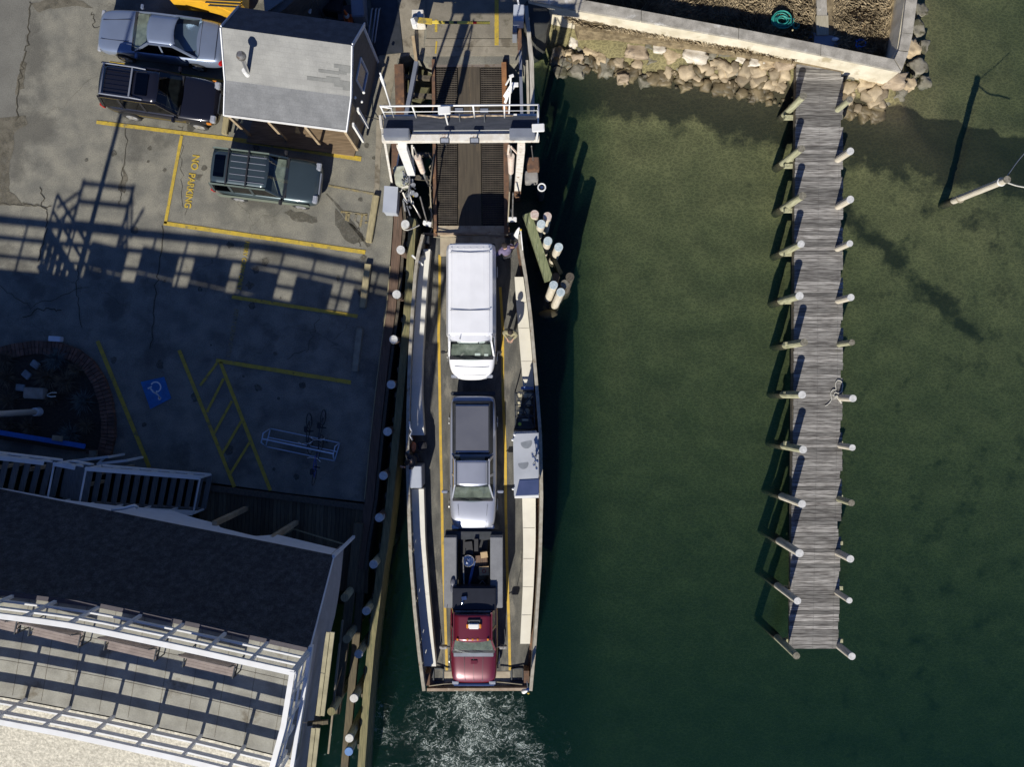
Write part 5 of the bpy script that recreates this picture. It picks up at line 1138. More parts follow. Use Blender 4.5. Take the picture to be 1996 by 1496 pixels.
for s in (-1, 1):
    vpart(MB().box((1.28, s * 1.2, 1.38), (.14, .3, .2)).beam((1.3, s * .92, 1.3), (1.28, s * 1.1, 1.36), .05, .05), "mirror", steel, t, bevel=.03)
    vpart(MB().box((2.88, s * .75, .92), (.14, .26, .18)), "headlight", lensm, t, bevel=.02)
    vpart(MB().tube([(1.35, s * 1.2, 1.42), (.9, s * 1.28, 1.75), (.35, s * 1.25, 2.0)], .012), "whip_antenna", black, t)
vpart(MB().box((3.03, 0, .68), (.16, 1.75, .26)), "front_bumper", chrome, t, bevel=.05); vpart(MB().box((2.97, 0, .95), (.1, 1.3, .14)), "grille", chrome, t, bevel=.03)
m = MB()
for y in (-.35, 0, .35): m.beam((1.75, y * 1.1, 1.25), (2.8, y, 1.09), .012, .012)
vpart(m, "hood_lines", black, t); vpart(MB().box((1.95, .02, 1.235), (.14, .26, .02)), "hood_badge", P_mar, t)
vpart(MB().box((1.64, 0, 1.235), (.18, 1.62, .04)), "cowl", greymetal, t, bevel=.02)
# cargo lying in the bed: things of their own
def cargo(mb, name, lab, cat, mm, **k): return tag(mb.xf(LM(t)).build(name, mm, **k), lab, cat)
card = mat("cardboard", (.5, .36, .2), (.44, .31, .17), scale=4, rough=.85)
cargo(MB().box((-2.35, .42, .98), (.24, .28, .22), 8), "cardboard_box", "small plain cardboard box in the truck bed, nearest the rear bumper", "box", card)
cb_ = thing("cardboard_box", "cardboard box with a red ring printed on its lid in the truck bed", "box", LM(t) @ Vector((-1.7, .42, .8)), -90)
MB().box((-1.7, .42, .98), (.36, .4, .24), 3).xf(LM(t)).build("carton", card, cb_); MB().torus((-1.7, .42, 1.105), .07, .012).xf(LM(t)).build("printed_ring", redlens, cb_)
cargo(MB().box((-2.1, .3, .93), (.42, .5, .12), 5), "brown_crate", "dark brown crate lying under the cardboard boxes in the truck bed", "crate", brownwood)
dr = thing("metal_bucket", "shiny metal bucket in the middle of the truck bed", "bucket", LM(t) @ Vector((-2.12, -.22, .8)), -90)
MB().cyl((-2.12, -.22, .8), (-2.12, -.22, 1.12), .2, .23, 24).xf(LM(t)).build("pail", chrome, dr); MB().torus((-2.12, -.22, 1.12), .235, .016).xf(LM(t)).build("rim", steel, dr); MB().blob((-2.12, -.22, 1.13), (.16, .14, .05), 4, .9, 2).xf(LM(t)).build("foil", chrome, dr)
cargo(MB().beam((-2.2, .02, 1.05), (-1.1, -.22, 1.0), .06, .05).beam((-2.1, .06, 1.05), (-1.15, -.16, 1.0), .03, .05), "pry_bars", "pair of long blue steel bars lying along the truck bed", "bars", mat("blue_steel", (.1, .16, .35), rough=.35, metal=.5))
cargo(MB().cyl((-2.3, -.42, 1.2), (-.9, -.38, 1.25), .028), "conduit_pipe", "grey pipe lying along the right side of the truck bed", "pipe", steel)
cargo(MB().box((-2.75, .1, .95), (.5, .16, .3)).box((-2.6, -.2, .9), (.55, .3, .2), 6), "rubber_mat_roll", "black bundles behind the tailgate of the utility truck", "bundle", black)
cargo(MB().beam((-1.3, .35, 1.0), (-1.02, .12, 1.0), .03, .03).beam((-1.3, .35, 1.0), (-1.1, .5, 1.0), .03, .03).beam((-1.1, .5, 1.0), (-.95, .1, 1.0), .03, .03), "steel_bracket", "triangular grey steel bracket lying in the truck bed", "bracket", steel)
cargo(MB().blob((-1.4, .35, .88), (.18, .2, .1), 5), "canvas_sack", "small brown sack in the truck bed behind the black tool box", "sack", mat("sack", (.2, .15, .09), rough=.9), smooth=True)
cargo(MB().box((-.78, -.35, 1.68), (.14, .2, .1), 10).blob((-.6, -.42, 1.68), (.09, .06, .06), 3), "hand_tools", "shiny tools lying on the black tool box of the utility truck", "tools", chrome)
cargo(MB().blob((-1.35, -.82, 1.46), (.2, .1, .06), 6).blob((-1.1, -.8, 1.46), (.18, .12, .05), 8), "work_gloves", "dark work gloves lying on the right hand tool locker", "gloves", bedk, smooth=True)
#PART5
# ================================================================== SHED
def slab3(mb, pts, th):      # flat or folded roof sheet with thickness
    n = len(pts); return mb.add(list(pts) + [p - Vector((0, 0, th)) for p in pts], [tuple(range(n)), tuple(range(2 * n - 1, n - 1, -1))] + [(i, (i + 1) % n, (i + 1) % n + n, i + n) for i in range(n)])
RLr, RLl = W(687, 88, 4.3), W(431, 53, 4.3)
BKr, BKl = W(685, 188, 3.0), W(439, 156, 3.0)
EVr, EVl = W(676, 256, 2.3), W(437, 225, 2.3)
bx_ = W(711, 47, 3.2); BEr = bx_; BEl = RLl + (bx_ - RLr)
t = thing("ticket_shed", "small shingled shed with pale grey roof and open porch beside the ramp", "shed", ((RLl + RLr) / 2 * 1).to_tuple()[:2] + (0,))
m = MB(); slab3(m, [RLl, BKl, BKr, RLr], .08); rf = m.build("roof", roof_l, t)
pr_m = mat("porch_shingle", (.185, .19, .195), (.15, .155, .16), scale=2, rough=.92, speck=.2, bump=.3); add_courses(pr_m, 7.5, 1.9, .9)
m = MB(); slab3(m, [BKl + Vector((0, 0, -.002)), EVl, EVr, BKr + Vector((0, 0, -.002))], .08); m.build("porch_roof", pr_m, t)
m = MB(); slab3(m, [RLl, RLr, BEr, BEl], .08); m.build("roof_back", mat("roof_shingle_shaded", (.12, .12, .125), (.08, .08, .085), scale=3, rough=.9, speck=.4), t)  # shingle colour darkened for the shade on the north slope
def onroof(u, v, lo=True):   # u along, v 0 ridge .. 1 break
    return (RLl.lerp(RLr, u)).lerp(BKl.lerp(BKr, u), v)
for (u0, u1, v0, v1) in ((.86, .99, .4, .47), (.9, .99, .47, .54), (.74, .9, .54, .6), (.9, .96, .5, .58), (.65, .99, .71, .78), (.8, .91, .66, .71), (.86, .99, .78, .84), (.93, .99, .84, .89)):
    q = [onroof(u0, v0), onroof(u1, v0), onroof(u1, v1), onroof(u0, v1)]; q = [p + Vector((0, 0, .012 + .002 * int(u0 * 100 % 3))) for p in q]; slab3(MB(), q, .01).build("repair_shingle", roof_d, rf)
m = MB(); m.beam(EVl, EVr, .05, .1); m.build("gutter", white, t)
m = MB(); m.beam(RLr, BKr, .04, .16, (0, 0, 1)); m.beam(BKr, EVr, .04, .12); m.beam(RLr, BEr, .04, .14); m.build("rake_board", trim, t)
m = MB(); m.beam(RLl, BKl, .04, .14); m.beam(BKl, EVl, .04, .12); m.beam(RLl, BEl, .04, .14); m.build("rake_board", trim, t)
# walls: closed hut between the back eave and the break
ax = (RLr - RLl).normalized(); sh = ax * .12
def dn(p, z, inn=0): q = Vector((p.x, p.y, z)); return q
w = [BEl + sh, BEr - sh, BKr - sh, BKl + sh]; top = [BEl.z, BEr.z, BKr.z, BKl.z]
m = MB(); A = [Vector((p.x, p.y, 0)) for p in w]; B = [Vector((p.x, p.y, p.z - .09)) for p in w]; Rr_ = RLr - sh - Vector((0, 0, .09)); Rl_ = RLl + sh - Vector((0, 0, .09))
m.add(A + B + [Rr_, Rl_], [(0, 1, 5, 4), (1, 2, 6, 8, 5), (2, 3, 7, 6), (3, 0, 4, 9, 7)]); m.build("wall", shake, t)
m = MB(); m.beam(BEr - sh * .8 + Vector((0, 0, -.1)), Vector((BEr.x, BEr.y, 0)) - sh * .8, .08, .08); m.build("corner_board", trim, t)
# gable window
gc = (BEr.lerp(BKr, .52) - sh * .9); side = (BKr - BEr); side.z = 0; side.normalize()
wf = MB(); 
for a, b in (((-.42, 1.2), (.42, 1.2)), ((.42, 1.2), (.42, 2.5)), ((.42, 2.5), (-.42, 2.5)), ((-.42, 2.5), (-.42, 1.2))):
    pa = Vector((gc.x, gc.y, 0)) + side * a[0] + Vector((0, 0, a[1])); pb = Vector((gc.x, gc.y, 0)) + side * b[0] + Vector((0, 0, b[1])); wf.beam(pa, pb, .08, .06)
wf = wf.build("window", trim, t)
pts = [Vector((gc.x, gc.y, 0)) + side * a + Vector((0, 0, z)) - sh * .06 for a, z in ((-.38, 1.24), (.38, 1.24), (.38, 2.46), (-.38, 2.46))]
MB().face(pts).build("pane", mat("blue_pane", (.05, .08, .2), (.03, .05, .12), rough=.1), wf)
# porch
m = MB()
fl_ = [Vector((p.x, p.y, 0)) for p in (BKl + sh, BKr - sh, EVr - sh + (EVr - BKr) * .25, EVl + sh + (EVl - BKl) * .25)]
m.prism([(p.x, p.y) for p in fl_], 0, .12); m.build("porch_floor", mat("porch_boards", (.24, .17, .1), (.15, .105, .06), scale=2, rough=.85, stretch=(1, 12, 1), rot=8, bump=.3), t)
for u in (.04, .36, .66, .985):
    p_ = EVl.lerp(EVr, u); MB().beam(p_ - Vector((0, 0, .05)), (p_.x, p_.y, .1), .1, .1).build("porch_post", lightwood, t)
m = MB(); a = BKr - sh; b = EVr - sh * .9; m.add([Vector((a.x, a.y, .1)), Vector((b.x, b.y, .1)), Vector((b.x, b.y, 1.9)), Vector((a.x, a.y, 2.5))], [(0, 1, 2, 3)]); m.build("side_screen", lightwood, t)
for du in (0, .55):
    p_ = BKr.lerp(EVr, .15 + du) + ax * .12; MB().beam(Vector((p_.x, p_.y, .3)), Vector((p_.x, p_.y, 2.2)), .08, .14).build("shutter_post", white, t)
# vent pipe
vb = W(485, 147, 3.05); vt = W(467, 105, 4.75)
tt = thing("roof_vent", "white vent pipe with a round metal cap on the shed roof", "vent", vb)
MB().cyl(vb - Vector((0, 0, .3)), (vb.x, vb.y, vb.z + .45), .13, .1, 14).build("flashing", white, tt); MB().cyl((vb.x, vb.y, vb.z), vt - Vector((0, 0, .15)), .075, .075, 14).build("pipe", chrome, tt)
MB().cyl(vt - Vector((0, 0, .25)), vt - Vector((0, 0, .18)), .15, .17, 16).cyl(vt - Vector((0, 0, .12)), vt + Vector((0, 0, .02)), .17, .1, 16).build("rain_cap", steel, tt)
m = MB(); m.tube([W(690, 195, 2.2), W(700, 215, 1.0), W(718, 228, .3), W(735, 232, .1), W(752, 236, .6)], .02); tag(m.build("power_cable", black, smooth=True), "black cable looping from the shed gable to the gantry", "cable")
for (x, y, z) in ((692, 190, 2.4), (709, 180, 2.2), (705, 198, 1.6)): tag(MB().blob(W(x, y, z), (.06, .06, .06), 2).build("wall_lamp", white, smooth=True), "small white lamp on the gable wall of the shed", "lamp", "lamps on the shed gable")
q = W(441, 245, .12); tag(MB().beam(W(443, 229, .22), W(438, 262, .22), .24, .2).build("wheel_stop", treated, bevel=.02), "short yellowish timber standing by the left end of the shed porch", "timber")
# yard behind the shed
t = thing("yellow_vehicle", "bright yellow ribbed vehicle end cut off by the top edge of the photo", "vehicle", W(425, -30, .4))
yp = [W(x, y, 1.3) for x, y in ((330, -120), (476, -120), (471, 6), (463, 20), (450, 25), (432, 17), (415, 10), (392, 4), (350, 1), (330, 0))]
MB().prism([(p.x, p.y) for p in yp], .5, 1.3).build("body", yellowm, t, bevel=.04)
for k in range(4): MB().beam(W(388 + k * 6, -4 + k * 6 - 4, 1.32), W(470, 2 + k * 6 - 6, 1.32), .035, .03).build("rib", darkmetal, t)
for x in (360, 440): MB().cyl(W(x, -60, .4), W(x, -58, .4) + Vector((0, -.25, 0)), .4, .4, 20).build("wheel", rubber, t)
t = thing("grey_outbuilding", "pale grey roof corner of a small building above the shed", "building", W(550, -40, 0))
rp2 = [W(x, y, 2.5) for x, y in ((506, -90), (640, -90), (549, 2), (516, 25))]; MB().prism([(p.x, p.y) for p in rp2], 2.42, 2.5).build("roof", roof_l, t)
MB().prism([(p.x * .985, p.y * .985) for p in rp2], 0, 2.42).build("wall", shake, t)
t = thing("traffic_cone", "orange traffic cone with a pale band behind the shed", "cone", W(679, 36, .5))
b0 = W(679, 37, .55); MB().cyl(b0, b0 + Vector((0, 0, .7)), .14, .03, 16).build("cone_body", orangem, t); MB().cyl(b0 + Vector((0, 0, .25)), b0 + Vector((0, 0, .42)), .108, .076, 16).build("band", white, t); MB().box(b0, (.34, .34, .04), 10).build("base", orangem, t)
tag(MB().box(W(677, 30, .27), (.7, .6, .5), 8).build("crate", darkmetal, bevel=.02), "dark crate under the traffic cone", "crate")
tag(MB().box(W(700, 8, .5), (.5, 1.5, 1.0), 4).build("storage_bin", greymetal, bevel=.04), "tall grey bin behind the shed, right of the cone", "bin")
tag(MB().box(W(652, 12, .3), (.8, .7, .6), -10).box(W(640, -2, .35), (.5, .5, .7), 20).build("machinery_crates", black, bevel=.04), "black crates in the shade behind the shed", "crates")
t = thing("yard_lamp", "small white spotlight on a slanting pole above the shed", "lamp", W(628, 34, 0)); MB().cyl(W(631, 33, .1), W(612, -6, 2.2), .025, .025, 8).build("pole", steel, t); MB().cyl(W(603, 24, 1.4), W(606, 17, 1.5), .07, .03, 12).build("lamp_head", white, t); MB().cyl(W(606, 17, 1.5), W(612, -6, 2.2), .015).build("arm", steel, t)
t = thing("pipe_handrail", "dark grey pipe handrails in the shade behind the right end of the shed", "handrail", W(727, 50, 0))
for x in (0, 8, 14): MB().tube([W(722 + x - 8, 84, .1), W(722 + x - 6, 82, .9), W(729 + x - 4, 18, .9), W(731 + x - 4, 16, .1)], .035).build("rail", greymetal, t, smooth=True)
m = MB().box(W(752, 30, .04), (1.1, 3.2, .05), 6).build("shade_sheet", darkmetal); tag(m, "dark sheet standing in for shade on the ground beside the pipe handrails", "plate")  # dark flat sheet added as painted shade right of the shed

# ================================================================== BUILDING (lower left)
def tab(T, x):
    if x <= T[0][0]: (a, va), (b, vb_) = T[0], T[1]
    elif x >= T[-1][0]: (a, va), (b, vb_) = T[-2], T[-1]
    else: (a, va), (b, vb_) = next((p, q) for p, q in zip(T, T[1:]) if p[0] <= x <= q[0])
    return va + (vb_ - va) * (x - a) / (b - a)
EAV = [(-300, 838), (140, 927), (183, 935.5), (312, 961), (441, 987), (590, 1016), (699, 1038)]; PAR = [(-320, 989), (-120, 1011), (253, 1048), (402, 1067), (552, 1098), (705, 1132)]
SOU = [(-320, 1127), (253, 1203), (402, 1231), (552, 1264), (685, 1297)]
t = thing("waterfront_building", "large building with dark shingled roof, railed roof terrace and cream lower roof", "building", G(400, 1150, 0))
def east_x(y): return 705 - .157 * (y - 1132) if y > 1132 else 699 + .063 * (y - 1037)
xs_ = [-300 + i * 50 for i in range(20)] + [699]
m = MB(); A = [G(x, tab(EAV, x), 4.2) for x in xs_]; B = [G(x + 6 * max(0, (x - 600) / 99), tab(PAR, x + 6 * max(0, (x - 600) / 99)), 7.62) for x in xs_]
m.add(A + B, [(i, i + 1, len(A) + i + 1, len(A) + i) for i in range(len(A) - 1)]); A2 = [p - Vector((0, 0, .15)) for p in A]; B2 = [p - Vector((0, 0, .3)) for p in B]
m.add(A + A2, [(i, i + 1, len(A) + i + 1, len(A) + i) for i in range(len(A) - 1)]); m.add(A2 + B2, [(i, i + 1, len(A) + i + 1, len(A) + i) for i in range(len(A) - 1)])
m.build("roof", roof_k, t)
m = MB(); strip(m, offset_poly([G(x, tab(PAR, x)) for x in xs_[:-1] + [706]], .1), .14, 7.45, 7.64); m.build("ridge_cap", mat("shaded_cap", (.09, .08, .09), rough=.8), t)  # dark cap colour stands in for shade on its north-facing side
# scalloped white fascia under the eave
m = MB(); nn = 120; P0 = [G(-300 + 999 * i / nn, tab(EAV, -300 + 999 * i / nn) + 1.5, 0) for i in range(nn + 1)]
def drop(x):  # true px -> fascia depth
    for (a, va), (b, vb_) in zip(DR, DR[1:]):
        if x <= b: return va + (vb_ - va) * (x - a) / (b - a)
    return 2.0
DR = [(-300, .25), (230, .3), (320, 1.0), (385, 1.8), (430, 1.4), (478, 1.2), (492, .75), (556, .5), (582, 1.3), (700, .95)]
for i in range(nn):
    x0 = -300 + 999 * i / nn; x1 = -300 + 999 * (i + 1) / nn; a, b = P0[i], P0[i + 1]; d0, d1 = 4.03 - drop(x0), 4.03 - drop(x1); o_ = Vector((0, -.06, 0))
    m.add([Vector((a.x, a.y, 4.1)), Vector((b.x, b.y, 4.1)), Vector((b.x, b.y, d1)), Vector((a.x, a.y, d0)), Vector((a.x, a.y, 4.1)) + o_, Vector((b.x, b.y, 4.1)) + o_, Vector((b.x, b.y, d1)) + o_, Vector((a.x, a.y, d0)) + o_], [(0, 1, 2, 3), (7, 6, 5, 4), (3, 2, 6, 7)])
m.build("fascia", trim, t)
# terrace slab and cream roof
m = MB(); top = [G(x, tab(PAR, x), 8) for x in xs_[:-1] + [703]]; bot = [G(x, tab(SOU, x), 8) for x in (-300, 0, 266, 413, 560, 684)][::-1]
m.prism([(p.x, p.y) for p in top + bot], 7.2, 7.6); m.build("terrace_floor", terr, t)
m = MB()
for xx in range(-250, 700, 42): m.beam(G(xx, tab(PAR, xx) + 8, 7.603), G(xx - 25, tab(SOU, xx - 25) - 4, 7.603), .012, .006)
for f_ in (.33, .66):
    for xx in range(-260, 680, 40): m.beam(G(xx, tab(PAR, xx) * (1 - f_) + tab(SOU, xx) * f_, 7.603), G(xx + 40, tab(PAR, xx + 40) * (1 - f_) + tab(SOU, xx + 40) * f_, 7.603), .01, .006)
m.build("floor_seams", mat("board_seam", (.15, .13, .1), rough=.9), t)
m = MB(); a = [G(x, tab(SOU, x) + 1, 7.62) for x in (-300, 0, 266, 413, 560, 683)]; b = [G(x, tab(SOU, x) + 220, 6.6) for x in (-330, -30, 236, 383, 530, 650)]
m.add(a + b, [(i, i + 1, 7 + i, 6 + i) for i in range(5)]); m.build("cream_roof", roof_c, t)
m = MB(); eb = [G(east_x(y) + 1, y, 0) for y in (1130, 1170, 1230, 1296, 1400, 1520)]; strip(m, eb, .12, 7.5, 7.72); m.build("edge_trim", trim, t)
# east wall: shingled, hanging over the pier deck below
m = MB(); ys_ = [1037, 1080, 1110, 1132, 1200, 1300, 1420, 1540]; tz = [4.1, 5.7, 6.9, 7.5, 7.5, 7.5, 7.5, 7.5]; bz = [2.6, 3.3, 3.9, 4.5, 5.3, 5.35, 5.4, 5.4]
up_ = [G(east_x(y), y, z) for y, z in zip(ys_, tz)]; lo_ = [G(east_x(y), y, z) for y, z in zip(ys_, bz)]; k_ = len(ys_)
m.add(up_ + lo_, [(i, i + 1, k_ + i + 1, k_ + i) for i in range(k_ - 1)]); up2 = [p + Vector((-.15, 0, 0)) for p in up_]; lo2 = [p + Vector((-.15, 0, 0)) for p in lo_]
m.add(up2 + lo2, [(i + 1, i, k_ + i, k_ + i + 1) for i in range(k_ - 1)]); m.add(lo_ + lo2, [(i, i + 1, k_ + i + 1, k_ + i) for i in range(k_ - 1)])
m.build("east_wall", mat("grey_shingle_wall", (.42, .39, .38), (.34, .32, .31), scale=2, rough=.9, speck=.12), t)
m = MB(); m.beam(G(700, 1037, 4.3), G(700, 1037, 1.0), .1, .1); m.beam(G(700, 1037, 4.2), G(705, 1132, 7.6), .04, .05); m.build("corner_trim", trim, t)
m = MB(); m.prism([tuple(G(x, y).to_tuple()[:2]) for x, y in ((-300, 930), (140, 990), (432, 1035), (630, 1078), (640, 1130), (600, 1560), (-300, 1560))], -1, 5.2); m.build("lower_wall", shake, t)
m = MB(); m.prism([tuple(G(x, y).to_tuple()[:2]) for x, y in ((-300, 945), (140, 995), (432, 1035), (680, 1100), (686, 1130), (640, 1560), (-300, 1560))], 5.0, 5.15); m.build("upper_floor", shake, t)
for x, y in ((480, 992), (578, 1019)): MB().beam(G(x, y, 0), G(x, y, 3.2), .18, .18).build("porch_post", lightwood, t)
# terrace railings
def railing(name, lab, T, x0, x1, dy, n, pts=None):
    tt = thing(name, lab, "railing", G(*(pts[0] if pts else (x1, tab(T, x1) + dy)), 8), 0)
    P = [G(*q, 0) for q in pts] if pts else [G(x0 + (x1 - x0) * i / 24, tab(T, x0 + (x1 - x0) * i / 24) + dy, 0) for i in range(25)]
    P = resample(P, 30); ez = .006 if pts else 0
    for z, w_, h_ in (((8.0, .05, .18), (8.55, .05, .18), (9.02, .16, .06)) if T is SOU else ((8.1, .05, .1), (8.65, .05, .14), (9.24, .16, .06))):
        m = MB(); strip(m, P, w_ - ez, z - h_ / 2 + ez, z + h_ / 2 + ez); m.build("rail" if h_ > .1 else "top_rail", white, tt)
    m = MB(); strip(m, P, .05, z - .19, z - .04); m.build("sub_rail", white, tt)
    for p_ in resample(P, n): MB().box((p_.x, p_.y, (7.6 + z) / 2), (.09, .09, z - 7.6), -8).build("post", white, tt)
railing("terrace_railing", "white wooden terrace railing along the dark shingled roof", PAR, -290, 704, 7, 17)
railing("terrace_railing", "white wooden terrace railing along the cream roof", SOU, -290, 672, -2, 16)
railing("terrace_railing", "short white railing across the right end of the roof terrace", None, 0, 0, 0, 5, [(702, 1137), (690, 1210), (670, 1283)])
# benches on the terrace
benchp = None
def make_bench(x, y, lab, rz=-13):
    o_ = G(x, y, 7.6); tt = thing("terrace_bench", lab, "bench", o_, rz, "benches on the roof terrace")
    for k in range(2):
        m = MB()
        for i in range(5):
            if k == 0: m.box((0, -.2 + i * .085, .5), (1.5, .08, .03))
        if k:
            for i in range(8): m.box((0, .22 + i * .016, .56 + i * .088), (1.5, .03, .082))
        m.xf(LM(tt)).build("seat" if k == 0 else "backrest", mat("bench_slats", (.3, .25, .22), (.22, .18, .16), rough=.8) if "bench_slats" not in MATS else MATS["bench_slats"], tt)
    for s in (-.77, .77):
        m = MB(); m.tube([(s, -.24, 0), (s, -.24, .45), (s, -.22, .66), (s, .2, .68), (s, .36, 1.2)], .022); m.tube([(s, .22, 0), (s, .2, .45), (s, -.24, .43)], .022); m.torus((s, 0, .55), .09, .015, (1, 0, 0), 12); m.xf(LM(tt)).build("arm_frame", darkmetal, tt, smooth=True)
    return tt
b1 = None
for i, (x, y, lab) in enumerate((((262, 1084, "slatted bench on the terrace at the left edge of the photo"), (352, 1103, "slatted bench on the terrace, second from the left edge"), (459, 1123, "slatted bench on the terrace, third from the left edge"), (570, 1147, "slatted bench on the terrace, rightmost one"), (160, 1066, "bench outside the left edge of the photo"), (60, 1056, "bench further outside the left edge")))):
    if i == 0: b1 = make_bench(x, y, lab)
    else:
        o_ = b1.copy(); col.objects.link(o_); o_.location = G(x, y, 7.6); o_["label"] = lab
        for ch in list(b1.children): c = ch.copy(); col.objects.link(c); c.parent = o_
t = thing("terrace_gate_frame", "tall timber frame with cross braces on the terrace beyond the left edge", "frame", G(40, 1000, 8))
for x, z0 in ((-9, 8), (88, 8)): MB().beam(G(x, 992 + (x + 9) * .12, z0), G(x, 992 + (x + 9) * .12, 10.05), .11, .11).build("post", white, t)
for z in (8.75, 9.4, 9.95): MB().beam(G(-12, 992, z), G(91, 1003, z), .08, .12).build("cross_rail", white, t)
for a, b in (((-9, 9.75), (-49, 9.25)), ((-9, 9.35), (-45, 8.7)), ((88, 9.9), (112, 8.3)), ((88, 9.4), (112, 7.8)), ((122, 9.2), (98, 8.0))): MB().beam(G(a[0], 994, a[1]), G(b[0], 996, b[1]), .07, .09).build("brace", white, t)
# walkway at the east wall
t = thing("upper_walkway", "narrow sunlit plank walkway clinging to the right wall of the building", "walkway", W(640, 1330, 6.7))
for (a, b) in (((646, 1233), (628, 1396)), ((618, 1420), (604, 1560))):
    for k in range(2):
        o_ = 8 * k; MB().beam(W(a[0] - 6 + o_, a[1], 6.7), W(b[0] - 8 + o_, b[1], 6.7), .15, .06).build("plank", MATS.get("sunny_plank") or mat("sunny_plank", (.42, .38, .24), (.3, .27, .17), scale=3, rough=.85, bump=.3), t)
m = MB(); m.beam(W(600, 1412, 6.6), W(640, 1408, 6.6), .12, .12); m.build("bearer", darkplank, t)
# dark deck between lot and building
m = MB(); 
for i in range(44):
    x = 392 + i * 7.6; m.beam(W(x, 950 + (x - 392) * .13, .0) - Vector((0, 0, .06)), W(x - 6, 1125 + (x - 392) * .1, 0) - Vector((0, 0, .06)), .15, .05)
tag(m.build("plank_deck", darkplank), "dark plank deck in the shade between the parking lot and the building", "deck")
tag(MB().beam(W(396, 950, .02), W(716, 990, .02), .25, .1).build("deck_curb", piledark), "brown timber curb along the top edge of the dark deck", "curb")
m = MB(); a = [W(610, 1000, .45), W(560, 1035, .45), W(700, 1072, .45)]; m.beam(W(572, 1032, .4), W(672, 1062, .4), .05, .05); m.beam(W(572, 1032, .4), W(548, 1046, .4), .07, .2)
tag(m.build("deck_rail", treated), "low weathered rail at the edge of the dark deck", "rail")
# outside stairs
t = thing("outside_stairs", "long wooden staircase with white railings climbing left from the dark deck", "stairs", G(410, 960, 0))
st = []; x, y, z = 408, 958, .25
dirx = Vector((-.982, -.19)); pos = Vector((x, y)); treads = []
for i in range(13): treads.append((pos.copy(), z)); pos += dirx * 12.9; z += .185
land0 = pos.copy(); zl = z
for i in range(4): treads.append((pos.copy(), z)); pos += dirx * 12.5
z += .19; d2 = Vector((-.97, -.24))
for i in range(18): treads.append((pos.copy(), z)); pos += d2 * 12.9; z += .19
perp = lambda d: Vector((-d.y, d.x))
for i, (p_, z_) in enumerate(treads):
    d = dirx if i < 17 else d2; q = perp(d) * 32; w_ = .2 if not 13 <= i < 17 else .262
    a = G(p_.x + q.x, p_.y + q.y, z_); b = G(p_.x - q.x, p_.y - q.y, z_); MB().beam(a, b, w_, .045).build("tread", treadm, t)
def stpt(i, off, dz): p_, z_ = treads[i]; d = dirx if i < 17 else d2; q = perp(d) * off; return G(p_.x + q.x, p_.y + q.y, z_ + dz)
for off in (34, -34):
    for idx in ((0, 12), (13, 16), (17, 34)):
        a = stpt(idx[0], off, 1.0); b = stpt(idx[1], off, 1.0); MB().beam(a, b, .14, .05).build("handrail", white, t)
        a = stpt(idx[0], off, .5); b = stpt(idx[1], off, .5); MB().beam(a, b, .05, .08).build("mid_rail", white, t)
        a = stpt(idx[0], off, -.1); b = stpt(idx[1], off, -.1); MB().beam(a, b, .05, .24).build("stringer", white if off > 0 else treadm, t)
    for i in range(0, 35, 2 if off > 0 else 3): MB().beam(stpt(i, off, 0), stpt(i, off, .98), .07, .07).build("baluster", white, t)
for i in (12, 16, 0): MB().beam(stpt(i, 34, .95), stpt(i, -34, .95), .05, .05).build("cross_bar", white, t)
for i, o2 in ((12, 20), (16, -20), (20, 10), (26, -10)): MB().beam(stpt(i, o2, -.1), (stpt(i, o2, 0).x, stpt(i, o2, 0).y, 0), .14, .14).build("support_post", lightwood, t)
t = thing("white_gate", "white wooden cross braced gate frame standing beside the staircase", "gate", W(200, 895, .5))
m = MB(); m.beam(W(140, 900, 1.2), W(212, 891, 1.2), .1, .1); m.beam(W(190, 905, 1.2), W(250, 898, 1.2), .1, .1); m.beam(W(204, 892, 1.2), W(190, 906, 1.1), .08, .08); m.build("gate_rails", white, t)
for x_, y_ in ((143, 900), (210, 892), (248, 898)): p_ = W(x_, y_, 1.2); MB().beam(p_, (p_.x, p_.y, 0), .09, .09).build("gate_post", white, t)
t = thing("downpipe", "short white pipe elbow lying on the fascia below the stairs", "pipe", W(245, 990, 3.6)); MB().tube([W(218, 994, 4.1), W(240, 992, 4.15), W(262, 986, 4.2), W(268, 990, 4.0)], .06).build("elbow", white, t, smooth=True)

# ================================================================== PLANTING BED
ring = [(-90, 700), (-30, 684), (20, 671), (65, 664), (108, 666), (150, 680), (182, 705), (204, 740), (217, 780), (223, 820), (222, 856), (215, 886)]
P = resample([W(x, y, .2) for x, y in ring], 60)
t = thing("planting_bed", "round brick edged planting bed with bare shrubs in the shade at the left edge", "planter", W(85, 780, 0))
m = MB(); inner_ = offset_poly(P, .56)
for i in range(59):
    a, b = P[i], P[i + 1]; a2, b2 = inner_[i], inner_[i + 1]; g = .012
    for k in range(2):
        q = [a.lerp(a2, k * .5 + .01), b.lerp(b2, k * .5 + .01), b.lerp(b2, k * .5 + .48), a.lerp(a2, k * .5 + .48)]; d = (b - a).normalized() * g
        m.prism([(q[0] + d).xy.to_tuple(), (q[1] - d).xy.to_tuple(), (q[2] - d).xy.to_tuple(), (q[3] + d).xy.to_tuple()], 0, .19 + rnd.uniform(0, .015))
m.beam(W(218, 884, .1), W(170, 880, .1), .2, .18); m.build("brick_edge", brick, t)
m = MB(); m.prism([p.xy.to_tuple() for p in offset_poly(P, .5)] + [W(150, 880).xy.to_tuple(), W(-90, 842).xy.to_tuple()], 0, .1); m.build("mulch", soil, t)
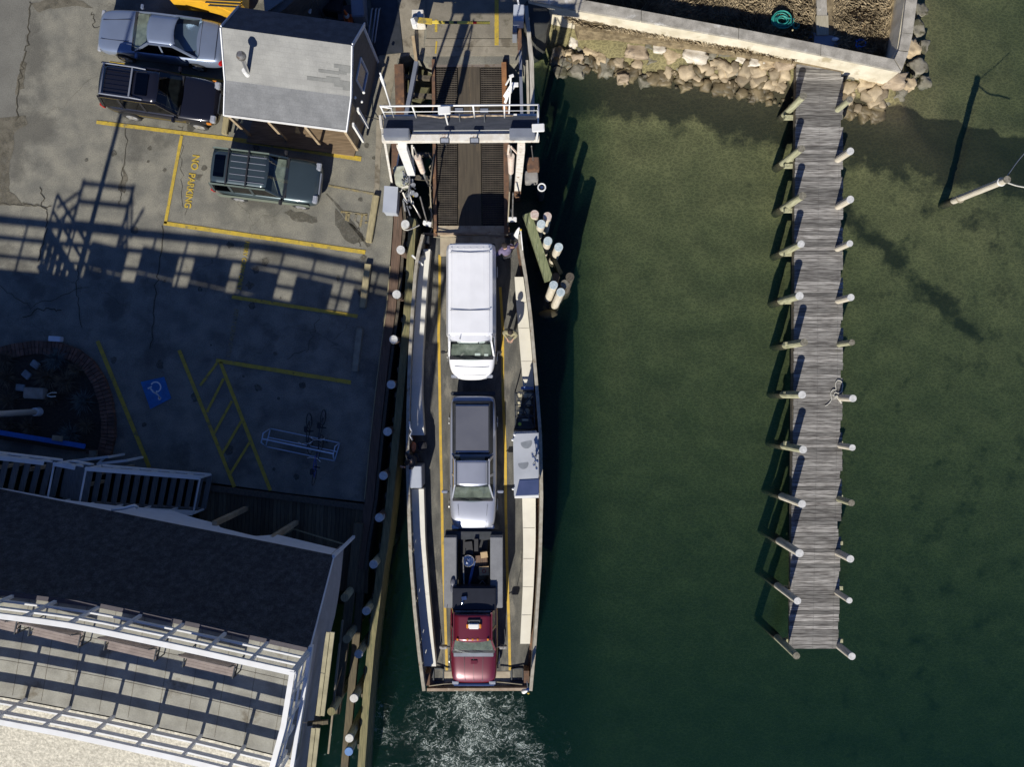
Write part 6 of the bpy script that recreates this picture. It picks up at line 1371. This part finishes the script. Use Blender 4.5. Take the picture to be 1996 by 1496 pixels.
def shrub(x, y, r, h, n, seed, lab, mm=None):
    q = random.Random(seed); c = W(x, y, .1); m = MB()
    for i in range(n):
        an = q.uniform(0, 6.28); el = q.uniform(.25, 1.35); ln = r * q.uniform(.5, 1.1); d = Vector((math.cos(an) * math.cos(el), math.sin(an) * math.cos(el), math.sin(el) * h / r)); u = Vector((-math.sin(an), math.cos(an), 0)) * q.uniform(.006, .014)
        mid = c + d * ln * .6; end = c + d * ln + Vector((0, 0, -.12 * ln)); m.add([c - u, c + u, mid + u, mid - u, end], [(0, 1, 2, 3), (3, 2, 4)])
        for k in range(2):
            e2 = mid + Vector((q.uniform(-.3, .3) * r, q.uniform(-.3, .3) * r, q.uniform(0, .2) * r)); m.add([mid - u * .7, mid + u * .7, e2], [(0, 1, 2)])
    tt = thing("bare_shrub", lab, "shrub", c, 0, "bare shrubs in the planting bed"); m.build("branches", mm or twig, tt); MB().cyl(c - Vector((0, 0, .05)), c + Vector((0, 0, .1)), .04, .03, 8).build("stem", piledark, tt)
greyt = mat("grey_green_twigs", (.16, .19, .17), (.09, .1, .09), rough=.9, island=.3)
sh_ = [(112, 700, .8, .7), (95, 735, .9, .7), (130, 745, .8, .6), (165, 782, .75, .7), (12, 700, .7, .5), (14, 735, .7, .6), (60, 832, .6, .5), (20, 780, .7, .5), (140, 845, .7, .6), (170, 830, .5, .5), (20, 825, .5, .5), (150, 720, .5, .4), (105, 775, .5, .4)]
pos_w = ["at the top of the planting bed", "left of the middle in the planting bed", "in the middle of the planting bed", "spiky and grey green near the right rim of the bed", "at the upper left of the bed", "light brown at the left edge of the bed", "below the flagpole base", "just above the flagpole at the left edge", "at the lower right of the bed", "small, against the lower right brick rim", "small, below the pole at the left edge", "small, against the upper right brick rim", "small, between the log and the right rim"]
for i, (x, y, r, h) in enumerate(sh_): shrub(x, y, r, h, 150, i + 40, "bare shrub " + pos_w[i], greyt if i in (0, 3, 8) else None)
for i, (x, y, rz, lab) in enumerate(((69, 711, -35, "pale square stone in the bed, upper of two"), (52, 731, -40, "greenish square stone in the bed, lower of two"), (40, 756, -5, "flat grey stone left of the log in the bed"))):
    tag(MB().box(W(x, y, .16), (.36, .28, .1), rz).build("paving_stone", mat("bed_stone", (.3, .32, .32), (.22, .24, .24), rough=.8) if i == 0 else MATS["bed_stone"], bevel=.02), lab, "stone", "stones in the planting bed")
t = thing("driftwood_log", "pale split log lying in the middle of the planting bed", "log", W(77, 766, .1)); MB().beam(W(49, 766, .3), W(90, 768, .3), .46, .3).build("log", mat("driftwood", (.4, .34, .27), (.28, .24, .19), rough=.9, bump=.4), t, bevel=.04)
MB().tube([W(92, 772, .35), W(100, 774, .4), W(108, 773, .5)], .03).tube([W(92, 770, .35), W(100, 766, .5), (W(110, 766, .6))], .02).build("antler", cream, t)
tag(MB().box(W(109, 661, .14), (.5, .22, .24), -4).build("meter_box", trim, bevel=.02), "small pale box on top of the brick rim of the bed", "box")
t = thing("flagpole", "tall white flagpole rising out of the planting bed past the left edge", "flagpole", W(76, 803, .1))
b0 = W(76, 803, .1); MB().cyl(b0, (b0.x, b0.y, 13.5), .13, .06, 18).build("pole", white, t, smooth=True); MB().cyl(b0, (b0.x, b0.y, .38), .19, .17, 18).build("base", white, t)
tag(MB().beam(W(-60, 834, .5), W(166, 871, .5), .2, .08).build("blue_board", bluem, bevel=.02), "long bright blue board along the lower edge of the planting bed", "board")
tag(MB().box(W(112, 855, .58), (.42, .2, .06), -8).build("wood_block", lightwood), "small pale block on the blue board", "block")
tag(MB().box(W(182, 886, .25), (.3, .3, .1)).build("stone_block", concrete), "small stone block at the lower corner of the planting bed", "block")
# ---- bike rack and bicycles
t = thing("bike_rack", "pale blue tubular bike rack standing in the shaded parking lot", "bike rack", W(585, 868, 0))
rk = mat("rack_paint", (.45, .55, .68), (.38, .48, .6), rough=.45)
for a, b in (((527, 836), (662, 864)), ((662, 864), (652, 899)), ((652, 899), (518, 871)), ((518, 871), (527, 836)), ((522, 853), (657, 881))): MB().cyl(W(*a, .06), W(*b, .06), .025, .025, 8).build("base_bar", rk, t, smooth=True)
MB().cyl(W(511, 856, .85), W(650, 885, .85), .035, .035, 10).build("top_bar", rk, t, smooth=True)
for (a, b, c_) in (((527, 836), (512, 846), (518, 871)), ((662, 864), (652, 872), (652, 899))): MB().tube([W(*a, .06), W(b[0] + 1, b[1] - 1, .85), W(b[0] - 3, b[1] + 17, .85), W(*c_, .06)], .028, 8).build("end_hoop", rk, t, smooth=True)
def bicycle(x, y, rz, lab, fm):
    tt = thing("bicycle", lab, "bicycle", W(x, y, 0), rz, "bicycles at the rack"); M_ = LM(tt)
    for s, nm in ((-.52, "wheel"), (.52, "wheel")):
        w_ = MB().torus((s, 0, .34), .32, .018, (0, 1, .06), 24, 6).xf(M_).build(nm, rubber, tt, smooth=True); m = MB()
        for k in range(8): m.cyl((s, 0, .34), (s + .31 * math.cos(k * .785), 0, .34 + .31 * math.sin(k * .785)), .004, .004, 4)
        m.xf(M_).build("spokes", steel, w_)
    m = MB()
    for a, b in (((-.52, 0, .34), (-.1, 0, .3)), ((-.1, 0, .3), (-.2, 0, .82)), ((-.2, 0, .75), (-.52, 0, .34)), ((-.2, 0, .75), (.36, 0, .8)), ((-.1, 0, .3), (.36, 0, .7)), ((.34, 0, .92), (.52, 0, .34))): m.cyl(a, b, .02, .02, 8)
    m.xf(M_).build("frame", fm, tt, smooth=True); MB().box((-.22, 0, .9), (.26, .14, .06)).xf(M_).build("saddle", black, tt, bevel=.03)
    MB().tube([(.26, -.3, .98), (.36, -.14, 1.0), (.34, 0, .97), (.36, .14, 1.0), (.26, .3, .98)], .016).xf(M_).build("handlebar", chrome, tt, smooth=True); MB().box((-.1, 0, .28), (.06, .3, .03)).xf(M_).build("pedals", black, tt)
bicycle(632, 838, -95, "bicycle parked on the upper side of the bike rack", darkmetal); bicycle(621, 905, 80, "dark blue bicycle standing on the lower side of the bike rack", mat("bike_blue", (.03, .05, .3), rough=.35, coat=.5))
bicycle(608, 845, -88, "black bicycle in the bike rack, left of the other upper one", black)

# ================================================================== PEOPLE
def skinmesh(V, E, name, m_, parent, sub=1):
    me = bpy.data.meshes.new(name); me.from_pydata([v[0] for v in V], E, []); o = bpy.data.objects.new(name, me); col.objects.link(o)
    md = o.modifiers.new("s", 'SKIN'); sv = me.skin_vertices[0].data
    for i, v in enumerate(V): sv[i].radius = (v[1], v[1] if len(v) < 3 else v[2]); 
    sv[0].use_root = True
    s2 = o.modifiers.new("u", 'SUBSURF'); s2.levels = sub; s2.render_levels = sub
    apply_mods(o); o.data.materials.clear(); o.data.materials.append(m_)
    inv = ROOT[parent.name].inverted(); o.data.transform(inv)
    for p in o.data.polygons: p.use_smooth = True
    o.parent = parent; ROOT[o.name] = ROOT[parent.name]; return o
def person(px, py, z, rz, label, arms, top_m, leg_m, bend=0.0, crouch=0.0, hair_m=None, cap=None):
    """local frame: facing +x, left +y. arms: {1: (elbow, hand), -1: (elbow, hand)}"""
    t = thing("person", label, "person", W(px, py, z), rz); M_ = LM(t); h = 1 - crouch * .35
    hip = Vector((0 - crouch * .1, 0, .92 * h)); chest = hip + Vector((math.sin(bend) * .4, 0, math.cos(bend) * .4)); neck = chest + Vector((math.sin(bend) * .14, 0, .14 * math.cos(bend) + .01)); head = neck + Vector((.03 + .1 * bend, 0, .13)); crown = head + Vector((.0, 0, .1))
    V = [(hip, .13, .1), (chest, .15, .1), (neck, .055), (head, .085), (crown, .075)]; E = [(0, 1), (1, 2), (2, 3), (3, 4)]; T = [(hip, .19, .15), (hip.lerp(chest, .5), .21, .16), (chest, .23, .17), (neck - Vector((0, 0, .04)), .08)]; TE = [(0, 1), (1, 2), (2, 3)]
    L = [(hip + Vector((0, 0, .02)), .16, .12)]; LE = []; shoes = MB()
    for s in (1, -1):
        sh_p = chest + Vector((0, s * .19, .06)); el, ha = [Vector(q) for q in arms[s]]; i = len(V)
        V += [(sh_p, .06), (el, .042), (ha, .03), (ha + (ha - el).normalized() * .07, .028, .04)]; E += [(1, i), (i, i + 1), (i + 1, i + 2), (i + 2, i + 3)]
        pd = (ha - el).normalized(); sd = pd.cross(Vector((0, 0, 1))); sd = sd.normalized() if sd.length > .1 else Vector((0, 1, 0)); palm = V[i + 3][0]; j = len(V)
        for k in range(4):
            o_ = sd * (k - 1.5) * .022; ln = (.07, .08, .075, .055)[k]; V += [(palm + o_ + pd * .03, .0095), (palm + o_ * 1.1 + pd * (.03 + ln * .6) - Vector((0, 0, .01)), .009), (palm + o_ * 1.1 + pd * (.03 + ln) - Vector((0, 0, .03)), .008)]
            E += [(i + 3, j), (j, j + 1), (j + 1, j + 2)]; j += 3
        V += [(palm - sd * s * .045 - pd * .01, .011), (palm - sd * s * .065 + pd * .03, .009)]; E += [(i + 3, j), (j, j + 1)]
        q = len(T); T += [(sh_p, .11), (el, .075), (ha.lerp(el, .12), .05)]; TE += [(2, q), (q, q + 1), (q + 1, q + 2)]
        kn = Vector((.08 + .35 * crouch, s * .12, .5 * h)); an = Vector((-.02, s * .13, .09)); i = len(V); V += [(hip + Vector((0, s * .09, -.04)), .085), (kn, .055), (an, .04), (an + Vector((.13, 0, -.03)), .035)]; E += [(0, i), (i, i + 1), (i + 1, i + 2), (i + 2, i + 3)]
        q = len(L); L += [(hip + Vector((0, s * .09, -.06)), .105), (kn, .075), (an + Vector((0, 0, .03)), .06)]; LE += [(0, q), (q, q + 1), (q + 1, q + 2)]
        shoes = MB().blob(an + Vector((.06, 0, -.04)), (.15, .055, .05), 2, .1); shoes.xf(M_).build("shoe", black, t, smooth=True)
    wv = lambda A: [(M_ @ v[0],) + tuple(v[1:]) for v in A]
    b_ = skinmesh(wv(V), E, "body", skin, t); skinmesh(wv(T), TE, "jacket", top_m, t); skinmesh(wv(L), LE, "trousers", leg_m, t)
    hm = MB().blob(head + Vector((-.015, 0, .055)), (.125, .112, .105), 3, .12, 3)
    hm.xf(M_).build("cap" if cap else "hair", cap or hair_m or hair, t, smooth=True)
    f_ = MB().blob(head + Vector((.1, 0, .0)), (.022, .018, .028), 1, 0, 2); f_.blob(head + Vector((0, .09, .0)), (.02, .014, .032), 1, 0, 1); f_.blob(head + Vector((0, -.09, .0)), (.02, .014, .032), 1, 0, 1); f_.xf(M_).build("nose_and_ears", skin, t, smooth=True)
    e_ = MB().blob(head + Vector((.082, .035, .03)), (.012, .013, .01), 1, 0, 1).blob(head + Vector((.082, -.035, .03)), (.012, .013, .01), 1, 0, 1); e_.xf(M_).build("eyes", black, t)
    MB().blob(head + Vector((.088, 0, -.045)), (.01, .026, .008), 1, 0, 1).xf(M_).build("mouth", redlens, t)
    if cap: MB().blob(head + Vector((.13, 0, .07)), (.08, .075, .015), 1, 0, 2).xf(M_).build("cap_brim", cap, t, smooth=True)
    return t
C_ = cloths
person(995, 652, DZ, -100, "person in an olive jacket standing beside the front of the white van", {1: ((.06, .27, 1.1), (.27, .14, 1.0)), -1: ((.06, -.27, 1.1), (.28, -.08, 1.02))}, C_['olive_cloth'], C_['khaki_cloth'], hair_m=hair)
person(988, 503, DZ, 110, "person in purple leaning over by the bow with both arms spread", {1: ((.05, .38, 1.15), (.22, .56, 1.05)), -1: ((.1, -.42, 1.2), (.28, -.62, 1.1))}, C_['purple_cloth'], C_['black_cloth'], bend=.35)
person(814, 890, DZ, -155, "person in black leaning out over the left side of the ferry", {1: ((.24, .3, 1.2), (.5, .12, 1.15)), -1: ((.2, -.34, 1.2), (.1, -.3, .95))}, C_['black_cloth'], C_['black_cloth'], bend=.3, hair_m=hair)
tag(MB().box(W(823, 869, .15), (.36, .36, .3), 5).build("red_trimmed_bag", cloths['black_cloth'], bevel=.06), "black bag with red trim beside the person leaning over the side", "bag")
tag(MB().blob(W(805, 872, .35), (.11, .22, .12), 3, .3).build("orange_bundle", cloths['orange_cloth'], smooth=True), "orange bundle behind the person leaning over the ferry side", "bundle")

# ================================================================== FOAM behind the stern
m = MB(); nx, ny = 90, 60; xs = [690 + 440 * i / nx for i in range(nx + 1)]; ys = [1335 + 280 * j / ny for j in range(ny + 1)]
m.add([W(x, y, WZ + .02 + .012 * noise.noise(Vector((x * .1, y * .1, 0)))) for y in ys for x in xs], [(j * (nx + 1) + i, j * (nx + 1) + i + 1, (j + 1) * (nx + 1) + i + 1, (j + 1) * (nx + 1) + i) for j in range(ny) for i in range(nx)])
fm = bpy.data.materials.new("foam"); fm.use_nodes = True; fo = m.build("prop_wash_foam", fm); tag(fo, "white churned foam from the propeller behind the stern of the ferry", "foam", kind="stuff")
vals = []
for y in ys:
    for x in xs:
        cx_ = 925 + .04 * (y - 1350); hw_ = 95 + (y - 1350) * .3; q = .5 + 1.3 * noise.noise(Vector((x * .02, y * .02, 5))) + .7 * noise.noise(Vector((x * .05, y * .05, 8)))
        d = abs(x - cx_) / hw_; core = max(0, 1 - d ** 2) * min(1, max(0, (y - 1338) / 20)) * (.55 + .7 * q)
        edge = max(0, 1 - abs(x - 780) / 110) * min(1, max(0, (y - 1345) / 40)) * max(0, q - .15) * .7 + max(0, 1 - abs(x - 1050) / 75) * min(1, max(0, (y - 1375) / 60)) * max(0, q - .25) * .6
        rim = min(1, max(0, (x - 712) / 20)) * min(1, max(0, (1125 - x) / 20))
        vals.append(max(0, min(1, max(core, edge))) * rim)
at = fo.data.attributes.new("wash", 'FLOAT', 'POINT'); at.data.foreach_set("value", vals)
n = fm.node_tree.nodes; l = fm.node_tree.links; p = n["Principled BSDF"]; p.inputs["Base Color"].default_value = (.7, .8, .74, 1); p.inputs["Roughness"].default_value = .6
a = n.new("ShaderNodeAttribute"); a.attribute_name = "wash"; geo = n.new("ShaderNodeNewGeometry")
w0 = n.new("ShaderNodeTexNoise"); w0.inputs["Scale"].default_value = 1.6; w0.inputs["Detail"].default_value = 3; l.new(geo.outputs["Position"], w0.inputs["Vector"])
vm = n.new("ShaderNodeVectorMath"); vm.operation = 'MULTIPLY_ADD'; vm.inputs[1].default_value = (1.4, 1.1, 0); l.new(w0.outputs["Color"], vm.inputs[0]); l.new(geo.outputs["Position"], vm.inputs[2])
mp = n.new("ShaderNodeMapping"); mp.inputs["Scale"].default_value = (.8, 1.5, 1); mp.inputs["Rotation"].default_value = (0, 0, R(-25)); l.new(vm.outputs[0], mp.inputs[0])
n1 = n.new("ShaderNodeTexNoise"); n1.inputs["Scale"].default_value = 3.0; n1.inputs["Detail"].default_value = 5; n1.inputs["Roughness"].default_value = .6; n1.inputs["Distortion"].default_value = .7; l.new(mp.outputs[0], n1.inputs["Vector"])
ab = n.new("ShaderNodeMath"); ab.operation = 'SUBTRACT'; ab.inputs[1].default_value = .5; l.new(n1.outputs["Fac"], ab.inputs[0]); a2 = n.new("ShaderNodeMath"); a2.operation = 'ABSOLUTE'; l.new(ab.outputs[0], a2.inputs[0])
th = n.new("ShaderNodeMath"); th.operation = 'MULTIPLY'; th.inputs[1].default_value = .027; l.new(a.outputs["Fac"], th.inputs[0])      # ridge width follows the wash
di = n.new("ShaderNodeMath"); di.operation = 'DIVIDE'; l.new(a2.outputs[0], di.inputs[0]); l.new(th.outputs[0], di.inputs[1])
iv = n.new("ShaderNodeMath"); iv.operation = 'SUBTRACT'; iv.use_clamp = True; iv.inputs[0].default_value = 1; l.new(di.outputs[0], iv.inputs[1])
n3 = n.new("ShaderNodeTexNoise"); n3.inputs["Scale"].default_value = 26; n3.inputs["Detail"].default_value = 3; l.new(geo.outputs["Position"], n3.inputs["Vector"])
s_ = n.new("ShaderNodeMath"); s_.operation = 'MULTIPLY_ADD'; s_.inputs[1].default_value = .2; l.new(a.outputs["Fac"], s_.inputs[0]); l.new(n3.outputs["Fac"], s_.inputs[2])
sp = n.new("ShaderNodeMapRange"); sp.inputs[1].default_value = .79; sp.inputs[2].default_value = .83; l.new(s_.outputs[0], sp.inputs[0])
gt = n.new("ShaderNodeMath"); gt.operation = 'GREATER_THAN'; gt.inputs[1].default_value = .04; l.new(a.outputs["Fac"], gt.inputs[0])
bs = n.new("ShaderNodeMath"); bs.operation = 'MULTIPLY_ADD'; bs.inputs[1].default_value = .06; sq = n.new("ShaderNodeMath"); sq.operation = 'POWER'; sq.inputs[1].default_value = 2.2; l.new(a.outputs["Fac"], sq.inputs[0]); l.new(sq.outputs[0], bs.inputs[0]); l.new(iv.outputs[0], bs.inputs[2])
mu = n.new("ShaderNodeMath"); mu.operation = 'MAXIMUM'; l.new(bs.outputs[0], mu.inputs[0]); l.new(sp.outputs[0], mu.inputs[1])
m3 = n.new("ShaderNodeMath"); m3.operation = 'MULTIPLY'; l.new(mu.outputs[0], m3.inputs[0]); l.new(gt.outputs[0], m3.inputs[1]); m4 = n.new("ShaderNodeMath"); m4.operation = 'MULTIPLY'; m4.inputs[1].default_value = .7; l.new(m3.outputs[0], m4.inputs[0]); l.new(m4.outputs[0], p.inputs["Alpha"])
